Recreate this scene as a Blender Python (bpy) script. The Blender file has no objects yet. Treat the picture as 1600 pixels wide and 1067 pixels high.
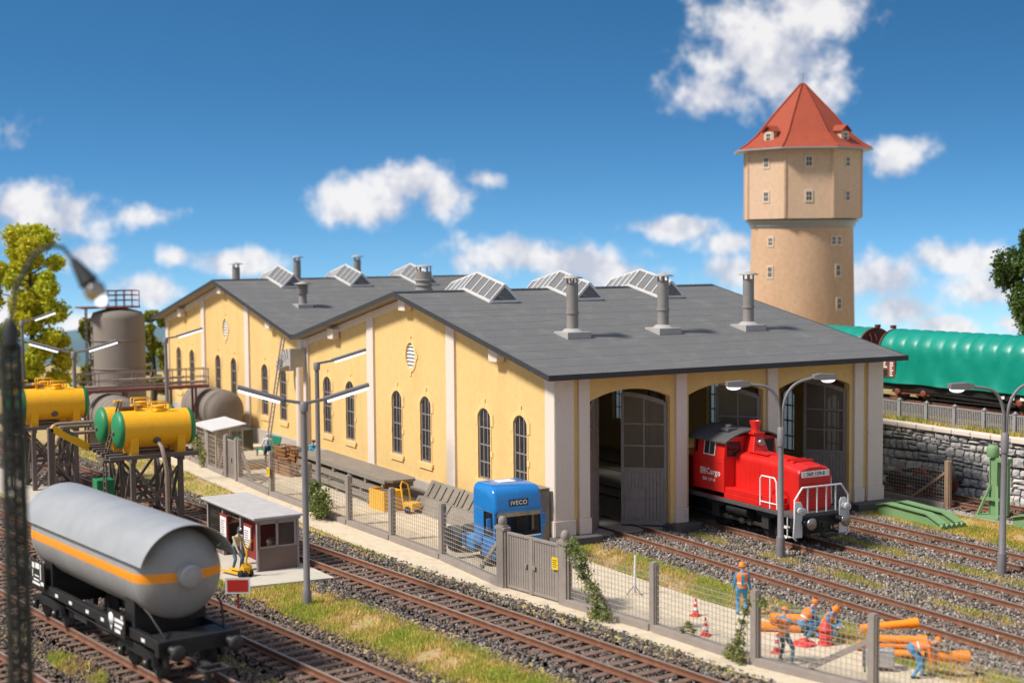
import bpy, math, random
import numpy as np
from mathutils import Vector, Matrix
random.seed(7)
RNG = np.random.default_rng(11)
sc = bpy.context.scene
col = sc.collection
R_ = math.radians
# ------------------------------------------------------------------ camera
cam_d = bpy.data.cameras.new('camera')
cam = bpy.data.objects.new('camera', cam_d)
col.objects.link(cam)
_f = Vector((-0.87601972, 0.47788115, -0.06495424))
_r = Vector((0.47932265, 0.87760425, -0.00778345))
_u = Vector((-0.05328455, 0.03795249, 0.99785789))
M = Matrix.Identity(4)
for i in range(3):
    M[i][0], M[i][1], M[i][2] = _r[i], _u[i], -_f[i]
M[0][3], M[1][3], M[2][3] = 52.0603, -30.3536, 12.0378
cam.matrix_world = M
cam_d.sensor_width = 36.0
cam_d.lens = 51.818
cam_d.clip_start = 0.5
cam_d.clip_end = 3000
cam_d.dof.use_dof = True
cam_d.dof.focus_distance = 61.0
cam_d.dof.aperture_fstop = 0.285
sc.camera = cam
# ------------------------------------------------------------------ sky and sun
SUN_AZ, SUN_EL = math.atan2(-0.99, -0.13), R_(49)      # direction the light comes from
w = bpy.data.worlds.new('World')
sc.world = w
w.use_nodes = True
def nn(nt, t, **kw):
    n = nt.nodes.new(t)
    for k, v in kw.items():
        if k == 'ins':
            for a, b in v.items():
                if hasattr(b, 'is_output') or isinstance(b, bpy.types.NodeSocket):
                    nt.links.new(b, n.inputs[a])
                else:
                    n.inputs[a].default_value = b
        else:
            setattr(n, k, v)
    return n
def build_world():
    nt = w.node_tree
    nt.nodes.clear()
    mt = lambda op, *a: nn(nt, 'ShaderNodeMath', operation=op, ins={i: x for i, x in enumerate(a)}).outputs[0]
    tc = nn(nt, 'ShaderNodeTexCoord').outputs['Generated']
    sp = nn(nt, 'ShaderNodeSeparateXYZ', ins={0: tc})
    X, Y, Z = sp.outputs
    # the backdrop's horizon lies below eye level: lift the direction before the sky lookup
    tl = mt("MAXIMUM", mt("ADD", Z, 0.09), 0.0)
    zl = mt("ADD", mt("MULTIPLY_ADD", mt("MULTIPLY", tl, tl), 6.0, tl), 0.02)
    vec = nn(nt, 'ShaderNodeCombineXYZ', ins={0: X, 1: Y, 2: zl}).outputs[0]
    vec = nn(nt, 'ShaderNodeVectorMath', operation='NORMALIZE', ins={0: vec}).outputs[0]
    sky = nn(nt, 'ShaderNodeTexSky', sky_type='NISHITA', sun_disc=False, sun_elevation=SUN_EL,
             sun_rotation=math.pi / 2 - SUN_AZ, air_density=0.8, dust_density=0.15, ozone_density=4.0)
    nt.links.new(vec, sky.inputs[0])
    hs = nn(nt, 'ShaderNodeHueSaturation', ins={'Saturation': 1.22, 'Value': 0.74, 'Hue': 0.489, 'Color': sky.outputs[0]}).outputs[0]
    # clouds: cumulus puffs given by azimuth and elevation, edges broken by noise
    az = mt('ARCTAN2', Y, X)
    el = mt('ARCSINE', Z)
    ae = nn(nt, 'ShaderNodeCombineXYZ', ins={0: az, 1: el, 2: 0.0}).outputs[0]
    no = nn(nt, 'ShaderNodeTexNoise', noise_dimensions='3D', ins={'Vector': tc, 'Scale': 36.0, 'Detail': 8.0, 'Roughness': 0.62})
    n1 = no.outputs['Fac']
    nb = nn(nt, 'ShaderNodeTexNoise', noise_dimensions='3D', ins={'Vector': tc, 'Scale': 11.0, 'Detail': 3.0, 'Roughness': 0.5}).outputs['Fac']
    field = None
    for (a, e, ra, re, s) in CLOUDS:
        d = nn(nt, 'ShaderNodeVectorMath', operation='MULTIPLY_ADD',
               ins={0: ae, 1: (1 / ra, 1 / re, 0), 2: (-a / ra, -e / re, 0)}).outputs[0]
        q = nn(nt, 'ShaderNodeVectorMath', operation='LENGTH', ins={0: d}).outputs['Value']
        q = mt('MULTIPLY_ADD', q, -s, s)
        field = q if field is None else mt('SMOOTH_MAX', field, q, 0.25)
    # generic unseen cumulus added away from the view, thickened to whiten the fill light
    gen = mt('MULTIPLY_ADD', nb, 3.0, -1.55)
    away = mt('MULTIPLY_ADD', mt('ADD', mt('MULTIPLY', X, -0.876), mt('MULTIPLY', Y, 0.478)), -6.0, 4.4)
    away = mt('MINIMUM', mt('MAXIMUM', away, -3.0), 0.6)
    gen = mt('ADD', gen, away)
    field = mt('MAXIMUM', field, gen)
    dens = mt('ADD', field, mt('MULTIPLY_ADD', n1, 3.4, -1.75))
    mask = nn(nt, 'ShaderNodeMapRange', interpolation_type='SMOOTHSTEP',
              ins={0: dens, 1: -0.02, 2: 1.1, 3: 0.0, 4: 0.93}).outputs[0]
    # thick parts white, thin undersides a little lilac grey
    off = nn(nt, 'ShaderNodeVectorMath', operation='ADD', ins={0: tc, 1: (0.012, 0.02, -0.018)}).outputs[0]
    n2 = nn(nt, 'ShaderNodeTexNoise', noise_dimensions='3D', ins={'Vector': off, 'Scale': 36.0, 'Detail': 5.0, 'Roughness': 0.55}).outputs['Fac']
    shade = mt('MULTIPLY_ADD', mt('SUBTRACT', n1, n2), 3.2, 0.56)
    cr = nn(nt, 'ShaderNodeValToRGB', ins={0: shade})
    cr.color_ramp.elements[0].position = 0.1
    cr.color_ramp.elements[0].color = (2.9, 3.02, 3.5, 1)
    cr.color_ramp.elements[1].position = 0.95
    cr.color_ramp.elements[1].color = (4.8, 4.68, 4.66, 1)
    mix = nn(nt, 'ShaderNodeMix', data_type='RGBA')
    nt.links.new(mask, mix.inputs['Factor'])
    nt.links.new(hs, mix.inputs['A'])
    nt.links.new(cr.outputs[0], mix.inputs['B'])
    bg = nn(nt, 'ShaderNodeBackground', ins={'Strength': SKY_STR})
    nt.links.new(mix.outputs['Result'], bg.inputs[0])
    out = nn(nt, 'ShaderNodeOutputWorld')
    nt.links.new(bg.outputs[0], out.inputs[0])
SKY_STR = 0.142
# cumulus puffs: azimuth, elevation, half width, half height (radians), firmness
CLOUDS = [(2.4664, 0.1261, 0.0681, 0.0486, 1.7), (2.5062, 0.1001, 0.0438, 0.0204, 1.6), (2.4457, 0.15, 0.0511, 0.034, 1.7), (2.4455, 0.0966, 0.034, 0.0243, 1.5),
          (2.3858, 0.0545, 0.0331, 0.0165, 1.6), (2.7385, 0.0281, 0.0462, 0.0204, 2.0), (2.7104, 0.0429, 0.0389, 0.0175, 2.0), (2.6868, 0.0342, 0.0302, 0.0214, 1.8),
          (2.6651, 0.0448, 0.0195, 0.0088, 1.2), (2.9476, 0.0182, 0.0535, 0.0292, 1.6), (2.9669, 0.0285, 0.0389, 0.0195, 1.6), (2.9244, -0.0046, 0.0292, 0.0146, 1.6),
          (2.8854, 0.0222, 0.0253, 0.0097, 1.2), (2.9655, 0.0752, 0.0292, 0.0126, 0.9), (2.8261, -0.0107, 0.0399, 0.0126, 1.6), (2.8655, -0.006, 0.0146, 0.0097, 1.2),
          (2.8824, -0.0269, 0.0292, 0.0146, 1.6), (2.6417, -0.0062, 0.0535, 0.0195, 1.6), (2.5985, -0.0126, 0.0535, 0.0165, 1.6), (2.5725, -0.0206, 0.0438, 0.0117, 1.6),
          (2.5252, 0.0114, 0.0413, 0.0117, 1.6), (2.4954, 0.0013, 0.0292, 0.0126, 1.6), (2.4912, -0.0189, 0.034, 0.0165, 1.6), (2.3994, -0.0256, 0.0438, 0.0224, 1.6),
          (2.387, -0.0424, 0.034, 0.0146, 1.6), (2.3471, -0.0111, 0.0413, 0.0146, 1.6), (2.335, -0.0318, 0.0413, 0.0175, 1.6), (2.3546, -0.0539, 0.0292, 0.0088, 1.6),
          (2.3132, -0.0523, 0.0195, 0.0097, 1.6), (2.9687, -0.0371, 0.0292, 0.0243, 1.6), (2.9258, -0.0588, 0.0243, 0.0195, 1.6), (2.9618, -0.0702, 0.0486, 0.0195, 1.6)]
build_world()
sun_d = bpy.data.lights.new('sun', 'SUN')
sun_d.energy = 3.8
sun_d.angle = R_(9.0)
sun_d.color = (1.0, 0.945, 0.87)
sun = bpy.data.objects.new('sun', sun_d)
col.objects.link(sun)
_s = Vector((math.cos(SUN_EL) * math.cos(SUN_AZ), math.cos(SUN_EL) * math.sin(SUN_AZ), math.sin(SUN_EL)))
sun.rotation_euler = _s.to_track_quat('Z', 'Y').to_euler()
sun.location = _s * 200
vs = sc.view_settings
vs.view_transform = 'Standard'
vs.look = 'None'
vs.exposure = 0.5
vs.gamma = 1.0
vs.use_curve_mapping = False
# ------------------------------------------------------------------ helpers
def tag(o, label=None, cat=None, group=None, kind=None):
    if label: o['label'] = label
    if cat: o['category'] = cat
    if group: o['group'] = group
    if kind: o['kind'] = kind
    return o
def thing(name, label, cat, loc=(0, 0, 0), rz=0.0, group=None):
    o = bpy.data.objects.new(name, None)
    o.empty_display_size = 0.3
    col.objects.link(o)
    o.location = loc
    o.rotation_euler = (0, 0, rz)
    return tag(o, label, cat, group)
def put(name, mesh, parent=None, loc=(0, 0, 0), rot=(0, 0, 0), scale=(1, 1, 1)):
    o = bpy.data.objects.new(name, mesh)
    col.objects.link(o)
    o.location, o.rotation_euler, o.scale = loc, rot, scale
    if parent is not None: o.parent = parent
    return o
def copy_tree(o, parent=None):
    c = o.copy()
    col.objects.link(c)
    if parent is not None: c.parent = parent
    for ch in o.children: copy_tree(ch, c)
    return c
def lin(c):
    """sRGB 0..255 to linear"""
    return tuple((x / 255 / 12.92 if x / 255 <= 0.04045 else ((x / 255 + 0.055) / 1.055) ** 2.4) for x in c)
MATS = {}
def mat(name, rgb, rough=0.6, var=0.12, scale=3.0, bump=0.0, bscale=30.0, metal=0.0, rgb2=None, t=0.5, spec=0.4, streak=0.0, emit=None, estr=0.0, coat=0.0, soft=0.12):
    """principled material: base colour broken up by object-space noise, an optional second colour in patches, fine relief"""
    m = bpy.data.materials.new(name)
    m.use_nodes = True
    nt = m.node_tree
    b = nt.nodes['Principled BSDF']
    b.inputs['Roughness'].default_value = rough
    b.inputs['Metallic'].default_value = metal
    b.inputs['Specular IOR Level'].default_value = spec
    if coat:
        b.inputs['Coat Weight'].default_value = coat
        b.inputs['Coat Roughness'].default_value = 0.12
    tc = nn(nt, 'ShaderNodeTexCoord').outputs['Object']
    if var or rgb2:
        vec = tc
        if streak:
            mp = nn(nt, 'ShaderNodeMapping', ins={'Vector': tc, 'Scale': (1, 1, streak)})
            vec = mp.outputs[0]
        no = nn(nt, 'ShaderNodeTexNoise', ins={'Vector': vec, 'Scale': scale, 'Detail': 5.0, 'Roughness': 0.62}).outputs['Fac']
        a = nn(nt, 'ShaderNodeMapRange', ins={0: no, 1: 0.28, 2: 0.72, 3: 1 - var, 4: 1 + var}).outputs[0]
        src = None
        if rgb2:
            f = nn(nt, 'ShaderNodeMapRange', interpolation_type='SMOOTHSTEP', ins={0: no, 1: t - soft, 2: t + soft}).outputs[0]
            mx = nn(nt, 'ShaderNodeMix', data_type='RGBA')
            nt.links.new(f, mx.inputs['Factor'])
            mx.inputs['A'].default_value = (*rgb, 1)
            mx.inputs['B'].default_value = (*rgb2, 1)
            src = mx.outputs['Result']
            n3 = nn(nt, 'ShaderNodeTexNoise', ins={'Vector': tc, 'Scale': scale * 7.3, 'Detail': 4.0, 'Roughness': 0.6}).outputs['Fac']
            a = nn(nt, 'ShaderNodeMapRange', ins={0: n3, 1: 0.28, 2: 0.72, 3: 1 - var, 4: 1 + var}).outputs[0]
        vm = nn(nt, 'ShaderNodeVectorMath', operation='SCALE', ins={'Scale': a})
        if src is not None: nt.links.new(src, vm.inputs[0])
        else: vm.inputs[0].default_value = rgb
        nt.links.new(vm.outputs[0], b.inputs['Base Color'])
        r = nn(nt, 'ShaderNodeMapRange', ins={0: no, 1: 0.3, 2: 0.7, 3: max(0.03, rough - 0.08), 4: min(1, rough + 0.08)}).outputs[0]
        nt.links.new(r, b.inputs['Roughness'])
    else:
        b.inputs['Base Color'].default_value = (*rgb, 1)
    if bump:
        n2 = nn(nt, 'ShaderNodeTexNoise', ins={'Vector': tc, 'Scale': bscale, 'Detail': 3.0, 'Roughness': 0.6}).outputs['Fac']
        bp = nn(nt, 'ShaderNodeBump', ins={'Strength': bump, 'Distance': 0.03, 'Height': n2})
        nt.links.new(bp.outputs[0], b.inputs['Normal'])
    if emit:
        b.inputs['Emission Color'].default_value = (*emit, 1)
        b.inputs['Emission Strength'].default_value = estr
    MATS[name] = m
    return m
def glass(name, tint, opac=0.25, rough=0.05):
    m = bpy.data.materials.new(name)
    m.use_nodes = True
    nt = m.node_tree
    nt.nodes.clear()
    tr = nn(nt, 'ShaderNodeBsdfTransparent', ins={0: (*tint, 1)})
    gl = nn(nt, 'ShaderNodeBsdfPrincipled', ins={'Base Color': (0.06, 0.06, 0.062, 1), 'Roughness': rough})
    lw = nn(nt, 'ShaderNodeLayerWeight', ins={0: 0.35}).outputs['Fresnel']
    fac = nn(nt, 'ShaderNodeMath', operation='MULTIPLY_ADD', use_clamp=True, ins={0: lw, 1: 0.45, 2: opac}).outputs[0]
    mx = nn(nt, 'ShaderNodeMixShader', ins={0: fac})
    nt.links.new(tr.outputs[0], mx.inputs[1])
    nt.links.new(gl.outputs[0], mx.inputs[2])
    nt.links.new(mx.outputs[0], nn(nt, 'ShaderNodeOutputMaterial').inputs[0])
    MATS[name] = m
    return m
class MB:
    """collects simple shapes into one mesh"""
    def __init__(s):
        s.v, s.f, s.sm, s.mi = [], [], [], []
    def add(s, vs, fs, smooth=False, m=0):
        o = len(s.v)
        s.v += [tuple(p) for p in vs]
        for f in fs:
            s.f.append([i + o for i in f])
            s.sm.append(smooth)
            s.mi.append(m)
        return s
    def box(s, x0, x1, y0, y1, z0, z1, m=0):
        v = [(x, y, z) for z in (z0, z1) for y in (y0, y1) for x in (x0, x1)]
        return s.add(v, [(0, 2, 3, 1), (4, 5, 7, 6), (0, 1, 5, 4), (2, 6, 7, 3), (0, 4, 6, 2), (1, 3, 7, 5)], m=m)
    def bar(s, p, q, w, h=None, m=0, up=(0, 0, 1)):
        p, q = Vector(p), Vector(q)
        h = w if h is None else h
        d = (q - p).normalized()
        u = Vector(up)
        if abs(d.dot(u)) > 0.98: u = Vector((1, 0, 0))
        a = d.cross(u).normalized() * (w / 2)
        b = a.cross(d).normalized() * (h / 2)
        v = [c + i * a + j * b for c in (p, q) for j in (-1, 1) for i in (-1, 1)]
        return s.add(v, [(0, 2, 3, 1), (4, 5, 7, 6), (0, 1, 5, 4), (2, 6, 7, 3), (0, 4, 6, 2), (1, 3, 7, 5)], m=m)
    def tube(s, pts, r, n=8, m=0, cap=True):
        """round bar through points; r one radius or one per point"""
        pts = [Vector(p) for p in pts]
        rs = r if isinstance(r, (list, tuple)) else [r] * len(pts)
        v, f = [], []
        pu = None
        for i, p in enumerate(pts):
            if i == 0: d = pts[1] - pts[0]
            elif i == len(pts) - 1: d = pts[-1] - pts[-2]
            else: d = (pts[i + 1] - p).normalized() + (p - pts[i - 1]).normalized()
            d = d.normalized()
            if pu is None:
                u = Vector((0, 0, 1)) if abs(d.z) < 0.9 else Vector((1, 0, 0))
            else: u = pu
            a = d.cross(u).normalized()
            b = a.cross(d).normalized()
            pu = b
            for k in range(n):
                t = 2 * math.pi * k / n
                v.append(p + (a * math.cos(t) + b * math.sin(t)) * rs[i])
        for i in range(len(pts) - 1):
            for k in range(n):
                k2 = (k + 1) % n
                f.append((i * n + k, i * n + k2, (i + 1) * n + k2, (i + 1) * n + k))
        s.add(v, f, True, m)
        if cap:
            s.add(v[:n], [tuple(range(n))[::-1]], False, m)
            s.add(v[-n:], [tuple(range(n))], False, m)
        return s
    def lathe(s, prof, n=20, o=(0, 0, 0), ax=(0, 0, 1), m=0, smooth=True, a0=0.0, a1=2 * math.pi, phase=0.0):
        """profile of (radius, height) turned about an axis"""
        o, ax = Vector(o), Vector(ax).normalized()
        u = Vector((1, 0, 0)) if abs(ax.x) < 0.9 else Vector((0, 1, 0))
        a = ax.cross(u).normalized()
        b = ax.cross(a).normalized()
        full = abs(a1 - a0 - 2 * math.pi) < 1e-6
        cnt = n if full else n + 1
        v, f = [], []
        for (r, z) in prof:
            for k in range(cnt):
                t = a0 + (a1 - a0) * k / n + phase
                v.append(o + ax * z + (a * math.cos(t) + b * math.sin(t)) * r)
        for i in range(len(prof) - 1):
            for k in range(n):
                k2 = (k + 1) % cnt
                f.append((i * cnt + k, i * cnt + k2, (i + 1) * cnt + k2, (i + 1) * cnt + k))
        s.add(v, f, smooth, m)
        if full:
            if prof[0][0] > 1e-4: s.add(v[:cnt], [tuple(range(cnt))[::-1]], False, m)
            if prof[-1][0] > 1e-4: s.add(v[-cnt:], [tuple(range(cnt))], False, m)
        return s
    def prism(s, poly, plane, t0, t1, m=0, smooth=False):
        """polygon in a plane ('xy','xz','yz') pushed between t0 and t1 along the third axis"""
        def P(a, b, t):
            return {'xy': (a, b, t), 'xz': (a, t, b), 'yz': (t, a, b)}[plane]
        n = len(poly)
        v = [P(a, b, t0) for a, b in poly] + [P(a, b, t1) for a, b in poly]
        s.add(v, [tuple(range(n))[::-1], tuple(range(n, 2 * n))], False, m)
        s.add(v, [(i, (i + 1) % n, n + (i + 1) % n, n + i) for i in range(n)], smooth, m)
        return s
    def sphere(s, c, r, n=12, k=8, m=0, sc=(1, 1, 1)):
        c = Vector(c)
        v, f = [], []
        for i in range(k + 1):
            p = math.pi * i / k
            for j in range(n):
                t = 2 * math.pi * j / n
                v.append(c + Vector((r * sc[0] * math.sin(p) * math.cos(t), r * sc[1] * math.sin(p) * math.sin(t), r * sc[2] * math.cos(p))))
        for i in range(k):
            for j in range(n):
                j2 = (j + 1) % n
                f.append((i * n + j, (i + 1) * n + j, (i + 1) * n + j2, i * n + j2))
        return s.add(v, f, True, m)
    def mesh(s, name, mats):
        me = bpy.data.meshes.new(name)
        me.from_pydata(s.v, [], s.f)
        me.polygons.foreach_set('use_smooth', s.sm)
        me.polygons.foreach_set('material_index', s.mi)
        for m in (mats if isinstance(mats, (list, tuple)) else [mats]):
            me.materials.append(MATS[m] if isinstance(m, str) else m)
        me.update()
        return me
    def build(s, name, mats, parent=None, bevel=0.0, loc=(0, 0, 0), rot=(0, 0, 0), seg=2):
        o = put(name, s.mesh(name, mats), parent, loc, rot)
        if bevel:
            b = o.modifiers.new('bevel', 'BEVEL')
            b.width, b.segments, b.limit_method, b.angle_limit = bevel, seg, 'ANGLE', R_(40)
            b.harden_normals = False
        return o
def npmesh(name, v, f3, mats, cols=None, smooth=False):
    """fast mesh from numpy arrays; f3 is (n,3) or (n,4)"""
    me = bpy.data.meshes.new(name)
    k = f3.shape[1]
    me.vertices.add(len(v))
    me.vertices.foreach_set('co', np.ascontiguousarray(v, dtype=np.float32).ravel())
    me.loops.add(f3.size)
    me.loops.foreach_set('vertex_index', np.ascontiguousarray(f3, dtype=np.int32).ravel())
    me.polygons.add(len(f3))
    me.polygons.foreach_set('loop_start', np.arange(0, f3.size, k, dtype=np.int32))
    me.polygons.foreach_set('loop_total', np.full(len(f3), k, dtype=np.int32))
    if smooth: me.polygons.foreach_set('use_smooth', np.ones(len(f3), dtype=bool))
    if cols is not None:
        a = me.color_attributes.new('tint', 'FLOAT_COLOR', 'POINT')
        a.data.foreach_set('color', np.ascontiguousarray(np.c_[cols, np.ones(len(cols))], dtype=np.float32).ravel())
    for m in (mats if isinstance(mats, (list, tuple)) else [mats]):
        me.materials.append(MATS[m])
    me.update(calc_edges=True)
    return me
def tintmat(name, rough=0.8, trans=0.0, spec=0.3):
    """material whose own colour comes from the mesh's per-piece colour"""
    m = bpy.data.materials.new(name)
    m.use_nodes = True
    nt = m.node_tree
    b = nt.nodes['Principled BSDF']
    b.inputs['Roughness'].default_value = rough
    b.inputs['Specular IOR Level'].default_value = spec
    a = nn(nt, 'ShaderNodeAttribute', attribute_name='tint')
    nt.links.new(a.outputs['Color'], b.inputs['Base Color'])
    if trans:
        tr = nn(nt, 'ShaderNodeBsdfTranslucent')
        nt.links.new(a.outputs['Color'], tr.inputs[0])
        mx = nn(nt, 'ShaderNodeMixShader', ins={0: trans})
        nt.links.new(b.outputs[0], mx.inputs[1])
        nt.links.new(tr.outputs[0], mx.inputs[2])
        nt.links.new(mx.outputs[0], nt.nodes['Material Output'].inputs[0])
    MATS[name] = m
    return m
_fonts = {}
def text(name, s, size, m, parent, loc, rot, depth=0.004, bold=0.0, align='CENTER', xs=1.0):
    """lettering as a mesh"""
    cu = bpy.data.curves.new(name, 'FONT')
    cu.body, cu.size, cu.extrude, cu.offset = s, size, depth, bold
    cu.align_x, cu.align_y = align, 'CENTER'
    cu.space_character = 1.12
    t = bpy.data.objects.new(name, cu)
    col.objects.link(t)
    me = bpy.data.meshes.new_from_object(t.evaluated_get(bpy.context.evaluated_depsgraph_get()))
    bpy.data.objects.remove(t)
    me.materials.clear()
    me.materials.append(MATS[m])
    return put(name, me, parent, loc, rot, (xs, 1, 1))
def arc(cx, cz, r, a0, a1, n):
    return [(cx + r * math.cos(R_(a0 + (a1 - a0) * i / n)), cz + r * math.sin(R_(a0 + (a1 - a0) * i / n))) for i in range(n + 1)]
def bez(p, q, r, n=8):
    p, q, r = Vector(p), Vector(q), Vector(r)
    return [p * (1 - t) ** 2 + q * 2 * t * (1 - t) + r * t * t for t in [i / n for i in range(n + 1)]]
# ------------------------------------------------------------------ materials
mat('wall_yellow', (0.72, 0.49, 0.195), 0.85, 0.06, 0.55, 0.35, 30, rgb2=(0.67, 0.445, 0.17), t=0.58, soft=0.16, streak=0.35)
mat('wall_trim', (0.79, 0.53, 0.22), 0.8, 0.04, 2.0, 0.1, 40)
mat('pilaster', (0.70, 0.595, 0.51), 0.85, 0.06, 1.5, 0.15, 30, rgb2=(0.60, 0.505, 0.43), t=0.66, soft=0.1)
mat('plinth', (0.40, 0.36, 0.32), 0.9, 0.08, 1.2, 0.2, 25)
mat('roof_felt', (0.132, 0.13, 0.127), 0.85, 0.10, 1.1, 0.6, 45, rgb2=(0.162, 0.16, 0.155), t=0.6)
mat('fascia', (0.035, 0.035, 0.037), 0.6, 0.2, 3)
mat('soffit', (0.30, 0.26, 0.21), 0.85, 0.15, 1.5, 0.2, 20)
mat('frame_grey', (0.235, 0.205, 0.20), 0.7, 0.1, 5)
mat('door_grey', (0.235, 0.20, 0.18), 0.75, 0.18, 4, 0.2, 30)
mat('sky_white', (0.62, 0.60, 0.575), 0.6, 0.08, 4)
mat('stack_grey', (0.235, 0.215, 0.20), 0.7, 0.18, 2.5, streak=0.3)
mat('stack_cap', (0.37, 0.345, 0.325), 0.6, 0.1, 4)
mat('concrete', (0.33, 0.30, 0.265), 0.9, 0.12, 1.2, 0.3, 18)
mat('concrete_light', (0.50, 0.45, 0.375), 0.9, 0.1, 0.8, 0.2, 22)
mat('block_dark', (0.10, 0.095, 0.09), 0.9, 0.2, 2, 0.3, 20)
mat('floor_in', (0.30, 0.27, 0.235), 0.9, 0.2, 0.8)
glass('glass_win', (0.82, 0.83, 0.83), 0.05)
glass('glass_door', (0.62, 0.58, 0.52), 0.28, 0.2)
MATS['glass_door'].node_tree.nodes['Principled BSDF'].inputs['Base Color'].default_value = (0.30, 0.25, 0.19, 1)
def frosted():
    m = bpy.data.materials.new('glass_frost')
    m.use_nodes = True
    nt = m.node_tree
    b = nt.nodes['Principled BSDF']
    b.inputs['Base Color'].default_value = (0.8, 0.82, 0.82, 1)
    b.inputs['Roughness'].default_value = 0.3
    t_ = nn(nt, 'ShaderNodeBsdfTranslucent', ins={0: (0.92, 0.94, 0.95, 1)})
    mx = nn(nt, 'ShaderNodeMixShader', ins={0: 0.85})
    nt.links.new(b.outputs[0], mx.inputs[1])
    nt.links.new(t_.outputs[0], mx.inputs[2])
    nt.links.new(mx.outputs[0], nt.nodes['Material Output'].inputs[0])
    MATS['glass_frost'] = m
frosted()
glass('glass_sky', (0.80, 0.82, 0.84), 0.32, 0.3)
MATS['glass_sky'].node_tree.nodes['Principled BSDF'].inputs['Base Color'].default_value = (0.30, 0.29, 0.28, 1)
glass('glass_clear', (0.82, 0.80, 0.78), 0.06)
mat('rail_rust', (0.18, 0.078, 0.045), 0.6, 0.28, 3, 0.2, 20, rgb2=(0.24, 0.115, 0.065), t=0.6)
mat('rail_dark', (0.06, 0.045, 0.038), 0.5, 0.2, 3)
mat('rail_top', (0.42, 0.33, 0.27), 0.35, 0.15, 6, metal=0.4)
mat('sleeper', (0.175, 0.108, 0.08), 0.9, 0.25, 4, 0.5, 25)
mat('ballast_bed', (0.10, 0.083, 0.072), 0.95, 0.35, 9, 0.8, 14)
tintmat('ballast_stone', 0.85)
tintmat('grass_blade', 0.75, 0.25)
tintmat('leaf', 0.65, 0.3)
tintmat('stone_tint', 0.9, 0.0, 0.2)
mat('soil', (0.46, 0.305, 0.165), 0.95, 0.25, 1.1, 0.6, 18, rgb2=(0.37, 0.32, 0.10), t=0.5)
mat('terrace_soil', (0.36, 0.25, 0.09), 0.95, 0.25, 1.5, 0.6, 18, rgb2=(0.22, 0.19, 0.05), t=0.55)
mat('yard_pave', (0.62, 0.52, 0.38), 0.9, 0.12, 2.2, 0.45, 45, rgb2=(0.54, 0.445, 0.31), t=0.55)
mat('black_iron', (0.016, 0.016, 0.017), 0.5, 0.3, 6)
mat('dark_iron', (0.035, 0.034, 0.034), 0.55, 0.3, 6)
mat('white_paint', (0.72, 0.71, 0.69), 0.5, 0.06, 5)
mat('letter_white', (0.75, 0.74, 0.72), 0.6, 0.0)
mat('letter_black', (0.02, 0.02, 0.02), 0.6, 0.0)
mat('fence_grey', (0.265, 0.225, 0.195), 0.8, 0.12, 3, 0.15, 25)
mat('wire', (0.36, 0.31, 0.26), 0.7, 0.1, 3)
mat('lamp_grey', (0.18, 0.165, 0.165), 0.5, 0.08, 3)
mat('lamp_glow', (0.9, 0.9, 0.9), 0.5, 0.0, emit=(0.93, 0.95, 1.0), estr=0.85)
G = -0.4                                             # level of the ground outside
RT = -0.1                                            # level of the rail heads
# ------------------------------------------------------------------ ground
def sheet(name, poly, z, m, kind='structure', th=0.0, cuts=None):
    mb = MB()
    n = len(poly)
    if th: mb.prism(poly, 'xy', z - th, z)
    else: mb.add([(x, y, z) for x, y in poly], [tuple(range(n))])
    return tag(mb.build(name, m), kind=kind)
# the base board: it ends a good way behind the buildings, where the painted hills begin
sheet('ground', [(300, -300), (300, 22.8), (-75, 22.8), (-118, -3), (-112, -300)], G, 'soil')
def strip_y(x): return np.interp(x, [-60, -23.6, -9.6, -0.5, 5.6, 12.4, 17, 40], [-7.6, -7.3, -7.2, -6.9, -6.15, -5.1, -4.7, -1.6])
def fence_y(x): return np.interp(x, [-60, -23.4, -18, -8.7, -4.6, 0, 5.3, 8.8, 13.2, 17.9, 21.7, 40], [-5.8, -5.8, -5.85, -5.52, -5.3, -5.15, -5.25, -4.7, -4.02, -3.6, -2.6, 2.0])
xs = list(np.linspace(-58, 40, 40))
sheet('yard_paving', [(x, float(strip_y(x))) for x in xs] + [(40, 3.0), (23.0, 0.6), (21.4, 0.1), (17.7, 0.24), (12.5, -0.08), (10.7, -0.27), (4.1, -0.34), (0.6, -0.1), (0.0, 0.05), (-58, 0.05)], G + 0.04, 'yard_pave')
sheet('tank_yard_paving', [(-60, -22.0), (-11, -15.6), (-10.5, -13.3), (-16, -13.6), (-60, -19.0)], G + 0.03, 'concrete_light')
sheet('jack_track_paving', [(-4, 19.0), (14, 19.9), (14, 20.6), (-4, 19.9)], G + 0.03, 'concrete')
# ------------------------------------------------------------------ engine shed
shed = thing('engine_shed', 'long pale yellow two gabled engine shed with grey felt roof and three open track doors', 'building')
def strips(mb, cols, base, top, t0, t1, plane):
    """wall between t0 and t1 from columns (a0, a1, openings); an opening is (lower edge points, upper edge points)"""
    for a0, a1, ops in cols:
        low = [(a0, base), (a1, base)]
        for lo, hi in ops:
            mb.prism(low + [p for p in reversed(lo)], plane, t0, t1)
            low = list(hi)
        br = [a1, a0]
        mid = [(x, top(x)) for x in TOPBREAK if min(a0, a1) < x < max(a0, a1)]
        mid.sort(key=lambda p: -p[0] if a1 > a0 else p[0])
        mb.prism(low + [(a1, top(a1))] + mid + [(a0, top(a0))], plane, t0, t1)
TOPBREAK = [-14.34, -43.9]
K = 0.198
def under(x):
    return (9.60 - K * abs(x + 14.34)) if x > -29.2 else (9.70 - K * abs(x + 43.9))
WZ0, WZS, WZT = 1.52, 4.42, 4.76
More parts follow.
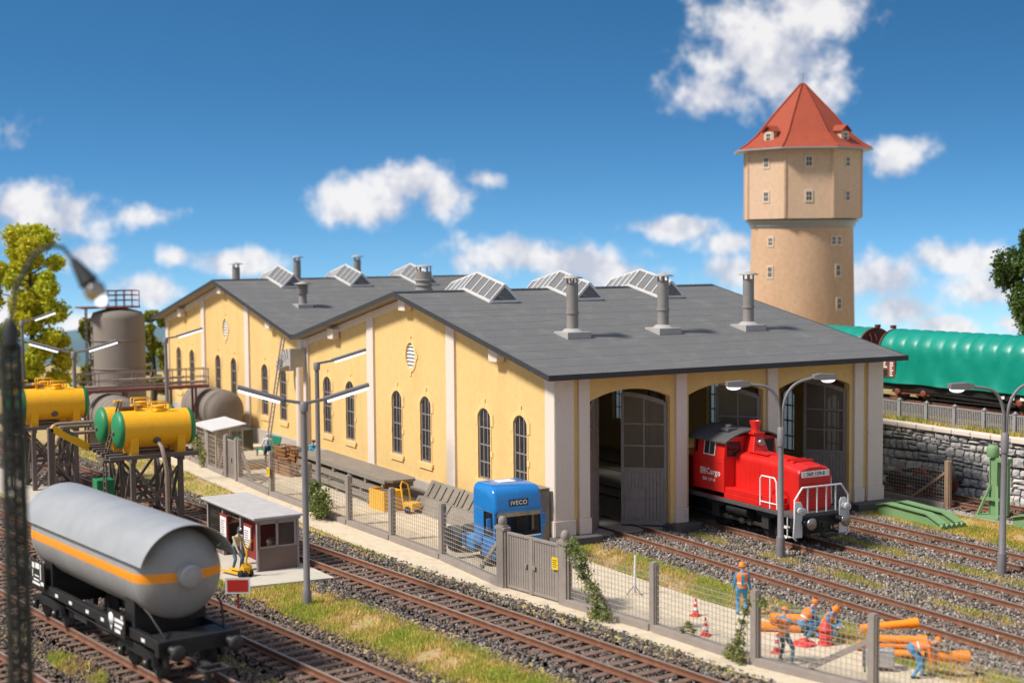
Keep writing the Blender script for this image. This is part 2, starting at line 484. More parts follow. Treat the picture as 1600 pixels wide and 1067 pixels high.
def arch_pts(c, h, zs, zt, n=8):
    s = zt - zs
    r = (h * h + s * s) / (2 * s)
    a = math.degrees(math.asin(h / r))
    return [(c + r * math.sin(R_(-a + 2 * a * i / n)), zt - r + r * math.cos(R_(-a + 2 * a * i / n))) for i in range(n + 1)]
WIN = [-3.1, -6.45, -12.62, -16.02, -22.2, -25.55]
def gable_cols(off, xa, xb):
    cuts = []
    for c in WIN:
        c += off
        lo = [(c - 0.6, WZ0), (c + 0.6, WZ0)]
        cuts.append((c - 0.6, c + 0.6, [(lo, arch_pts(c, 0.6, WZS, WZT))]))
    c = -14.3 + off
    lower = [(c + 0.55 * math.cos(R_(t)), 6.62 + 0.66 * math.sin(R_(t))) for t in range(180, 361, 18)]
    upper = [(c + 0.55 * math.cos(R_(t)), 6.62 + 0.66 * math.sin(R_(t))) for t in range(180, -1, -18)]
    cuts.append((c - 0.55, c + 0.55, [(lower, upper)]))
    cuts.sort()
    out, x = [], xb
    for a, b, o in cuts:
        out.append((x, a, []))
        out.append((a, b, o))
        x = b
    out.append((x, xa, []))
    return out
mb = MB()
strips(mb, gable_cols(0, -0.05, -28.9), G, under, 0.12, 0.45, 'xz')
strips(mb, gable_cols(-29.7, -29.5, -58.3), G, under, 0.12, 0.45, 'xz')
mb.build('side_wall', 'wall_yellow', shed)
mb = MB()
strips(mb, gable_cols(0, -0.05, -28.9), G, under, 17.35, 17.7, 'xz')
strips(mb, gable_cols(-29.7, -29.5, -58.3), G, under, 17.35, 17.7, 'xz')
mb.build('far_wall', 'wall_yellow', shed)
MB().box(-58.4, -58.0, 0.45, 17.35, G, 6.85).build('end_wall', 'wall_yellow', shed)
mb = MB()                                             # track front
DOORS = [(1.80, 5.86), (6.82, 10.90), (11.80, 15.92)]
cols_, y = [], 0.1
for a, b in DOORS:
    cols_.append((y, a, []))
    cols_.append((a, b, [([(a, G), (b, G)], arch_pts((a + b) / 2, (b - a) / 2, 5.52, 5.95, 12))]))
    y = b
cols_.append((y, 17.78, []))
def front_strip():
    for a0, a1, ops in cols_:
        if ops:
            mb.prism(ops[0][1] + [(a1, 6.66), (a0, 6.66)], 'yz', -0.5, -0.14)
        else:
            mb.prism([(a0, G), (a1, G), (a1, 6.66), (a0, 6.66)], 'yz', -0.5, -0.14)
front_strip()
mb.build('track_front_wall', 'wall_yellow', shed)
# pilasters on the yellow side: shaft, foot and the raking frieze under the roof
def pil_side(x0, x1):
    mb = MB()
    top = lambda x: under(x) - 0.02
    mb.prism([(x0, 0.66), (x1, 0.66), (x1, top(x1)), (x0, top(x0))], 'xz', 0.0, 0.12)
    mb.box(x0 - 0.05, x1 + 0.05, -0.06, 0.12, G, 0.655)
    mb.build('pilaster', 'pilaster', shed, 0.02)
for x0, x1 in [(-0.78, -0.02), (-10.12, -9.25), (-19.6, -18.75), (-29.15, -28.3)]:
    pil_side(x0, x1)
for x0, x1 in [(-30.05, -29.25), (-39.75, -38.95), (-49.25, -48.5), (-58.4, -57.7)]:
    pil_side(x0, x1)
for x0, x1 in [(-9.2, -0.83), (-18.7, -10.17), (-28.25, -19.65), (-38.9, -30.1), (-48.45, -39.8), (-57.65, -49.3)]:
    MB().box(x0, x1, -0.03, 0.12, G, 0.60).build('plinth', 'plinth', shed, 0.02)
def frieze(x0, x1):
    MB().prism([(x0, under(x0) - 0.42), (x1, under(x1) - 0.42), (x1, under(x1) - 0.03), (x0, under(x0) - 0.03)], 'xz', 0.02, 0.12).build('frieze', 'pilaster', shed, 0.01)
for x0, x1 in [(-9.23, -0.8), (-14.34, -10.14), (-18.73, -14.34), (-28.28, -19.62), (-38.93, -30.07), (-43.9, -39.77), (-48.48, -43.9), (-57.68, -49.27)]:
    frieze(x0, x1)
for x in (-4.75, -14.34, -23.9, -34.3, -43.9, -53.5):       # purlin ends
    mb = MB()
    mb.prism([(x - 0.36, under(x) - 0.72), (x + 0.36, under(x) - 0.72), (x + 0.42, under(x) - 0.55), (x + 0.42, under(x) - 0.16), (x - 0.42, under(x) - 0.16), (x - 0.42, under(x) - 0.55)], 'xz', -0.34, 0.02)
    mb.build('bracket', 'pilaster', shed, 0.03)
# pilasters on the track front
def pil_front(y0, y1, xf=0.0):
    mb = MB()
    mb.box(-0.14, xf, y0, y1, 0.66, 6.62)
    mb.box(-0.14, xf + 0.06, y0 - 0.04, y1 + 0.04, 0.0, 0.655)
    mb.build('pilaster', 'pilaster', shed, 0.02)
pil_front(0.02, 0.95)
pil_front(16.95, 17.86)
for y0, y1 in [(1.2, 1.72), (6.10, 6.66), (11.06, 11.62), (16.12, 16.66)]:
    pil_front(y0, y1)
for y0, y1 in [(-0.2, 1.95), (5.72, 7.0), (10.8, 11.9), (15.85, 18.2)]:
    mb = MB()
    mb.box(-0.7, 0.62, y0, y1, G - 0.05, -0.006)
    mb.build('door_step', 'block_dark', shed, 0.03)
MB().box(-58, -0.5, 0.45, 17.35, G, RT - 0.1).build('floor', 'floor_in', shed)
# windows
def win_mesh():
    mb = MB()
    a = arch_pts(0, 0.6, WZS, WZT)
    inner = arch_pts(0, 0.52, WZS - 0.02, WZT - 0.08)
    for i in range(8):
        mb.prism([a[i], a[i + 1], inner[i + 1], inner[i]], 'xz', 0.17, 0.27)
    mb.box(-0.6, -0.52, 0.17, 0.27, WZ0, WZS)
    mb.box(0.52, 0.6, 0.17, 0.27, WZ0, WZS)
    mb.box(-0.52, 0.52, 0.17, 0.27, WZ0, WZ0 + 0.09)
    for x in (-0.19, 0.19): mb.box(x - 0.032, x + 0.032, 0.18, 0.25, WZ0 + 0.09, WZT - 0.1)
    for k in range(1, 4):
        z = WZ0 + k * 0.78
        for x0, x1 in ((-0.52, -0.222), (-0.158, 0.158), (0.222, 0.52)):
            mb.box(x0, x1, 0.185, 0.245, z - 0.03, z + 0.03)
    fr = mb.mesh('window', 'frame_grey')
    gl = MB().prism([(-0.52, WZ0 + 0.09), (0.52, WZ0 + 0.09)] + list(reversed(inner)), 'xz', 0.21, 0.222).mesh('glazing', 'glass_win')
    mb = MB()                                        # plaster surround with ears, side blocks and keystone
    o = arch_pts(0, 0.78, WZS + 0.06, WZT + 0.24)
    i_ = arch_pts(0, 0.6, WZS, WZT)
    for k in range(8): mb.prism([i_[k], i_[k + 1], o[k + 1], o[k]], 'xz', 0.085, 0.13)
    for s in (-1, 1):
        mb.prism([(s * 0.6, WZS + 0.02), (s * 0.86, WZS + 0.1), (s * 0.86, WZS - 0.42), (s * 0.62, WZS - 0.42)], 'xz', 0.08, 0.13)
        mb.box(min(s * 0.6, s * 0.68), max(s * 0.6, s * 0.68), 0.085, 0.13, WZ0, WZS - 0.43)
        mb.box(min(s * 0.6, s * 0.82), max(s * 0.6, s * 0.82), 0.08, 0.13, WZ0 + 1.1, WZ0 + 1.34)
    mb.prism([(-0.09, WZT), (0.09, WZT), (0.13, WZT + 0.42), (-0.13, WZT + 0.42)], 'xz', 0.075, 0.13)
    su = mb.mesh('surround', 'wall_trim')
    mb = MB().box(-0.86, 0.86, 0.03, 0.24, WZ0 - 0.16, WZ0 - 0.005)
    mb.box(-0.76, 0.76, 0.04, 0.13, WZ0 - 0.3, WZ0 - 0.165)
    si = mb.mesh('sill', 'wall_trim')
    return fr, gl, su, si
WM = win_mesh()
WMF = WM[1].copy()
WMF.materials.clear()
WMF.materials.append(MATS['glass_frost'])
def window(x, y=0.0, flip=False):
    f = put('window', WM[0], shed, (x, y, 0), (0, 0, math.pi if flip else 0))
    put('glazing', WMF if flip else WM[1], f)
    if not flip:
        put('surround', WM[2], f)
        put('sill', WM[3], f)
for off in (0, -29.7):
    for c in WIN: window(c + off)
for c in WIN: window(c, 17.82, True)
for c in WIN[:4]: window(c - 29.7, 17.82, True)
for off in (0, -29.7):                                # oval louvres
    c = -14.3 + off
    mb = MB()
    for k in range(24):
        t0, t1 = R_(15 * k), R_(15 * k + 15)
        P = lambda t, e: (c + (0.55 + e) * math.cos(t), 6.62 + (0.66 + e) * math.sin(t))
        mb.prism([P(t0, 0), P(t1, 0), P(t1, 0.16), P(t0, 0.16)], 'xz', 0.08, 0.13)
    for dx, dz in ((0, 0.88), (0, -0.88), (0.76, 0), (-0.76, 0)):
        mb.box(c + dx - 0.09, c + dx + 0.09, 0.075, 0.13, 6.62 + dz - 0.12, 6.62 + dz + 0.12)
    ov = mb.build('oval_louvre', 'wall_trim', shed)
    for k in range(7):
        z = 6.08 + k * 0.18
        hx = 0.54 * math.sqrt(max(0.02, 1 - ((z - 6.62) / 0.66) ** 2))
        MB().prism([(0.13, z - 0.07), (0.15, z - 0.09), (0.30, z + 0.08), (0.28, z + 0.1)], 'yz', c - hx, c + hx).build('slat', 'sky_white', ov)
    MB().box(c - 0.54, c + 0.54, 0.34, 0.36, 6.0, 7.26).build('back_board', 'block_dark', ov)
# track doors: planked below, glazed above
def leaf_mesh(side):
    """hinge at x=0, leaf along +x; the top rises away from the hinge"""
    W = 2.0
    mb = MB()
    top = lambda x: 5.40 + 0.40 * math.sin(x / W * math.pi / 2)
    mb.box(0, 0.13, -0.04, 0.04, 0, 5.36)
    mb.box(W - 0.13, W, -0.04, 0.04, 0, 5.74)
    mb.box(0.13, W - 0.13, -0.038, 0.038, 0, 0.16)
    mb.box(0.13, W - 0.13, -0.038, 0.038, 2.32, 2.50)
    for i in range(6):
        x0, x1 = 0.13 + (W - 0.26) * i / 6, 0.13 + (W - 0.26) * (i + 1) / 6
        mb.prism([(x0, top(x0) - 0.2), (x1, top(x1) - 0.2), (x1, top(x1)), (x0, top(x0))], 'xz', -0.037, 0.037)
    xm = W / 2
    mb.box(xm - 0.035, xm + 0.035, -0.03, 0.03, 2.5, top(xm) - 0.19)
    for k in (1, 2):
        z = 2.5 + k * 0.95
        mb.box(0.13, xm - 0.036, -0.03, 0.03, z - 0.03, z + 0.03)
        mb.box(xm + 0.036, W - 0.13, -0.03, 0.03, z - 0.03, z + 0.03)
    fr = mb.mesh('door_leaf', 'door_grey')
    pl = MB()
    n = 11
    for i in range(n):
        x0 = 0.13 + (W - 0.26) * i / n
        pl.box(x0 + 0.008, x0 + (W - 0.26) / n - 0.008, -0.022, 0.022, 0.162, 2.318)
    planks = pl.mesh('planking', 'door_grey')
    wk = MB().box(0.95, 1.78, -0.034, -0.024, 0.3, 1.6).box(0.98, 1.75, 0.024, 0.034, 0.3, 1.6).box(1.62, 1.72, -0.07, -0.034, 0.95, 1.05)
    wicket = wk.mesh('wicket', 'door_grey')
    panes = []
    for i, (x0, x1) in enumerate(((0.13, xm - 0.035), (xm + 0.035, W - 0.13))):
        for k in range(3):
            z0 = 2.5 + 0.95 * k
            z1 = z0 + 0.95 if k < 2 else None
            poly = [(x0, z0), (x1, z0), (x1, z1 or top(x1) - 0.2), (x0, z1 or top(x0) - 0.2)]
            panes.append(MB().prism(poly, 'xz', -0.006, 0.006).mesh('pane', 'glass_door'))
    return fr, planks, wicket, panes
LM = leaf_mesh(1)
def leaf(hy, sgn, ang):
    a = R_(ang)
    d = (-math.sin(a), sgn * math.cos(a))
    o = put('door_leaf', LM[0], shed, (-0.32, hy, -0.12), (0, 0, math.atan2(d[1], d[0])))
    put('planking', LM[1], o)
    put('wicket', LM[2], o)
    for p in LM[3]: put('pane', p, o)
for (a, b), (l, r) in zip(DOORS, ((47, 42), (96, 48), (80, 55))):
    leaf(a + 0.05, 1, l)
    leaf(b - 0.05, -1, r)
# inside: roof beams and posts
for x in (-9.7, -19.1, -29.2):
    mb = MB()
    mb.box(x - 0.14, x + 0.14, 0.46, 17.34, 5.0, 5.3)
    for y in (6.38, 11.34): mb.box(x - 0.13, x + 0.13, y - 0.13, y + 0.13, G, 5.0)
    mb.build('roof_beam', 'door_grey', shed)
# roof
roof = MB()
TH = 0.1
Y0, Y1 = -0.78, 18.55
LAN = (3.92, 8.8, 13.8)
BANDS, _y = [], Y0 + 0.03
for _c in LAN:
    BANDS += [(_y, _c - 0.72, False), (_c - 0.72, _c + 0.72, True)]
    _y = _c + 0.72
BANDS.append((_y, Y1 - 0.03, False))
def slope(xr, zr, xe, rows, yj):
    ze = zr - K * abs(xe - xr)
    s = 1 if xe > xr else -1
    d = MB()                                           # the deck leaves openings under the lanterns
    def zz(x): return zr - K * abs(x - xr)
    for ya, yb, hole in BANDS:
        xa = xr + s * 2.72 if hole else xr
        d.prism([(xa, zz(xa) - 0.02), (xe, ze - 0.02), (xe, ze - 0.16), (xa, zz(xa) - 0.16)], 'xz', ya, yb)
    dk = d.build('roof_deck', 'soffit', shed)
    for ya, yb in ((Y0, Y0 + 0.03), (Y1 - 0.03, Y1)):
        MB().prism([(xr, zr + 0.03), (xe, ze + 0.03), (xe, ze - 0.2), (xr, zr - 0.2)], 'xz', ya, yb).build('barge_board', 'fascia', dk)
    if abs(xe + 29.2) > 1: MB().box(*sorted((xe, xe + 0.05 * s)), Y0, Y1, ze - 0.2, ze + 0.03).build('fascia', 'fascia', dk)
    for i in range(rows):
        edges = [0.0, 1.42, 2.85] + [2.85 + (abs(xe - xr) - 2.85) * q / (rows - 2) for q in range(1, rows - 1)]
        xa, xb = xr + s * edges[i], xr + s * edges[i + 1]
        za, zb = zr - K * abs(xa - xr), zr - K * abs(xb - xr)
        js = [Y0 + 0.03] + sorted(yj + random.uniform(-0.1, 0.1) + (5.5 if i % 2 else 0) for yj in (2.2 + random.uniform(0, 3), 10.5)) + [Y1 - 0.03]
        if i < 2:
            js = None
            segs = [(a_, b_) for a_, b_, h_ in BANDS if not h_]
        else: segs = list(zip(js, js[1:]))
        for ya, yb in segs:
            MB().prism([(xa, za - 0.015), (xb, zb - 0.015), (xb, zb + 0.010), (xa, za + 0.004)], 'xz', ya + 0.004, yb - 0.004).build('felt_sheet', 'roof_felt', dk)
slope(-14.34, 9.78, 0.86, 12, 0)
slope(-14.34, 9.78, -29.18, 11, 0)
slope(-43.9, 9.88, -29.2, 11, 0)
slope(-43.9, 9.88, -59.5, 11, 0)
for xr, zr in ((-14.34, 9.78), (-43.9, 9.88)):
    for ya, yb, h_ in BANDS:
        if not h_: MB().prism([(xr - 0.3, zr - 0.02), (xr, zr + 0.05), (xr + 0.3, zr - 0.02), (xr, zr - 0.01)], 'xz', ya + 0.005, yb - 0.005).build('ridge_cap', 'fascia', shed)
# roof lanterns saddling the ridge
def lantern():
    o = bpy.data.objects.new('roof_lantern', None)
    col.objects.link(o)
    o.parent = shed
    HW, H, L = 0.78, 0.88, 2.85
    fr = MB()
    def zr(x): return -K * abs(x)
    for s in (-1, 1):
        fr.bar((0, 0, H), (s * L, 0, H - K * L), 0.12, 0.1)
        for e in (-1, 1):
            fr.bar((0, e * HW, 0.07), (s * L, e * HW, 0.07 - K * L), 0.12, 0.13)
            for k in range(5):
                x = s * L * k / 4
                wd = 0.13 if k in (0, 4) else 0.07
                if k == 0 and s < 0: continue
                fr.bar((x, e * HW, zr(x) + 0.1), (x, 0, zr(x) + H), wd, 0.08, up=(1, 0, 0))
            for k in range(4):
                xa, xb = s * (L * k / 4 + 0.05), s * (L * (k + 1) / 4 - 0.05)
                p = [(xa, e * (HW - 0.02), zr(xa) + 0.12), (xb, e * (HW - 0.02), zr(xb) + 0.12), (xb, e * 0.03, zr(xb) + H - 0.04), (xa, e * 0.03, zr(xa) + H - 0.04)]
                q = [(x, y - e * 0.012, z) for x, y, z in p]
                MB().add(p + q, [(0, 1, 2, 3), (7, 6, 5, 4), (0, 4, 5, 1), (1, 5, 6, 2), (2, 6, 7, 3), (3, 7, 4, 0)]).build('pane', 'glass_sky', o)
        x = s * L
        fr.bar((x, -HW, zr(x) + 0.07), (x, HW, zr(x) + 0.07), 0.1, 0.12)
        MB().prism([(-HW + 0.06, zr(x) + 0.1), (HW - 0.06, zr(x) + 0.1), (0, zr(x) + H - 0.06)], 'yz', x - 0.012, x + 0.012).build('end_pane', 'glass_sky', o)
    fr.build('lantern_frame', 'sky_white', o, 0.012)
    return o
lan = lantern()
first = True
for xr, zr in ((-14.34, 9.80), (-43.9, 9.90)):
    for y in LAN:
        o = lan if first else copy_tree(lan)
        first = False
        o.location = (xr, y, zr)
# stove pipes on the front slope
def stack(h=2.35, r=0.27):
    o = bpy.data.objects.new('stove_pipe', None)
    col.objects.link(o)
    o.parent = shed
    MB().box(-0.62, 0.62, -0.62, 0.62, -0.16, 0.16).lathe([(0.5, 0.161), (0.36, 0.28), (r + 0.03, 0.30)], 20).build('foot', 'stack_cap', o, 0.02)
    mb = MB().lathe([(r, 0.2), (r, h)], 20).lathe([(r + 0.03, 0.95), (r + 0.04, 1.0), (r + 0.03, 1.05)], 20)
    mb.build('pipe', 'stack_grey', o)
    mb = MB()
    for k in range(4):
        t = R_(45 + 90 * k)
        mb.bar((r * 0.85 * math.cos(t), r * 0.85 * math.sin(t), h), (r * 0.85 * math.cos(t), r * 0.85 * math.sin(t), h + 0.22), 0.06)
    mb.lathe([(0.0, h + 0.38), (0.18, h + 0.33), (0.5, h + 0.23), (0.48, h + 0.2), (0.0, h + 0.26)], 24)
    mb.build('cap', 'stack_cap', o)
    return o
st = stack()
for i, (x, y, z) in enumerate([(-5.05, 3.92, 7.98), (-5.1, 8.9, 7.99), (-5.05, 13.85, 7.98), (-49.2, 7.2, 8.72), (-49.2, 11.9, 8.72)]):
    o = st if i == 0 else copy_tree(st)
    o.location = (x, y, z)
o = copy_tree(st)                                      # stack seen over the back slope of the far bay, without a cap
o.location = (-48.5, 2.4, 8.3)
# louvred ventilator on the far bay
v = bpy.data.objects.new('ventilator', None); col.objects.link(v); v.parent = shed; v.location = (-35.9, 2.62, 8.32)
MB().box(-0.5, 0.5, -0.5, 0.5, -0.14, 0.14).build('foot', 'stack_cap', v, 0.02)
mb = MB().lathe([(0.26, 0.14), (0.24, 0.8)], 16)
for k in range(4): mb.lathe([(0.24, 0.78 + k * 0.15), (0.37, 0.80 + k * 0.15), (0.30, 0.92 + k * 0.15)], 16)
mb.build('pipe', 'stack_grey', v)
MB().lathe([(0.0, 1.55), (0.55, 1.42), (0.53, 1.38), (0.0, 1.42)], 20).build('cap', 'stack_cap', v)
# wide extract duct behind the near ridge
v = bpy.data.objects.new('extract_duct', None); col.objects.link(v); v.parent = shed; v.location = (-18.2, 2.72, 8.95)
mb = MB().lathe([(0.42, 0.0), (0.42, 1.75)], 24)
for z in (0.5, 0.75, 1.0, 1.25): mb.lathe([(0.43, z), (0.47, z + 0.02), (0.47, z + 0.08), (0.43, z + 0.1)], 24)
mb.build('pipe', 'stack_grey', v)
mb = MB()
for k in range(6): mb.bar((0.36 * math.cos(k * 1.047), 0.36 * math.sin(k * 1.047), 1.75), (0.36 * math.cos(k * 1.047), 0.36 * math.sin(k * 1.047), 2.0), 0.05)
mb.lathe([(0.0, 2.12), (0.3, 2.1), (0.46, 2.02), (0.46, 1.99), (0.0, 2.0)], 24)
mb.build('cap', 'stack_cap', v)
# valley: rainwater hopper, bent extract hood and its pipe, ladder up the wall
mb = MB()
mb.box(-28.64, -28.5, -1.0, -0.05, 4.95, 6.2)
pr = [( -29.9 + 1.5 * math.cos(R_(t)), 4.6 + 1.45 * math.sin(R_(t))) for t in range(0, 91, 10)]
hood = [(-28.65 - 2.4 * math.sin(R_(t)), 4.75 + 1.4 * math.cos(R_(t))) for t in range(0, 91, 9)] + [(-30.35, 4.75), (-30.0, 5.0), (-29.4, 5.15), (-28.65, 5.2)]
mb.prism(hood, 'xz', -0.95, -0.15)
eh = mb.build('extract_hood', 'stack_cap', shed, 0.02)
for t in range(12, 80, 11):
    p_ = [(-28.65 - q * 2.4 * math.sin(R_(t)), 4.75 + q * 1.4 * math.cos(R_(t))) for q in (0.62, 1.02)]
    MB().bar((p_[0][0], -0.97, p_[0][1]), (p_[1][0], -0.97, p_[1][1]), 0.05, 0.05).build('rib', 'stack_grey', eh)
MB().tube([(-28.5, -0.45, 5.1), (-28.5, -0.45, 0.3)], 0.22, 12).build('drain_pipe', 'pilaster', shed)
mb = MB()
p0, p1 = Vector((-30.0, -1.9, 0.6)), Vector((-30.3, -0.75, 6.75))
for s in (-0.24, 0.24): mb.bar(p0 + Vector((s, 0, 0)), p1 + Vector((s, 0, 0)), 0.06, 0.08)
for k in range(22):
    p = p0.lerp(p1, (k + 0.5) / 22)
    mb.bar(p + Vector((-0.24, 0, 0)), p + Vector((0.24, 0, 0)), 0.04)
mb.build('wall_ladder', 'frame_grey', shed)
# ------------------------------------------------------------------ terrace, retaining wall, railing
TZ = 2.86
sheet('terrace', [(70, 23.45), (-72, 23.45), (-72, 34), (-50, 62), (70, 75)], TZ, 'terrace_soil')
MB().prism([(70, 23.46), (-72, 23.46), (-72, 34), (-50, 62), (70, 75)], 'xy', G, TZ - 0.01).build('terrace_bank', 'soil')['kind'] = 'structure'
mat('hill_blue', (0.10, 0.17, 0.20), 1.0, 0.2, 0.05)
hv, hf = [], []
for i in range(61):
    t_ = i / 60
    x0_, y0_ = -122 - 10 * t_, -90 + 130 * t_
    for d_, z_ in ((0, G - 3), (6, 0.3 + 0.9 * math.sin(i * 0.7) * 0.4 + 0.5 * math.sin(i * 0.23)), (22, 1.0 + 0.7 * math.sin(i * 0.41 + 1)), (60, -3)):
        hv.append((x0_ - d_ * 0.9, y0_ + d_ * 0.3, z_))
for i in range(60):
    for j in range(3): hf.append((i * 4 + j, i * 4 + 4 + j, i * 4 + 5 + j, i * 4 + 1 + j))
tag(MB().add(hv, hf, True).build('hills', 'hill_blue'), kind='structure')
rw = thing('retaining_wall', 'grey natural stone retaining wall with pale coping below the railway', 'wall', (0, 23.1, G))
tm = MB().box(-40, 40, 0.12, 0.34, -0.05, 3.05)
tm.build('mortar_core', 'block_dark', rw)
def stone_mesh(w, h, dpt, seed, grey):
    """a rough faced block: 4 x 4 front grid pushed about, sides back into the wall"""
    rg = np.random.default_rng(seed)
    n = 4
    v, f = [], []
    for j in range(n):
        for i in range(n):
            e = (i in (0, n - 1)) + (j in (0, n - 1))
            x = (i / (n - 1) - 0.5) * w + rg.uniform(-0.05, 0.05) * w
            z = (j / (n - 1) - 0.5) * h + rg.uniform(-0.06, 0.06) * h
            y = -dpt + (0.0 if e == 0 else 0.05 if e == 1 else 0.09) + rg.uniform(-0.03, 0.03)
            v.append((x, y, z))
    ring = [0, 1, 2, 3, 7, 11, 15, 14, 13, 12, 8, 4]
    for i in ring: v.append((v[i][0] * 1.03, 0.06, v[i][2] * 1.03))
    for j in range(n - 1):
        for i in range(n - 1):
            a = j * n + i
            f.append((a, a + 1, a + n + 1, a + n))
    for k in range(12):
        a, b = ring[k], ring[(k + 1) % 12]
        f.append((b, a, 16 + k, 16 + (k + 1) % 12))
    me = bpy.data.meshes.new('stone')
    me.from_pydata(v, [], f)
    me.materials.append(grey)
    me.polygons.foreach_set('use_smooth', [False] * len(f))
    me.update()
    return me
SM = [mat('stone_%d' % i, c, 0.95, 0.3, 6, 0.9, 16, rgb2=c2, t=0.55) for i, (c, c2) in enumerate([((0.50, 0.475, 0.455), (0.33, 0.315, 0.305)), ((0.56, 0.53, 0.505), (0.40, 0.38, 0.365)), ((0.44, 0.425, 0.41), (0.28, 0.27, 0.26)), ((0.60, 0.555, 0.515), (0.44, 0.405, 0.38))])]
def stones(x0, x1):
    z = 0.02
    k = 0
    rows = [0.50, 0.40, 0.52, 0.42, 0.50, 0.34, 0.36]
    for r, h in enumerate(rows):
        x = x0 - random.uniform(0, 0.5)
        while x < x1:
            wd = random.choice([0.35, 0.42, 0.5, 0.58, 0.66, 0.8]) * random.uniform(0.85, 1.15)
            k += 1
            zz = z + 0.07 * math.sin(x * 0.8 + r)
            if wd > 0.5 and random.random() < 0.22:
                for q in (0, 1):
                    me = stone_mesh(wd - 0.085, h / 2 - 0.07, random.uniform(0.08, 0.14), k * 7 + q, random.choice(SM))
                    put('stone', me, rw, (x + wd / 2, 0.1, zz + h * (0.25 + 0.5 * q)))
            else:
                me = stone_mesh(wd - 0.085, h - 0.08, random.uniform(0.1, 0.2), k * 7, random.choice(SM))
                put('stone', me, rw, (x + wd / 2, 0.1, zz + h / 2), (0, random.uniform(-0.04, 0.04), 0))
            x += wd
        z += h
stones(-8.2, 9.0)
x = -8.4
while x < 10:
    l = random.uniform(1.15, 1.35)
    mb = MB().box(x + 0.02, x + l - 0.02, -0.16, 0.36, 3.04, 3.27 + random.uniform(-0.01, 0.02))
    mb.build('coping_stone', 'pilaster', rw, 0.03)
    x += l
mat('rail_fence_grey', (0.27, 0.26, 0.255), 0.7, 0.08, 3)
rf = thing('picket_railing', 'grey picket railing with capped posts on top of the stone wall', 'railing', (0, 23.95, TZ))
px = np.arange(-9.2, 9.5, 1.93)
pk = MB().box(-0.024, 0.024, -0.02, 0.02, 0.1, 0.89).mesh('picket', 'rail_fence_grey')
for i, x in enumerate(px):
    MB().box(x - 0.08, x + 0.08, -0.08, 0.08, 0, 0.99).box(x - 0.11, x + 0.11, -0.11, 0.11, 0.99, 1.04).lathe([(0.09, 1.04), (0.05, 1.11), (0, 1.13)], 8, (x, 0, 0)).build('post', 'rail_fence_grey', rf)
    if i + 1 < len(px):
        MB().box(x + 0.09, x + 1.84, -0.035, 0.035, 0.89, 0.95).build('top_rail', 'rail_fence_grey', rf)
        MB().box(x + 0.09, x + 1.84, -0.03, 0.03, 0.04, 0.1).build('bottom_rail', 'rail_fence_grey', rf)
        for k in range(15): put('picket', pk, rf, (x + 0.17 + k * 0.114, 0, 0))
# ------------------------------------------------------------------ water tower
mat('tower_lower', (0.55, 0.355, 0.22), 0.9, 0.09, 0.45, 0.3, 12, rgb2=(0.50, 0.315, 0.19), t=0.58, streak=0.3)
mat('tower_upper', (0.60, 0.41, 0.275), 0.9, 0.08, 0.45, 0.3, 12, rgb2=(0.58, 0.39, 0.25), t=0.58, streak=0.3)
mat('tile_red', (0.31, 0.056, 0.025), 0.8, 0.10, 1.5, 0.4, 6)
mat('gutter_grey', (0.30, 0.31, 0.33), 0.5, 0.1, 3)
tw = thing('water_tower', 'tall ochre round water tower with octagonal head and red pointed roof', 'tower', (-34.0, 41.2, TZ), R_(-33))
B = TZ
MB().lathe([(3.95, 0.0), (3.85, 4.0), (3.72, 10.6)], 48).build('shaft', 'tower_lower', tw)
MB().lathe([(3.74, 10.3), (3.9, 10.45), (3.9, 10.6), (4.2, 10.85)], 48).build('moulding', 'gutter_grey', tw)
RO = 4.42                                             # octagon corner radius
def octo(r, z): return [(r * math.cos(R_(22.5 + 45 * k)), r * math.sin(R_(22.5 + 45 * k)), z) for k in range(8)]
def octo_band(mb, rings, cap0=True, cap1=True):
    v = []
    for r, z in rings: v += octo(r, z)
    f = []
    for i in range(len(rings) - 1):
        for k in range(8): f.append((i * 8 + k, i * 8 + (k + 1) % 8, i * 8 + 8 + (k + 1) % 8, i * 8 + 8 + k))
    if cap0: f.append(tuple(range(8))[::-1])
    if cap1: f.append(tuple(range(len(v) - 8, len(v))))
    return mb.add(v, f)
octo_band(MB(), [(3.9, 10.86), (RO, 10.95), (RO, 16.0)]).build('head', 'tower_upper', tw)
for k in range(8):
    x, y, _ = octo(RO, 0)[k]
    MB().box(x - 0.07, x + 0.07, y - 0.07, y + 0.07, 11.0, 15.95).build('corner_strip', 'tower_upper', tw)
rf_ = octo_band(MB(), [(RO + 0.75, 16.0), (RO + 0.05, 16.4), (3.6, 17.1), (2.3, 18.6), (0.12, 20.9)]).build('roof', 'tile_red', tw)
octo_band(MB(), [(RO + 0.1, 15.86), (RO + 0.85, 15.9), (RO + 0.85, 15.99)]).build('gutter', 'gutter_grey', rf_)
MB().tube([(0, 0, 20.8), (0, 0, 21.7)], 0.04, 6).build('finial', 'gutter_grey', rf_)
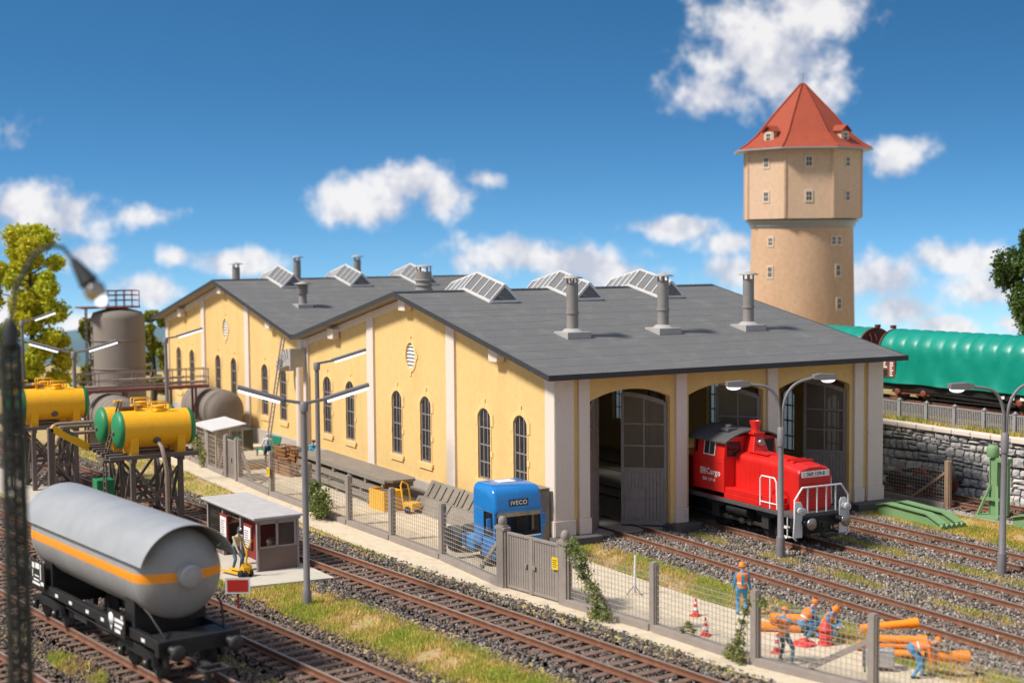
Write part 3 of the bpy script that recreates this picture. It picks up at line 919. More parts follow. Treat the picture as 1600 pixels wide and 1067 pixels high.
# hip ridges
for k in range(8):
    pts = [Vector(octo(r + 0.02, z + 0.03)[k]) for r, z in ((RO + 0.7, 16.02), (RO + 0.05, 16.4), (3.6, 17.1), (2.3, 18.6), (0.12, 20.9))]
    MB().tube(pts, 0.06, 6).build('hip', 'tile_red', rf_)
def small_window(parent, x, y, z, az, w_=0.4, h_=0.66):
    o = MB().box(-0.06, 0.05, -w_ / 2 - 0.1, w_ / 2 + 0.1, -h_ / 2 - 0.12, h_ / 2 + 0.1).build('window', 'tower_frame', parent, 0.01, (x, y, z), (0, 0, az))
    for yy in (-w_ / 4, w_ / 4):
        for zz in (-h_ / 4, h_ / 4):
            MB().box(0.04, 0.062, yy - w_ / 4 + 0.025, yy + w_ / 4 - 0.025, zz - h_ / 4 + 0.03, zz + h_ / 4 - 0.03).build('pane', 'tower_glass', o)
mat('tower_frame', (0.60, 0.49, 0.38), 0.8, 0.05, 3)
mat('tower_glass', (0.05, 0.055, 0.06), 0.15, 0.0)
ra = RO * math.cos(R_(22.5))
for k in (-1, 0, 1):
    a = R_(45 * k)
    for z in (15.0, 12.55):
        small_window(tw, ra * math.cos(a), ra * math.sin(a), z, a)
for da, z in ((-43, 9.3), (-43, 7.1), (30, 9.35), (38, 9.35), (36, 7.2), (37, 4.8)):
    a = R_(da)
    r = 3.72 + (10.6 - z) / 6.6 * 0.13
    small_window(tw, r * math.cos(a), r * math.sin(a), z, a, 0.3 if z > 9 and da > 0 else 0.36, 0.55 if z > 9 else 0.75)
for k in (-1, 1):                                     # dormers
    a = R_(45 * k)
    d = bpy.data.objects.new('dormer', None); col.objects.link(d); d.parent = rf_; d.rotation_euler = (0, 0, a); d.scale = (0.82, 0.8, 0.8); d.location = (0.62 * math.cos(a), 0.62 * math.sin(a), 3.25)
    MB().prism([(2.6, 16.5), (3.95, 16.5), (3.95, 17.45), (2.6, 17.45)], 'xz', -0.55, 0.55).build('cheeks', 'tower_upper', d)
    mb = MB()
    for yy in (-1, 1):
        mb.prism([(yy * 0.75, 17.4), (0, 17.95), (0, 18.03), (yy * 0.78, 17.46)], 'yz', 2.3, 4.15)
    mb.prism([(-0.55, 17.45), (0.55, 17.45), (0, 17.93)], 'yz', 2.35, 3.93)
    mb.build('dormer_roof', 'tile_red', d)
    small_window(d, 3.96, 0, 16.98, 0, 0.5, 0.62)
# ------------------------------------------------------------------ foliage
def leaves(blobs, n, size, pal, squash=0.85, shell=0.55):
    """leaf quads spread through clumps; returns arrays"""
    blobs = np.array(blobs, float)
    wgt = blobs[:, 3] ** 2
    idx = RNG.choice(len(blobs), n, p=wgt / wgt.sum())
    d = RNG.normal(size=(n, 3))
    d /= np.linalg.norm(d, axis=1)[:, None]
    r = blobs[idx, 3] * (shell + (1 - shell) * RNG.random(n)) * (1 + 0.22 * np.sin(7 * d[:, 0] + idx) * np.sin(6 * d[:, 1] + 2 * idx) + 0.12 * np.sin(15 * d[:, 2] + 11 * d[:, 0]))
    c = blobs[idx, :3] + d * r[:, None] * np.array([1, 1, squash])
    a = RNG.normal(size=(n, 3)); a /= np.linalg.norm(a, axis=1)[:, None]
    a = a * 0.75 + d * 0.25
    b = np.cross(a, RNG.normal(size=(n, 3))); b /= np.linalg.norm(b, axis=1)[:, None]
    a = np.cross(b, np.cross(a, b)); a /= np.linalg.norm(a, axis=1)[:, None]
    s = size * (0.6 + 0.8 * RNG.random(n))[:, None]
    v = np.stack([c - a * s * 0.7, c + b * s * 0.45, c + a * s * 0.8, c - b * s * 0.45], 1).reshape(-1, 3)
    f = np.arange(4 * n).reshape(-1, 4)
    pal = np.array(pal)
    cb = RNG.integers(0, len(pal), len(blobs))
    pick = np.where(RNG.random(n) < 0.6, cb[idx], RNG.integers(0, len(pal), n))
    cc = pal[pick] * (0.75 + 0.5 * RNG.random((n, 1)))
    return v, f, np.repeat(cc, 4, 0)
def foliage(name, parent, blobs, n, size, pal, **kw):
    v, f, c = leaves(blobs, n, size, pal, **kw)
    return put(name, npmesh(name, v, f, 'leaf', c), parent)
mat('bark', (0.09, 0.07, 0.05), 0.9, 0.3, 4, 0.5, 12)
def tree(label, loc, h, rad, pal, n, size, lean=0.0, base=2.5, nb=26, group='trees at the back of the yard', seed=1, width=None):
    rg = random.Random(seed)
    t = thing('broadleaf_tree', label, 'tree', loc, 0, group)
    mb = MB()
    mb.tube([(0, 0, -0.2), (0.1, 0.05, h * 0.3), (-0.1, 0.1, h * 0.6), (0.05, 0, h * 0.9)], [0.3, 0.22, 0.14, 0.05], 8)
    blobs = []
    for i in range(nb):
        z = base + (h - base) * (i + 0.5) / nb
        env = rad * (0.55 + 0.45 * math.sin(math.pi * min(1, (z - base) / (h - base) * 1.05))) * (1.0 if z < h * 0.8 else 0.75)
        a = rg.uniform(0, 6.28)
        d = env * rg.uniform(0.2, 0.95)
        r = rad * rg.uniform(0.2, 0.36)
        p = (d * math.cos(a), d * math.sin(a), min(z, h - r))
        blobs.append((*p, r))
        if i % 2 == 0: mb.tube([(0, 0, z - 0.9), (p[0] * 0.5, p[1] * 0.5, z - 0.4), p], [0.08, 0.05, 0.02], 5)
    mb.build('trunk', 'bark', t)
    foliage('crown', t, blobs, n, size, pal)
    return t
YG = [(0.60, 0.57, 0.025), (0.50, 0.52, 0.03), (0.36, 0.41, 0.035), (0.64, 0.57, 0.035)]
DG = [(0.10, 0.16, 0.03), (0.07, 0.12, 0.025), (0.15, 0.20, 0.05), (0.05, 0.085, 0.02)]
tree('tall yellow green leafy tree left of the concrete silo', (-60.8, -9.4, G), 14.4, 3.0, YG, 48000, 0.17, base=1.0, nb=52, seed=5)
tree('yellow green tree at the left picture edge beside the taller one', (-62.5, -12.6, G), 11.0, 2.8, YG, 30000, 0.17, base=1.0, nb=36, seed=9)
tree('small green tree just left of the concrete silo', (-63.0, -4.6, G), 7.2, 1.7, [(0.28, 0.30, 0.04), (0.2, 0.24, 0.04), (0.36, 0.33, 0.03)], 8000, 0.2, base=1.0, nb=16, seed=12)
tree('small yellow green tree between the silo and the shed', (-64.5, 0.6, G), 7.6, 1.7, [(0.28, 0.30, 0.04), (0.2, 0.24, 0.04), (0.36, 0.33, 0.03)], 8000, 0.2, base=1.0, nb=16, seed=3)
tree('dark green tree at the right picture edge behind the covered wagons', (-10.0, 40.0, TZ), 10.2, 3.4, DG, 40000, 0.16, base=3.6, nb=44, seed=21)
# ------------------------------------------------------------------ tracks
def in_view(P, pad=0.3):
    C0 = np.array(cam.matrix_world.translation)
    d = P - C0
    z = d @ np.array(_f)
    u = (d @ np.array(_r)) / z * 2303 / 800
    v_ = (d @ np.array(_u)) / z * 2303 / 533.5
    return (z > 1) & (np.abs(u) < 1 + pad) & (np.abs(v_) < 1 + pad)
OCT = np.array([(1, 0, 0), (-1, 0, 0), (0, 1, 0), (0, -1, 0), (0, 0, 1), (0, 0, -1)], float)
OCF = np.array([(0, 2, 4), (2, 1, 4), (1, 3, 4), (3, 0, 4), (2, 0, 5), (1, 2, 5), (3, 1, 5), (0, 3, 5)])
def scatter_stones(name, label, pts, size, pal, cat='ballast'):
    n = len(pts)
    q = RNG.normal(size=(n, 4)); q /= np.linalg.norm(q, axis=1)[:, None]
    w_, x, y, z = q.T
    Rm = np.stack([1 - 2 * (y * y + z * z), 2 * (x * y - z * w_), 2 * (x * z + y * w_), 2 * (x * y + z * w_), 1 - 2 * (x * x + z * z), 2 * (y * z - x * w_), 2 * (x * z - y * w_), 2 * (y * z + x * w_), 1 - 2 * (x * x + y * y)], 1).reshape(n, 3, 3)
    s = size * (0.55 + 0.75 * RNG.random((n, 1))) * (0.65 + 0.7 * RNG.random((n, 3)))
    v = OCT[None] * (1 + 0.25 * RNG.normal(size=(n, 6, 1))) * s[:, None, :]
    v = np.einsum('nij,nkj->nki', Rm, v) + pts[:, None, :]
    f = (OCF[None] + (np.arange(n) * 6)[:, None, None]).reshape(-1, 3)
    pal = np.array(pal)
    c = pal[RNG.integers(0, len(pal), n)] * (0.6 + 0.75 * RNG.random((n, 1)))
    o = put(name, npmesh(name, v.reshape(-1, 3), f, 'ballast_stone', np.repeat(c, 6, 0)))
    return tag(o, label, cat, kind='stuff')
GREY = [(0.165, 0.15, 0.14), (0.215, 0.195, 0.18), (0.115, 0.107, 0.103), (0.29, 0.265, 0.24), (0.075, 0.07, 0.068)]
LIGHT = [(0.21, 0.178, 0.152), (0.265, 0.228, 0.195), (0.145, 0.125, 0.11), (0.35, 0.305, 0.265), (0.09, 0.078, 0.07), (0.22, 0.165, 0.125)]
BROWN = [(0.14, 0.104, 0.085), (0.185, 0.135, 0.105), (0.09, 0.07, 0.06), (0.23, 0.175, 0.14), (0.06, 0.05, 0.045)]
slp = MB().box(-0.14, 0.14, -1.3, 1.3, -0.34, -0.205)
for s in (-1, 1): slp.box(-0.1, 0.1, s * 0.752 - 0.19, s * 0.752 + 0.19, -0.205, -0.19)
slp = slp.mesh('sleeper', 'sleeper')
def track(label, p0, p1, z=RT, rails='rail_rust', dens=105, size=0.062, pal=GREY, hw=1.75, foot=2.5, ballast=True, blabel=None, g=G, depth=0.30):
    p0, p1 = Vector(p0), Vector(p1)
    L = (p1 - p0).length
    ang = math.atan2(p1.y - p0.y, p1.x - p0.x)
    t = thing('railway_track', label, 'track', (p0.x, p0.y, z), ang, 'standard gauge tracks')
    prof = [(-0.09, -0.19), (0.09, -0.19), (0.09, -0.165), (0.02, -0.14), (0.02, -0.065), (0.048, -0.045), (0.048, -0.003), (-0.048, -0.003), (-0.048, -0.045), (-0.02, -0.065), (-0.02, -0.14), (-0.09, -0.165)]
    for s in (-1, 1):
        r = MB().prism([(a + s * 0.752, b) for a, b in prof], 'yz', 0, L).build('rail', rails, t)
        MB().box(0, L, s * 0.752 - 0.042, s * 0.752 + 0.042, -0.003, 0.0).build('rail_head', 'rail_top', r)
    n = int(L / 0.63)
    for i in range(n):
        put('sleeper', slp, t, (0.3 + i * 0.63 + random.uniform(-0.02, 0.02), random.uniform(-0.03, 0.03), 0), (0, 0, random.uniform(-0.012, 0.012)))
    if not ballast: return t
    top = z - depth
    bed = MB().prism([(-foot, g - z - 0.02), (foot, g - z - 0.02), (hw, top - z), (-hw, top - z)], 'yz', -0.2, L + 0.2)
    tag(bed.build('ballast_bed', 'ballast_bed', None, 0, (p0.x, p0.y, z), (0, 0, ang)), kind='structure')
    N = int(L * foot * 2 * dens)
    u = RNG.random(N) * L
    vv = (RNG.random(N) * 2 - 1) * (foot + 0.12)
    zz = np.where(np.abs(vv) < hw, top, top + (np.abs(vv) - hw) / (foot - hw) * (g - top)) + RNG.random(N) * 0.035
    # fewer stones on the sleeper ends than between them
    ph = ((u - 0.3) / 0.63 + 0.5) % 1.0
    on = (np.abs(ph - 0.5) < 0.22) & (np.abs(vv) < 1.22)
    rl = np.abs(np.abs(vv) - 0.752) < 0.11
    keep = ~((on & (RNG.random(N) > (0.12 if depth > 0.25 else 0.6))) | (rl & (RNG.random(N) > 0.2)))
    zz = np.where(np.abs(vv) < 1.3, zz + 0.02, zz)
    P = np.stack([p0.x + u * math.cos(ang) - vv * math.sin(ang), p0.y + u * math.sin(ang) + vv * math.cos(ang), zz], 1)[keep]
    P = P[in_view(P)]
    P = P[~((P[:, 0] > -7.7) & (P[:, 0] < 0.95) & (P[:, 1] > -13.9) & (P[:, 1] < -10.25 + 0.05 * P[:, 0]))]
    P = P[~((P[:, 0] < -0.3) & (P[:, 1] > 0.2) & (P[:, 1] < 17.8))]
    scatter_stones('ballast', blabel or 'grey ballast stones around the ' + label, P, size, pal)
    return t
def lt(a, k): return lambda x: a + k * x
T4, T5, T6, T7 = lt(-9.15, 0.124), lt(-16.5, 0.150), lt(-20.4, 0.150), lt(-24.75, 0.165)
def trk(label, fn, x0, x1, **kw): return track(label, (x0, fn(x0), 0), (x1, fn(x1), 0), **kw)
track('rusty track running into the left shed door', (-24, 4.0, 0), (34, 4.0, 0), blabel='grey ballast stones of the track into the left shed door', depth=0.235, pal=LIGHT)
track('rusty track under the red locomotive', (-24, 8.62, 0), (30, 8.62, 0), blabel='grey ballast stones of the track under the red locomotive', depth=0.235, pal=LIGHT)
track('rusty track running into the right shed door', (-24, 13.3, 0), (26, 13.3, 0), blabel='grey ballast stones of the track into the right shed door', depth=0.235, pal=LIGHT)
trk('rusty track alongside the wire fence', T4, -62, 28, pal=BROWN + BROWN + GREY, blabel='dark ballast stones of the track alongside the wire fence')
trk('dark railed track beside the grass strip in front', T5, -44, 24, blabel='brownish ballast stones of the dark railed track', pal=BROWN, foot=2.3, hw=1.7)
trk('track under the grey tank wagon', T6, -46, 18, blabel='brown ballast stones under the tank wagon', pal=BROWN, foot=2.0, hw=1.7)
trk('track in the bottom left corner', T7, -6, 16, blabel='brown ballast stones in the bottom left corner', pal=BROWN, foot=2.2, hw=1.7)
trk('track at the foot of the stone wall', lt(21.35, 0.03), -12, 12, blabel='ballast stones along the foot of the stone wall', foot=1.72, hw=1.5, dens=40)
track('upper track under the green covered wagons', (-36, 25.96, 0), (14, 30.46, 0), z=TZ + 0.5, ballast=True, foot=2.2, g=TZ, dens=30, blabel='ballast stones under the green covered wagons')
# ------------------------------------------------------------------ grass
def grass(name, label, n, inside, box, z, h, pal, patch):
    x = box[0] + (box[1] - box[0]) * RNG.random(n)
    y = box[2] + (box[3] - box[2]) * RNG.random(n)
    k = inside(x, y)
    nz = 0.5 + 0.25 * np.sin(x * 1.3 + 1.7 * np.sin(y * 0.9)) + 0.25 * np.sin(y * 2.1 + x * 0.7 + 1.2 * np.sin(x * 0.6)) + 0.15 * np.sin(x * 4.1 + y * 3.3)
    k &= RNG.random(n) < np.clip(patch + (nz - 0.5) * 1.6, 0.04, 1)
    P = np.stack([x, y, np.full(n, z)], 1)
    k &= in_view(P)
    P, nz = P[k], nz[k]
    n = len(P)
    a = RNG.random(n) * 6.283
    hh = h * (0.45 + 0.9 * RNG.random(n))
    ln = 0.55 * hh * RNG.random(n)
    b = RNG.random(n) * 6.283
    wd = 0.014 + 0.016 * RNG.random(n)
    e = np.stack([np.cos(a) * wd, np.sin(a) * wd, np.zeros(n)], 1)
    tip = P + np.stack([np.cos(b) * ln, np.sin(b) * ln, hh], 1)
    v = np.stack([P - e, P + e, tip], 1).reshape(-1, 3)
    pal = np.array(pal)
    m_ = np.clip(nz + RNG.normal(size=n) * 0.22, 0, 0.999)
    c = pal[(m_ * len(pal)).astype(int)] * (0.7 + 0.6 * RNG.random((n, 1)))
    o = put(name, npmesh(name, v, np.arange(3 * n).reshape(-1, 3), 'grass_blade', np.repeat(c, 3, 0)))
    return tag(o, label, 'grass', kind='stuff')
GP = [(0.66, 0.44, 0.19), (0.62, 0.46, 0.16), (0.58, 0.48, 0.13), (0.55, 0.50, 0.11), (0.47, 0.47, 0.085), (0.36, 0.41, 0.065)]
GO = [(0.66, 0.45, 0.14), (0.60, 0.43, 0.11), (0.56, 0.45, 0.10), (0.45, 0.41, 0.08), (0.32, 0.34, 0.06)]
off4 = lambda x, y: y - (-9.15 + 0.124 * x)
off5 = lambda x, y: y - (-16.5 + 0.150 * x)
off6 = lambda x, y: y - (-20.4 + 0.150 * x)
grass('grass', 'yellow green grass strip between the two front tracks', 230000, lambda x, y: (off4(x, y) < -2.25) & (off5(x, y) > 2.1) & ~((x > -7.6) & (x < 1.0) & (y > -13.9) & (y < -10.2)), (-14, 24, -15.5, -8), G, 0.13, GP, 0.8)
grass('grass', 'sparse grass verge between the fence and its track', 110000, lambda x, y: (off4(x, y) > 2.2) & (y < strip_y(x) + 0.1), (-46, 28, -13, -2), G, 0.12, GP, 0.6)
grass('grass', 'grass verge between the paved yard and the left shed door track', 110000, lambda x, y: (y > -0.35 + 0.02 * x) & (y < 1.95), (0.6, 26, -0.4, 2), G, 0.12, GP, 0.7)
grass('grass', 'dry grass between the left and middle shed tracks', 36000, lambda x, y: np.abs(y - 6.31) < 0.42 - 0.1 * np.sin(x * 1.7), (0.9, 28, 5.7, 7), G, 0.15, GO, 0.6)
grass('grass', 'dry grass between the middle and right shed tracks', 30000, lambda x, y: np.abs(y - 10.96) < 0.42 - 0.1 * np.sin(x * 1.3), (0.9, 26, 10.3, 11.6), G, 0.15, GO, 0.65)
grass('grass', 'ochre dry grass in front of the green lifting jack', 60000, lambda x, y: (y > 15.3) & (y < 19.3), (0.6, 18, 15.2, 19.4), G, 0.1, GO, 0.8)
grass('grass', 'dry grass strip at the foot of the picket railing', 16000, lambda x, y: y > 23.55, (-9, 10, 23.5, 24.6), TZ, 0.2, GO, 0.6)
grass('grass', 'grass tuft between the tank wagon track and the corner track', 9000, lambda x, y: ((x - 8.2) / 2.0) ** 2 + ((y + 21.2 - 0.15 * (x - 8)) / 0.5) ** 2 < 1, (5, 12, -22.5, -19.5), G, 0.22, GP, 0.9)
grass('grass', 'dry tufts between the dark railed track and the tank wagon track', 14000, lambda x, y: (off5(x, y) < -1.75) & (off6(x, y) > 1.7), (6, 20, -19, -14), G, 0.15, GO, 0.4)
# ------------------------------------------------------------------ red diesel shunter
mat('loco_red', (0.62, 0.016, 0.012), 0.38, 0.05, 2, spec=0.5)
mat('loco_grey', (0.085, 0.084, 0.085), 0.55, 0.12, 3)
mat('chrome', (0.34, 0.31, 0.28), 0.3, 0.15, 4, metal=0.9)
mat('rod_metal', (0.15, 0.135, 0.12), 0.35, 0.2, 6, metal=0.8)
mat('cab_glass', (0.015, 0.016, 0.017), 0.08, 0.0, spec=0.6)
mat('lamp_lens', (0.45, 0.44, 0.42), 0.15, 0.0)
lo = thing('diesel_locomotive', 'red diesel shunting locomotive with white front railing leaving the middle shed door', 'locomotive', (0, 8.62, RT))
mb = MB().box(-3.5, 6.42, -1.42, 1.42, 1.20, 1.37)
mb.build('footplate', 'loco_grey', lo, 0.02)
MB().box(-3.3, 6.2, -0.75, 0.75, 0.45, 1.2).box(6.2, 6.42, -1.4, 1.4, 0.78, 1.2).build('frame', 'black_iron', lo, 0.03)
for s in (-1, 1):
    MB().box(-0.4, 5.45, *sorted((s * 0.84, s * 1.40)), 1.372, 1.62).box(-0.4, 5.35, *sorted((s * 0.84, s * 1.36)), 1.622, 1.84).build('side_locker', 'loco_red', lo, 0.025)
# long hood, its top falling a little to the front
def hood_sec(x, zt):
    w_ = 0.83
    pts = [(-w_, 1.375), (-w_, zt - 0.30)] + [(-w_ + 0.24 - 0.24 * math.cos(R_(t)), zt - 0.30 + 0.24 * math.sin(R_(t))) for t in (25, 50, 75)] + [(-0.3, zt + 0.02), (0.3, zt + 0.02)]
    pts += [(w_ - 0.24 + 0.24 * math.cos(R_(t)), zt - 0.30 + 0.24 * math.sin(R_(t))) for t in (75, 50, 25)] + [(w_, zt - 0.30), (w_, 1.375)]
    return [(x, y, z) for y, z in pts]
secs = [hood_sec(1.8, 3.34), hood_sec(3.9, 3.32), hood_sec(5.2, 3.25), hood_sec(5.95, 3.16), hood_sec(6.08, 3.10)]
n = len(secs[0])
mb = MB()
for a, b in zip(secs, secs[1:]):
    mb.add(a + b, [(i, i + 1, n + i + 1, n + i) for i in range(n - 1)], False)
mb.add(secs[-1], [tuple(range(n))])
hd = mb.build('hood', 'loco_red', lo, 0.02)
for x in (2.9, 3.55, 4.25, 5.0):
    MB().box(x, x + 0.03, -0.842, 0.842, 1.9, 2.95).build('door_joint', 'loco_red', hd)
for i in range(9):                                     # radiator slats
    MB().box(6.078, 6.12, -0.66, 0.66, 1.46 + i * 0.13, 1.53 + i * 0.13).build('slat', 'loco_red', hd)
MB().box(6.08, 6.125, -0.70, 0.70, 2.74, 2.98).build('number_plate', 'white_paint', hd)
text('front_number', '360 159-8', 0.2, 'letter_black', hd, (6.127, 0, 2.86), (R_(90), 0, R_(90)), 0.003, 0.004)
mb = MB()
for x in (4.9, 5.3): mb.box(x - 0.05, x + 0.05, -0.5, 0.5, 3.22, 3.33)
mb.box(2.4, 3.7, -0.55, -0.1, 3.34, 3.38)
mb.build('hood_hatch', 'loco_red', hd, 0.01)
# cab
cb = MB().prism([(-1.40, 1.375), (1.40, 1.375), (1.40, 3.05), (1.30, 3.86), (0, 4.02), (-1.30, 3.86), (-1.40, 3.05)], 'yz', -0.35, 1.88).build('cab', 'loco_red', lo, 0.03)
for s in (-1, 1):
    # side windows lean in with the cab side
    def q(x, z, e): return (x, s * (1.40 - (z - 3.05) * 0.1235 + e), z)
    for (x0, x1, nm) in ((0.42, 1.22, 'side_window'), (-0.25, 0.05, 'cab_door_window')):
        f = MB()
        ro = [q(x0, 3.1, 0.0), q(x1, 3.1, 0.0), q(x1, 3.76, 0.0), q(x0, 3.76, 0.0)]
        rr = [q(x0, 3.1, 0.02), q(x1, 3.1, 0.02), q(x1, 3.76, 0.02), q(x0, 3.76, 0.02)]
        f.add(ro + rr, [(4, 5, 6, 7), (0, 1, 5, 4), (1, 2, 6, 5), (2, 3, 7, 6), (3, 0, 4, 7)])
        wn = f.build(nm, 'white_paint' if nm == 'side_window' else 'loco_red', cb)
        xs_ = ((x0 + 0.05, (x0 + x1) / 2 - 0.02), ((x0 + x1) / 2 + 0.02, x1 - 0.05)) if nm == 'side_window' else ((x0 + 0.05, x1 - 0.05),)
        for a, b in xs_:
            MB().add([q(a, 3.15, 0.024), q(b, 3.15, 0.024), q(b, 3.71, 0.024), q(a, 3.71, 0.024)], [(0, 1, 2, 3)]).build('pane', 'cab_glass', wn)
    y0, y1 = sorted((s * 0.55, s * 1.24))
    MB().box(1.88, 1.905, y0, y1, 3.12, 3.74).build('front_window', 'cab_glass', cb)
    MB().box(-0.375, -0.35, y0, y1, 3.12, 3.74).build('rear_window', 'cab_glass', cb)
    MB().box(-0.38, 1.9, *sorted((s * 1.40, s * 1.42)), 2.84, 2.88).build('cab_moulding', 'loco_red', cb)
mb = MB()
pts = [(y, 4.22 - 0.145 * (y / 1.0) ** 2 - 0.03 * abs(y) ** 3) for y in np.linspace(-1.52, 1.52, 13)]
mb.prism(pts + [(y, z - 0.07) for y, z in reversed(pts)], 'yz', -0.62, 2.14)
rfo = mb.build('cab_roof', 'loco_grey', lo, 0.01)
MB().box(0.9, 1.5, -0.9, -0.4, 4.12, 4.26).lathe([(0.16, 4.26), (0.16, 4.36), (0.1, 4.4)], 10, (1.2, -0.65, 0)).build('roof_ventilator', 'loco_grey', rfo, 0.02)
# exhaust box and funnel
mb = MB().add([(1.95, -0.42, 3.3), (2.62, -0.42, 3.3), (2.62, 0.42, 3.3), (1.95, 0.42, 3.3), (1.98, -0.2, 4.05), (2.42, -0.2, 4.05), (2.42, 0.2, 4.05), (1.98, 0.2, 4.05)], [(0, 1, 5, 4), (1, 2, 6, 5), (2, 3, 7, 6), (3, 0, 4, 7), (4, 5, 6, 7)])
eb = mb.build('exhaust_box', 'loco_red', lo, 0.03)
MB().box(1.9, 2.5, -0.3, 0.3, 4.05, 4.15).lathe([(0.2, 4.15), (0.17, 4.35), (0.26, 4.62), (0.24, 4.62), (0.15, 4.36)], 16, (2.2, 0, 0)).build('funnel', 'loco_red', eb, 0.01)
MB().lathe([(0.14, 0), (0.16, 0.18), (0.13, 0.2)], 14, (2.5, 0, 3.72), (1, 0, 0)).build('top_headlight', 'chrome', eb)
# lettering on the cab side
for s, rz in ((-1, 0.0),):
    y = s * 1.405
    mb = MB().box(0.19, 0.57, y - 0.004, y, 2.25, 2.28).box(0.19, 0.57, y - 0.004, y, 2.49, 2.52).box(0.19, 0.22, y - 0.004, y, 2.281, 2.489).box(0.54, 0.57, y - 0.004, y, 2.281, 2.489)
    mb.build('emblem_frame', 'letter_white', cb)
    text('emblem_letters', 'DB', 0.21, 'letter_white', cb, (0.38, y - 0.002, 2.385), (R_(90), 0, rz), 0.003, 0.006)
    text('operator_name', 'Cargo', 0.36, 'letter_white', cb, (1.12, y - 0.002, 2.38), (R_(90), 0, rz), 0.003, 0.008)
    text('running_number', '360 159-8', 0.2, 'letter_white', cb, (0.80, y - 0.002, 2.04), (R_(90), 0, rz), 0.003, 0.002)
# front railing, lamp plates, buffers
mb = MB()
R0 = 6.49
mb.tube([(R0, -1.38, 1.2), (R0, -1.38, 1.95), (R0, -1.0, 2.42), (R0, 1.0, 2.42), (R0, 1.38, 1.95), (R0, 1.38, 1.2)], 0.04, 8)
for y in (-0.72, -0.24, 0.24, 0.72): mb.tube([(R0, y, 1.37), (R0, y, 2.42)], 0.032, 8)
for s in (-1, 1):
    mb.tube([(R0, s * 1.38, 1.2), (R0 - 0.02, s * 1.42, 0.45), (R0 - 0.02, s * 1.28, 0.32)], 0.035, 8)
fr = mb.build('front_railing', 'white_paint', lo)
for s in (-1, 1):
    y = s * 1.16
    mb = MB().prism([(y - 0.2, 0.42), (y + 0.2, 0.42), (y + 0.2, 1.7), (y + 0.12, 1.86), (y - 0.12, 1.86), (y - 0.2, 1.7)], 'yz', 6.425, 6.46)
    mb.build('lamp_plate', 'white_paint', lo, 0.01)
    MB().lathe([(0.13, 0), (0.15, 0.16), (0.15, 0.3), (0.12, 0.3)], 16, (6.46, y, 1.52), (1, 0, 0)).build('headlight', 'white_paint', lo)
    MB().lathe([(0.11, 0.298), (0.06, 0.33), (0, 0.335)], 14, (6.46, y, 1.52), (1, 0, 0)).build('lens', 'lamp_lens', lo)
    bf = MB().lathe([(0.13, 0), (0.13, 0.35), (0.09, 0.36), (0.09, 0.5)], 16, (6.42, s * 0.875, 1.02), (1, 0, 0)).build('buffer', 'black_iron', lo)
    MB().lathe([(0.24, 0.5), (0.25, 0.54), (0.17, 0.585), (0.0, 0.6)], 20, (6.42, s * 0.875, 1.02), (1, 0, 0)).build('buffer_head', 'chrome', bf)
    # grab rails on the side lockers
    g = MB().tube([(4.35, s * 1.41, 1.45), (4.35, s * 1.41, 2.55), (4.45, s * 1.41, 2.68), (5.25, s * 1.41, 2.68), (5.38, s * 1.41, 2.52), (5.44, s * 1.41, 1.42)], 0.035, 8)
    g.tube([(4.35, s * 1.41, 1.62), (5.43, s * 1.41, 1.62)], 0.03, 8).tube([(4.98, s * 1.41, 1.4), (4.98, s * 1.41, 2.68)], 0.03, 8)
    g.build('side_grab_rail', 'white_paint', lo)
    st_ = MB()
    for z in (0.35, 0.75): st_.box(5.55, 6.1, *sorted((s * 1.15, s * 1.42)), z, z + 0.04)
    for x in (5.57, 6.08): st_.box(x - 0.02, x + 0.02, *sorted((s * 1.38, s * 1.42)), 0.35, 1.2)
    st_.build('step', 'white_paint' if s < 0 else 'black_iron', lo)
MB().box(6.42, 6.75, -0.12, 0.12, 0.75, 1.0).box(6.75, 7.05, -0.3, 0.3, 0.45, 0.6).box(6.5, 6.8, -0.1, 0.1, 0.35, 0.75).build('coupling', 'black_iron', lo, 0.03)
def wheel_part(parent, x, r, y=0.74, spokes=9, m='black_iron', name='wheel'):
    for s in (-1, 1):
        mb = MB()
        mb.lathe([(r - 0.09, -0.06), (r, -0.06), (r, 0.06), (r + 0.03, 0.08), (r - 0.09, 0.08)], 28, (x, s * y, r), (0, 1, 0))
        mb.lathe([(0.0, -0.1), (0.14, -0.1), (0.14, 0.1), (0, 0.1)], 12, (x, s * y, r), (0, 1, 0))
        if spokes:
            for k in range(spokes):
                t = 2 * math.pi * k / spokes
                mb.bar((x, s * y, r), (x + (r - 0.07) * math.cos(t), s * y, r + (r - 0.07) * math.sin(t)), 0.05, 0.08)
        else:
            mb.lathe([(0.0, -0.02), (r - 0.08, -0.04), (r - 0.08, 0.04), (0.0, 0.02)], 20, (x, s * y, r), (0, 1, 0))
        mb.build(name, m, parent)
for x in (-2.0, 0.9, 4.3): wheel_part(lo, x, 0.62)
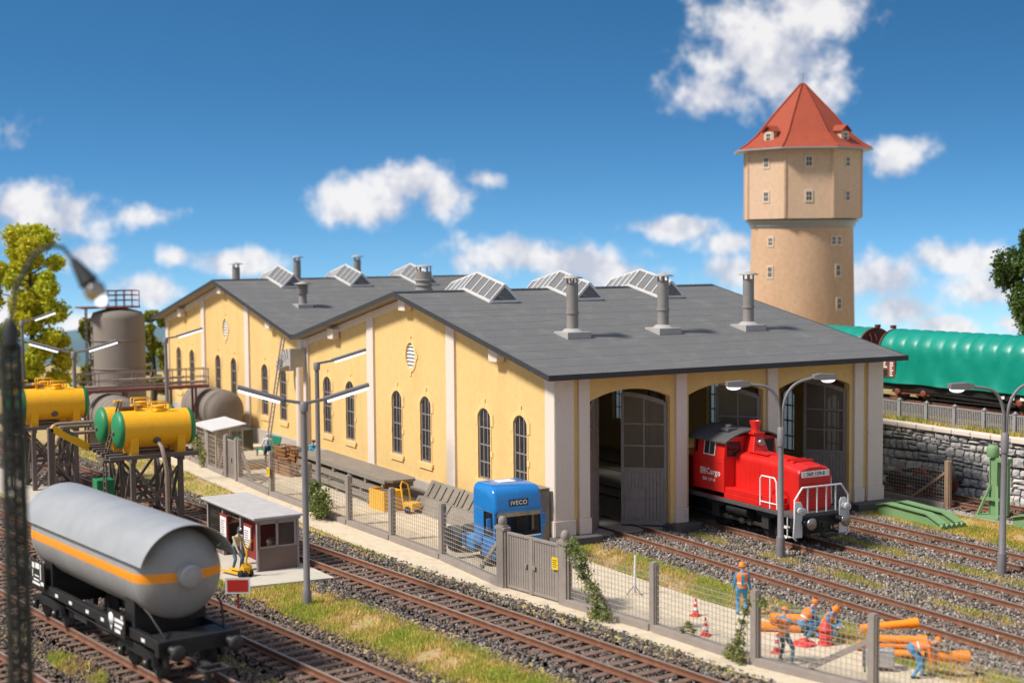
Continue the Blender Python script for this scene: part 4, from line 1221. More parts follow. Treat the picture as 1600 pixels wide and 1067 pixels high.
for s in (-1, 1):
    MB().bar((-2.1, s * 0.93, 0.5), (4.4, s * 0.93, 0.5), 0.06, 0.14).box(1.35, 1.6, *sorted((s * 0.9, s * 1.0)), 0.42, 0.62).box(3.0, 3.22, *sorted((s * 0.9, s * 1.02)), 0.38, 0.68).build('coupling_rod', 'rod_metal', lo, 0.01)
    mb = MB()
    for x in (-2.0, 0.9, 4.3):
        mb.box(x - 0.22, x + 0.22, *sorted((s * 0.98, s * 1.12)), 0.45, 1.0)
        mb.prism([(x - 0.7, 1.1), (x + 0.7, 1.1), (x + 0.5, 0.95), (x - 0.5, 0.95)], 'xz', *sorted((s * 1.0, s * 1.1)))
    mb.build('spring_gear', 'dark_iron', lo)
    MB().lathe([(0.22, -0.7), (0.22, 0.7)], 14, (2.6, s * 1.1, 0.95), (1, 0, 0)).build('air_tank', 'black_iron', lo)
    MB().lathe([(0.17, -0.04), (0.17, 0.08), (0.08, 0.1)], 14, (2.55, s * 0.95, 0.52), (0, 1 * s, 0)).build('jackshaft_crank', 'rod_metal', lo)
MB().box(-3.3, -0.36, -0.95, 0.95, 1.38, 2.8).build('rear_hood', 'loco_red', lo, 0.05)
# ------------------------------------------------------------------ grey pressure tank wagon
def tank_paint():
    m = mat('tank_grey', (0.27, 0.27, 0.275), 0.36, 0.10, 1.2, 0.05, 8, spec=0.5, streak=0.4)
    nt = m.node_tree
    b = nt.nodes['Principled BSDF']
    base = b.inputs['Base Color'].links[0].from_socket
    z = nn(nt, 'ShaderNodeSeparateXYZ', ins={0: nn(nt, 'ShaderNodeTexCoord').outputs['Object']}).outputs[2]
    d = nn(nt, 'ShaderNodeMath', operation='ABSOLUTE', ins={0: nn(nt, 'ShaderNodeMath', operation='SUBTRACT', ins={0: z, 1: 2.86}).outputs[0]}).outputs[0]
    k = nn(nt, 'ShaderNodeMath', operation='LESS_THAN', ins={0: d, 1: 0.135}).outputs[0]
    mx = nn(nt, 'ShaderNodeMix', data_type='RGBA')
    nt.links.new(k, mx.inputs['Factor'])
    nt.links.new(base, mx.inputs['A'])
    mx.inputs['B'].default_value = (0.80, 0.27, 0.012, 1)
    nt.links.new(mx.outputs['Result'], b.inputs['Base Color'])
tank_paint()
mat('shade_grey', (0.30, 0.305, 0.31), 0.40, 0.10, 0.8, 0.05, 8, spec=0.5)
A6 = math.atan(0.150)
tkw = thing('tank_wagon', 'grey pressure gas tank wagon with orange stripe and black frame in front', 'tank wagon', (6.55, T6(6.55), RT), A6)
RB, ZC = 1.33, 2.84
dome = [(0.0, 4.86), (0.35, 4.84), (0.7, 4.76), (1.0, 4.63), (1.2, 4.47), (1.3, 4.3), (RB, 4.1)]
prof = [(r, -z) for r, z in dome] + [(r, z) for r, z in reversed(dome)]
brl = MB().lathe(prof, 56, (0, 0, ZC), (1, 0, 0)).build('barrel', 'tank_grey', tkw)
mb = MB().lathe([(0.4, 4.72), (0.42, 4.8), (0.33, 4.82), (0.33, 5.12), (0.3, 5.15), (0.0, 5.15)], 24, (0, 0, ZC + 0.05), (1, 0, 0))
for k in range(16):
    t = 2 * math.pi * k / 16
    mb.lathe([(0.022, 5.14), (0.022, 5.165), (0, 5.165)], 6, (0, 0.26 * math.cos(t), ZC + 0.05 + 0.26 * math.sin(t)), (1, 0, 0))
mb.build('end_manhole', 'shade_grey', brl)
mb = MB()
for xr in (-3.9, 3.95): mb.lathe([(RB + 0.003, xr - 0.02), (RB + 0.015, xr), (RB + 0.003, xr + 0.02)], 56, (0, 0, ZC), (1, 0, 0))
mb.build('weld_seam', 'tank_grey', brl)
# sun shield: a thick half shell held off the barrel
sh = MB()
arcpts = [(1.53 * math.cos(R_(t)), ZC + 1.50 * math.sin(R_(t))) for t in range(18, 163, 6)]
inn = [(1.50 * math.cos(R_(t)), ZC + 1.47 * math.sin(R_(t))) for t in range(162, 17, -6)]
sh.prism(arcpts + inn, 'yz', -4.75, 4.98, smooth=False)
so = sh.build('sun_shield', 'shade_grey', tkw)
for p in so.data.polygons:
    if abs(p.normal.x) < 0.5: p.use_smooth = True
so.modifiers.new('split', 'EDGE_SPLIT').split_angle = R_(40)
mb = MB()
for x in np.linspace(-4.4, 4.4, 7):
    for s in (-1, 1):
        mb.bar((x, s * RB * math.cos(R_(30)), ZC + RB * math.sin(R_(30))), (x, s * 1.49 * math.cos(R_(30)), ZC + 1.46 * math.sin(R_(30))), 0.06)
mb.build('shield_bracket', 'shade_grey', so)
mb = MB().box(-5.35, 5.35, -1.18, -1.0, 0.98, 1.28).box(-5.35, 5.35, 1.0, 1.18, 0.98, 1.28)
mb.box(-5.6, -5.35, -1.25, 1.25, 0.86, 1.3).box(5.35, 5.6, -1.25, 1.25, 0.86, 1.3)
for x in (-3.3, 3.3): mb.box(x - 0.25, x + 0.25, -1.0, 1.0, 1.0, 1.6)
mb.box(4.5, 5.34, -0.98, 0.98, 1.2, 1.26)
frm = mb.build('underframe', 'black_iron', tkw, 0.02)
for x in (-3.3, 3.3):                                  # saddles
    pts = [(1.1 * math.cos(R_(t)) * 1.22, ZC + RB * 1.005 * math.sin(R_(t))) for t in range(215, 326, 10)]
    MB().prism([(1.1, 1.28), (-1.1, 1.28)] + pts, 'yz', x - 0.35, x + 0.35).build('saddle', 'black_iron', tkw)
for s in (-1, 1): MB().tube([(5.3, s * 0.9, 1.28), (4.7, s * 1.1, 1.9), (4.4, s * 1.12, 2.0)], 0.035, 6).build('end_strut', 'black_iron', tkw)
# plates with white markings hung on the near side
for x0, x1, z0, z1, kind in ((-4.35, -3.15, 1.15, 2.0, 0), (2.1, 3.4, 0.92, 1.62, 1)):
    pl = MB().box(x0, x1, -1.30, -1.26, z0, z1).build('marking_plate', 'black_iron', tkw)
    mb = MB()
    if kind == 0:
        for (a, b, c, d) in ((0.08, 0.3, 0.60, 0.78), (0.4, 0.75, 0.62, 0.80), (0.82, 0.9, 0.3, 0.8), (0.1, 0.8, 0.08, 0.16), (0.2, 0.7, 0.22, 0.27), (0.86, 1.12, 0.12, 0.24), (0.1, 0.16, 0.3, 0.55), (0.3, 0.7, 0.36, 0.40)):
            mb.box(x0 + a, x0 + b, -1.304, -1.30, z0 + c, z0 + d)
    else:
        mb.lathe([(0.0, 0), (0.19, 0.0), (0.19, 0.004), (0, 0.004)], 16, (x0 + 0.28, -1.304, z0 + 0.44), (0, 1, 0))
        mb.prism([(x0 + 0.16, z0 + 0.36), (x0 + 0.4, z0 + 0.36), (x0 + 0.28, z0 + 0.1)], 'xz', -1.304, -1.30)
        for k in range(3): mb.box(x0 + 0.55, x0 + 1.2 - 0.12 * k, -1.304, -1.30, z0 + 0.42 - k * 0.16, z0 + 0.52 - k * 0.16)
        mb.box(x0 + 1.02, x0 + 1.14, -1.304, -1.30, z0 + 0.55, z0 + 0.66)
    mb.build('white_marking', 'letter_white', pl)
for x in (-2.4, -1.2, 0.2, 1.4, 4.4): MB().box(x - 0.12, x + 0.12, -1.186, -1.18, 1.06, 1.16).build('white_marking', 'letter_white', tkw)
for xb in (-3.6, 3.6):
    bg = bpy.data.objects.new('bogie', None); col.objects.link(bg); bg.parent = tkw; bg.location = (xb, 0, 0)
    for dx in (-0.9, 0.9): wheel_part(bg, dx, 0.46, spokes=0, m='dark_iron')
    mb = MB()
    for s in (-1, 1):
        mb.prism([(-1.35, 0.5), (-1.2, 0.72), (-0.5, 0.85), (0.5, 0.85), (1.2, 0.72), (1.35, 0.5), (1.1, 0.4), (0.5, 0.55), (-0.5, 0.55), (-1.1, 0.4)], 'xz', *sorted((s * 0.95, s * 1.08)))
        for dx in (-0.9, 0.9): mb.box(dx - 0.16, dx + 0.16, *sorted((s * 1.08, s * 1.18)), 0.32, 0.62)
    mb.box(-0.2, 0.2, -0.95, 0.95, 0.6, 0.98)
    mb.build('bogie_frame', 'black_iron', bg, 0.01)
    for s in (-1, 1):
        for dx in (-0.9, 0.9): MB().lathe([(0.1, 0), (0.1, 0.04), (0, 0.05)], 10, (dx, s * 1.18, 0.47), (0, s, 0)).build('axle_cap', 'rod_metal', bg)
mb = MB().box(-1.7, -0.6, -0.9, -0.3, 0.5, 0.9)
mb.lathe([(0.2, -0.6), (0.2, 0.6)], 14, (0.8, -0.75, 0.72), (1, 0, 0)).tube([(-2.2, -0.95, 0.75), (2.0, -0.95, 0.7)], 0.03, 6)
mb.build('brake_gear', 'dark_iron', tkw, 0.01)
for e in (-1, 1):
    for s in (-1, 1):
        bf = MB().lathe([(0.13, 0), (0.13, 0.3), (0.08, 0.31), (0.08, 0.45)], 14, (e * 5.6, s * 0.875, 1.04), (e, 0, 0)).build('buffer', 'black_iron', tkw)
        MB().lathe([(0.22, 0.45), (0.23, 0.49), (0.1, 0.53), (0, 0.54)], 18, (e * 5.6, s * 0.875, 1.04), (e, 0, 0)).build('buffer_head', 'dark_iron', bf)
mb = MB().box(5.5, 6.15, -0.09, 0.09, 0.5, 0.62)       # model-style loop coupling
mb.box(6.1, 6.2, -0.42, 0.42, 0.5, 0.6).box(6.2, 6.62, -0.42, -0.32, 0.5, 0.6).box(6.2, 6.62, 0.32, 0.42, 0.5, 0.6).box(6.62, 6.72, -0.42, 0.42, 0.5, 0.6)
mb.box(6.0, 6.14, -0.07, 0.07, 0.05, 0.5)
mb.build('coupling', 'dark_iron', tkw, 0.02)
# ------------------------------------------------------------------ blue lorry tractor
mat('truck_blue', (0.005, 0.18, 0.50), 0.25, 0.03, 2, spec=0.5, coat=0.5)
mat('truck_blue_light', (0.03, 0.24, 0.55), 0.4, 0.05, 2)
mat('tyre', (0.02, 0.02, 0.021), 0.85, 0.1, 3)
mat('interior_grey', (0.10, 0.10, 0.105), 0.7, 0.2, 3)
tr = thing('lorry_tractor', 'blue lorry tractor unit parked behind the wire fence beside the gate', 'lorry', (1.7, -3.16, G + 0.04))
W2 = 1.06
def rring(x0, x1, w_, z, r=0.16):
    """rounded rectangle in plan"""
    pts = []
    for cx, cy, a0 in ((x1 - r, w_ - r, 0), (x0 + 0.06, w_ - 0.06, 90), (x0 + 0.06, -w_ + 0.06, 180), (x1 - r, -w_ + r, 270)):
        rr = r if cx > 0 else 0.06
        for k in range(5): pts.append((cx + rr * math.cos(R_(a0 + 22.5 * k)), cy + rr * math.sin(R_(a0 + 22.5 * k)), z))
    return pts
def shell(rings, cap=True):
    mb = MB()
    n = len(rings[0])
    v = [p for r in rings for p in r]
    mb.add(v, [(i * n + k, i * n + (k + 1) % n, (i + 1) * n + (k + 1) % n, (i + 1) * n + k) for i in range(len(rings) - 1) for k in range(n)], True)
    mb.add(rings[0], [tuple(range(n))[::-1]])
    mb.add(rings[-1], [tuple(range(n))])
    return mb
o = shell([rring(-0.85, 0.97, W2, 2.14), rring(-0.85, 0.985, W2 + 0.02, 2.2), rring(-0.85, 0.97, W2 + 0.02, 2.3), rring(-0.85, 0.93, W2, 2.62), rring(-0.85, 0.87, W2, 2.86), rring(-0.84, 0.78, W2 - 0.03, 3.0), rring(-0.82, 0.62, W2 - 0.09, 3.1), rring(-0.78, 0.4, W2 - 0.18, 3.16), rring(-0.7, 0.2, W2 - 0.3, 3.18)]).build('roof_fairing', 'truck_blue', tr)
o.modifiers.new('split', 'EDGE_SPLIT').split_angle = R_(50)
o = shell([rring(-0.2, 1.0, W2 - 0.02, 0.4), rring(-0.2, 1.05, W2, 0.5), rring(-0.2, 1.05, W2, 0.95), rring(-0.2, 1.02, W2, 1.12), rring(-0.2, 0.98, W2 - 0.02, 1.16)]).build('front_panel', 'truck_blue', tr)
o.modifiers.new('split', 'EDGE_SPLIT').split_angle = R_(50)
MB().box(-0.85, 0.02, -W2, W2, 0.75, 2.139).build('sleeper_cab', 'truck_blue', tr, 0.05, seg=3)
MB().bar((1.0, -W2 + 0.12, 1.19), (1.0, W2 - 0.12, 1.19), 0.05, 0.05).build('screen_trim', 'white_paint', tr)
for s in (-1, 1):
    MB().prism([(0.78, 2.15), (0.92, 2.15), (0.985, 1.16), (0.84, 1.16)], 'xz', *sorted((s * (W2 - 0.09), s * W2))).build('door_pillar', 'truck_blue', tr, 0.015)
    MB().box(0.02, 0.8, *sorted((s * (W2 - 0.05), s * (W2 - 0.03))), 1.16, 2.14).build('side_window', 'glass_win', tr)
    MB().box(0.02, 0.08, *sorted((s * (W2 - 0.08), s * (W2 - 0.006))), 1.165, 2.135).build('window_rubber', 'tyre', tr)
MB().add([(0.91, -W2 + 0.09, 2.14), (0.91, W2 - 0.09, 2.14), (0.98, W2 - 0.09, 1.17), (0.98, -W2 + 0.09, 1.17), (0.89, -W2 + 0.09, 2.14), (0.89, W2 - 0.09, 2.14), (0.96, W2 - 0.09, 1.17), (0.96, -W2 + 0.09, 1.17)], [(0, 1, 2, 3), (7, 6, 5, 4)]).build('windscreen', 'glass_clear', tr)
MB().box(0.90, 0.96, -W2 + 0.1, W2 - 0.1, 1.98, 2.138).build('sun_blind', 'chrome', tr, 0.01)
mb = MB()
for y in (-0.5, 0.5): mb.box(0.02, 0.3, y - 0.22, y + 0.22, 1.2, 1.95).box(0.05, 0.2, y - 0.12, y + 0.12, 1.95, 2.15)
mb.box(0.5, 0.85, -0.9, 0.9, 1.2, 1.3).box(-0.19, -0.15, -0.95, 0.95, 1.2, 2.2)
mb.build('seats', 'interior_grey', tr, 0.03)
for s, y in ((1, 0.1), (-1, -0.75)): MB().bar((1.01, y, 1.2), (0.985, y + 0.7, 1.27), 0.03, 0.03).build('wiper', 'tyre', tr)
MB().box(0.88, 0.965, -0.42, 0.42, 2.37, 2.64).build('name_panel', 'letter_black', tr, 0.01)
text('name_letters', 'IVECO', 0.225, 'letter_white', tr, (0.968, 0, 2.5), (R_(90), 0, R_(90)), 0.004, 0.006, xs=1.05)
MB().box(-0.45, 0.12, -0.36, 0.36, 3.175, 3.205).build('roof_hatch', 'white_paint', tr, 0.03)
MB().box(1.03, 1.065, -0.8, 0.8, 0.5, 0.8).build('grille', 'interior_grey', tr, 0.02)
for s in (-1, 1):
    MB().box(1.02, 1.06, *sorted((s * 0.6, s * 0.86)), 0.84, 0.96).build('headlight', 'lamp_lens', tr, 0.02)
    MB().box(0.7, 0.78, *sorted((s * (W2 + 0.06), s * (W2 + 0.24))), 1.45, 1.95).build('mirror', 'truck_blue', tr, 0.02)
MB().box(-4.1, 0.5, -0.42, 0.42, 0.55, 0.75).box(-3.4, -2.2, -0.45, 0.45, 0.75, 0.9).build('chassis', 'black_iron', tr, 0.02)
MB().lathe([(0.5, 0.9), (0.5, 1.0), (0.1, 1.02)], 18, (-2.8, 0, 0)).build('fifth_wheel', 'dark_iron', tr)
MB().box(-1.1, -0.88, -0.8, 0.8, 0.75, 1.25).tube([(-1.0, -0.7, 1.2), (-1.05, -0.3, 1.4), (-1.0, 0.2, 1.25)], 0.05, 8).build('hose_board', 'tyre', tr, 0.02)
for s in (-1, 1):
    MB().box(-1.95, -0.9, *sorted((s * 0.55, s * 1.04)), 0.4, 0.95).build('fuel_tank', 'truck_blue_light', tr, 0.08)
    for x, r in ((-2.95, 0.48), (0.1, 0.48)):
        wl = MB().lathe([(r - 0.14, -0.16), (r - 0.03, -0.16), (r, -0.1), (r, 0.1), (r - 0.03, 0.16), (r - 0.14, 0.16)], 28, (x, s * 0.86, r), (0, 1, 0)).build('tyre', 'tyre', tr)
        MB().lathe([(r - 0.14, -0.15), (r - 0.16, 0.1), (0.16, 0.06), (0.14, 0.14), (0, 0.15)], 20, (x, s * 0.86, r), (0, s, 0)).build('rim', 'rod_metal', wl)
    ac = [(-2.95 + 0.58 * math.cos(R_(t)), 0.48 + 0.58 * math.sin(R_(t))) for t in range(10, 171, 16)]
    ai = [(-2.95 + 0.54 * math.cos(R_(t)), 0.48 + 0.54 * math.sin(R_(t))) for t in range(170, 9, -16)]
    MB().prism(ac + ai, 'xz', *sorted((s * 0.68, s * 1.05))).build('mudguard', 'interior_grey', tr)
# ------------------------------------------------------------------ green covered wagons on the upper track
mat('tarp_green', (0.0, 0.235, 0.168), 0.42, 0.12, 0.8, 0.5, 2.2, spec=0.5)
mat('wagon_brown', (0.12, 0.030, 0.020), 0.65, 0.15, 3)
mat('sign_yellow', (0.75, 0.50, 0.02), 0.6, 0.05, 3)
AU = math.atan2(4.5, 50)
def upper_y(x): return 25.96 + 0.09 * (x + 36)
def tarp_wagon(label, xc, L=12.2):
    t = thing('covered_wagon', label, 'wagon', (xc, upper_y(xc), TZ + 0.5), AU, 'green tarpaulin covered wagons')
    nx, HB = 132, 1.38
    sec = [(-HB - 0.03, 0.95), (-HB, 1.3), (-HB, 1.9), (-HB, 2.5), (-HB + 0.01, 2.72)]
    for k in range(1, 18):
        a = math.pi - math.pi * k / 18
        sec.append((HB * math.cos(a), 2.72 + 1.12 * math.sin(a)))
    sec += [(HB - 0.01, 2.72), (HB, 1.9), (HB + 0.03, 0.95)]
    v = []
    for i in range(nx + 1):
        x = -L / 2 + L * i / nx
        rib = abs(math.sin(math.pi * (x + L / 2) / 0.87))
        for j, (y, z) in enumerate(sec):
            up = max(0.0, (z - 2.6) / 1.25)
            k = 1 + (0.07 * (rib ** 0.5) - 0.055) * min(1, up * 2.5)
            wr = 0.0
            if z < 2.73:
                wr = 0.04 * math.sin(x * 2.9 + z * 2.2 + 1.3 * math.sin(x * 0.7)) * (2.75 - z) + 0.03 * abs(math.sin(x * 3.3 - z * (1.6 if math.sin(x * 0.8) > 0 else -1.9))) ** 3
            v.append((x, y * k + (wr if y > 0 else -wr), 2.4 + (z - 2.4) * k if z > 2.6 else z + 0.02 * math.sin(x * 1.5)))
    m_ = len(sec)
    f = [(i * m_ + j, (i + 1) * m_ + j, (i + 1) * m_ + j + 1, i * m_ + j + 1) for i in range(nx) for j in range(m_ - 1)]
    MB().add(v, f, True).build('tarpaulin', 'tarp_green', t)
    for e in (-1, 1):
        x = e * (L / 2 - 0.02)
        ew = MB().prism([(y, z) for y, z in sec], 'yz', min(x, x + e * 0.1), max(x, x + e * 0.1)).build('end_wall', 'wagon_brown', t)
        xo = x + e * 0.12
        mb = MB()
        for y in (-0.9, 0.9): mb.box(*sorted((xo - e * 0.02, xo + e * 0.14)), y - 0.07, y + 0.07, 0.75, 3.2)
        mb.build('end_post', 'wagon_brown', ew)
        mb = MB()
        for y in (-0.55, -0.15): mb.tube([(xo + e * 0.16, y, 0.9), (xo + e * 0.16, y, 3.3), (xo, y, 3.5)], 0.035, 6)
        for k in range(8): mb.tube([(xo + e * 0.16, -0.55, 1.0 + 0.3 * k), (xo + e * 0.16, -0.15, 1.0 + 0.3 * k)], 0.025, 6)
        mb.build('end_ladder', 'wagon_brown', ew)
        MB().box(*sorted((xo, xo + e * 0.2)), -0.14, 0.14, 3.84, 4.02).build('roof_clamp', 'wagon_brown', ew)
        for s in (-1, 1):
            MB().lathe([(0.12, 0), (0.1, 0.4), (0.23, 0.42), (0.2, 0.47), (0, 0.48)], 14, (xo, s * 0.875, 0.78), (e, 0, 0)).build('buffer', 'black_iron', t)
    MB().box(-L / 2, L / 2, -1.2, 1.2, 0.55, 0.94).box(-3.6, 3.6, -0.6, 0.6, 0.12, 0.55).build('underframe', 'black_iron', t)
    MB().bar((-2.8, -1.1, 0.5), (2.8, -1.1, 0.3), 0.08, 0.12).tube([(-2.6, -1.15, 0.2), (2.6, -1.15, 0.2)], 0.03, 6).build('truss', 'black_iron', t)
    for xb in (-L / 2 + 2.1, L / 2 - 2.1):
        bg = bpy.data.objects.new('bogie', None); col.objects.link(bg); bg.parent = t; bg.location = (xb, 0, 0)
        for dx in (-0.9, 0.9): wheel_part(bg, dx, 0.46, spokes=0, m='dark_iron')
        mb = MB()
        for s in (-1, 1):
            mb.prism([(-1.4, 0.42), (-1.2, 0.68), (-0.4, 0.72), (0, 0.82), (0.4, 0.72), (1.2, 0.68), (1.4, 0.42), (0.9, 0.3), (0.3, 0.38), (-0.3, 0.38), (-0.9, 0.3)], 'xz', *sorted((s * 0.95, s * 1.1)))
            for dx in (-0.9, 0.9): mb.lathe([(0.2, 0), (0.2, 0.1), (0.1, 0.13)], 12, (dx, s * 1.1, 0.47), (0, s, 0))
        mb.box(-0.2, 0.2, -0.96, 0.96, 0.5, 0.8)
        mb.build('bogie_frame', 'wagon_brown2', bg)
    return t
mat('wagon_brown2', (0.20, 0.055, 0.032), 0.7, 0.2, 4)
wa = tarp_wagon('green tarpaulin wagon nearest the right picture edge above the stone wall', -4.2)
wb = tarp_wagon('green tarpaulin wagon mostly hidden behind the shed roof', -17.9)
pan = MB().box(-5.95, -4.85, -1.47, -1.44, 1.25, 2.62).build('marking_panel', 'wagon_brown2', wa)
mb = MB().box(-5.7, -5.38, -1.476, -1.47, 1.3, 1.66, 1)
for k in range(6): mb.box(-5.86, -5.86 + random.uniform(0.3, 0.48), -1.476, -1.47, 1.76 + k * 0.13, 1.84 + k * 0.13)
for k in range(9): mb.box(-5.22, -5.22 + random.uniform(0.14, 0.26), -1.476, -1.47, 1.32 + k * 0.135, 1.40 + k * 0.135)
mb.build('white_marking', ['letter_white', 'letter_black'], pan)
mb = MB().lathe([(0.27, 0), (0.27, 0.05), (0.33, 0.05), (0.33, 0)], 24, (5.1, -1.42, 0.42), (0, 1, 0))
for k in range(3):
    t_ = R_(90 + 120 * k)
    mb.bar((5.1, -1.4, 0.42), (5.1 + 0.3 * math.cos(t_), -1.4, 0.42 + 0.3 * math.sin(t_)), 0.06, 0.05)
mb.build('hand_wheel', 'sign_yellow', wa)
mb = MB()
for x in (2.0, 2.6, 3.2): mb.box(x, x + 0.24, -1.262, -1.25, 0.62, 0.78)
mb.build('white_marking', 'letter_white', wa)
# ------------------------------------------------------------------ bogie parked by the stone wall
bgw = thing('loose_bogie', 'black loose wagon bogie with a brown wheel standing by the stone wall', 'bogie', (-0.9, 21.33, RT), 0.03)
mb = MB()
for s in (-1, 1):
    mb.prism([(-1.5, 0.55), (-1.2, 0.8), (-0.4, 0.9), (0.4, 0.9), (1.2, 0.8), (1.5, 0.55), (1.1, 0.3), (0.4, 0.45), (-0.4, 0.45), (-1.1, 0.3)], 'xz', *sorted((s * 0.95, s * 1.12)))
    mb.box(-1.7, 1.7, *sorted((s * 0.9, s * 1.0)), 0.82, 0.9)
mb.box(-1.7, -1.55, -0.95, 0.95, 0.7, 0.9).box(1.55, 1.7, -0.95, 0.95, 0.7, 0.9).box(-0.25, 0.25, -0.95, 0.95, 0.5, 0.8)
mb.build('bogie_frame', 'black_iron', bgw, 0.02)
for dx in (-0.95, 0.95): wheel_part(bgw, dx, 0.5, spokes=0, m='wagon_brown2')
# ------------------------------------------------------------------ lamps
ARM = math.atan2(0.93, 0.37)
def strip_lamp(label, loc, h, arms, group, rz=ARM, reach=2.25, rise=0.55):
    t = thing('strip_lamp', label, 'street lamp', loc, rz, group)
    MB().lathe([(0.16, 0), (0.16, 0.5), (0.115, 0.56), (0.10, h - 0.35)], 16).build('pole', 'lamp_grey', t)
    MB().lathe([(0.15, h - 0.35), (0.16, h - 0.05), (0.1, h)], 14).build('collar', 'lamp_grey', t)
    for s in arms:
        a = MB().bar((0, 0, h - 0.06), (s * 0.7, 0, h + 0.06), 0.12, 0.1)
        ar = a.build('arm', 'lamp_grey', t, 0.01)
        p, q = Vector((s * 0.66, 0, h + 0.07)), Vector((s * reach, 0, h + rise))
        MB().bar(p, q, 0.34, 0.13).build('housing', 'lamp_grey', ar, 0.03)
        d = (q - p).normalized()
        nrm = Vector((d.z * (1 if s > 0 else -1), 0, -abs(d.x))).normalized() * 0.105
        MB().bar(p + d * 0.12 + nrm, q - d * 0.06 + nrm, 0.28, 0.11).build('diffuser', 'lamp_glow', ar, 0.01)
    return t
gl = 'strip lights on grey poles'
strip_lamp('tall grey two armed strip light on the grass beside the shelter', (4.14, -12.42, G), 7.12, (-1, 1), gl)
strip_lamp('grey single armed strip light beside the shrub at the fence', (-11.0, -6.1, G), 7.2, (1,), gl)
strip_lamp('grey two armed strip light between the yellow tanks at left', (-26.2, -13.7, G), 7.1, (-1, 1), gl)
strip_lamp('grey single armed strip light in front of the far shed gable', (-38.4, -5.5, G), 6.9, (1,), gl)
strip_lamp('grey single armed strip light at the left picture edge', (-41.0, -13.6, G), 8.1, (1,), gl, reach=2.0)
def road_lamp(label, loc, h, lean=0.0):
    t = thing('road_lamp', label, 'street lamp', loc, ARM, 'double armed road lamps')
    t.rotation_euler = (0, lean, ARM)
    MB().lathe([(0.17, 0), (0.17, 0.85), (0.155, 0.92), (0.13, 0.95), (0.105, h - 2.2)], 16).build('pole', 'lamp_grey', t)
    MB().lathe([(0.15, h - 2.25), (0.15, h - 1.55), (0.1, h - 1.5)], 14).build('collar', 'lamp_grey', t)
    for s, up in ((-1, 0.0), (1, 0.22)):
        pts = [(s * 0.05, 0, h - 1.5), (s * 0.06, 0, h - 0.9)] + bez((s * 0.06, 0, h - 0.9), (s * 0.16, 0, h + 0.1), (s * 0.85, 0, h + 0.15 + up * 0.7), 8)[1:] + [(s * 1.35, 0, h + 0.2 + up)]
        ar = MB().tube(pts, 0.06, 10).build('arm', 'lamp_grey', t)
        x0, x1, z = s * 1.3, s * 2.2, h + 0.2 + up
        MB().prism([(x0, z - 0.06), (x0, z + 0.1), (s * 1.55, z + 0.16), (x1, z + 0.12), (x1, z - 0.08), (s * 1.6, z - 0.1)], 'xz', -0.17, 0.17).build('head', 'lamp_grey', ar, 0.02)
        mb = MB()
        xa = s * 1.9
        mb.sphere((xa, 0, z - 0.09), 0.3, 14, 8, sc=(1.0, 0.5, 0.42))
        mb.build('lens', 'lamp_glow', ar)
road_lamp('grey double armed road lamp in front of the red locomotive', (6.6, 6.45, G), 6.75)
road_lamp('grey double armed road lamp beside the green lifting jack at right', (13.17, 11.55, G), 6.9, 0.012)
mat('lamp_glow_soft', (0.9, 0.9, 0.9), 0.5, 0.0, emit=(0.85, 0.86, 1.0), estr=1.1)
# tall lattice lamp close to the camera
lat = thing('lattice_lamp', 'dark lattice mast lamp with bent arm and bright globe close at the left edge', 'street lamp', (27.3, -26.08, G))
mb = MB()
H = 10.9
c4 = [(-0.12, -0.12), (0.12, -0.12), (0.12, 0.12), (-0.12, 0.12)]
mat('mast_black', (0.018, 0.022, 0.022), 0.6, 0.2, 3)
for x, y in c4: mb.bar((x * 1.5, y * 1.5, 0), (x, y, H), 0.07)
nst = 34
for k in range(nst):
    z0, z1 = H * k / nst, H * (k + 1) / nst
    for i in range(4):
        a, b = c4[i], c4[(i + 1) % 4]
        if k % 2: a, b = b, a
        f0, f1 = 1.5 - 0.5 * z0 / H, 1.5 - 0.5 * z1 / H
        mb.bar((a[0] * f0, a[1] * f0, z0), (b[0] * f1, b[1] * f1, z1), 0.05)
mb.tube([(0, 0, 0), (0, 0, H)], 0.05, 8)
mb.build('lattice_mast', 'mast_black', lat)
MB().lathe([(0.13, H), (0.13, H + 0.3), (0.05, H + 0.42)], 12).build('mast_cap', 'mast_black', lat)
off = lambda x, y, z: (52.06 + (x - 52.06) * 24 / 19 - 27.3, -30.35 + (y + 30.35) * 24 / 19 + 26.08, 12.04 + (z - 12.04) * 24 / 19 - G)
MB().tube([(0, 0, H + 0.3), off(32.42, -26.86, 11.6), off(32.44, -26.64, 11.97), off(32.5, -26.45, 12.08), off(32.58, -26.31, 12.06), off(32.66, -26.19, 11.88)], 0.035, 8).build('bent_arm', 'mast_black', lat)
MB().tube([off(32.65, -26.2, 11.9), off(32.77, -26.03, 11.6)], [0.06, 0.17], 12).build('lamp_hood', 'mast_black', lat)
MB().sphere(off(32.80, -25.97, 11.50), 0.18, 14, 10).build('reflector', 'chrome', lat)
MB().sphere(off(32.84, -25.90, 11.38), 0.10, 12, 8).build('bulb', 'lamp_glow_soft', lat)
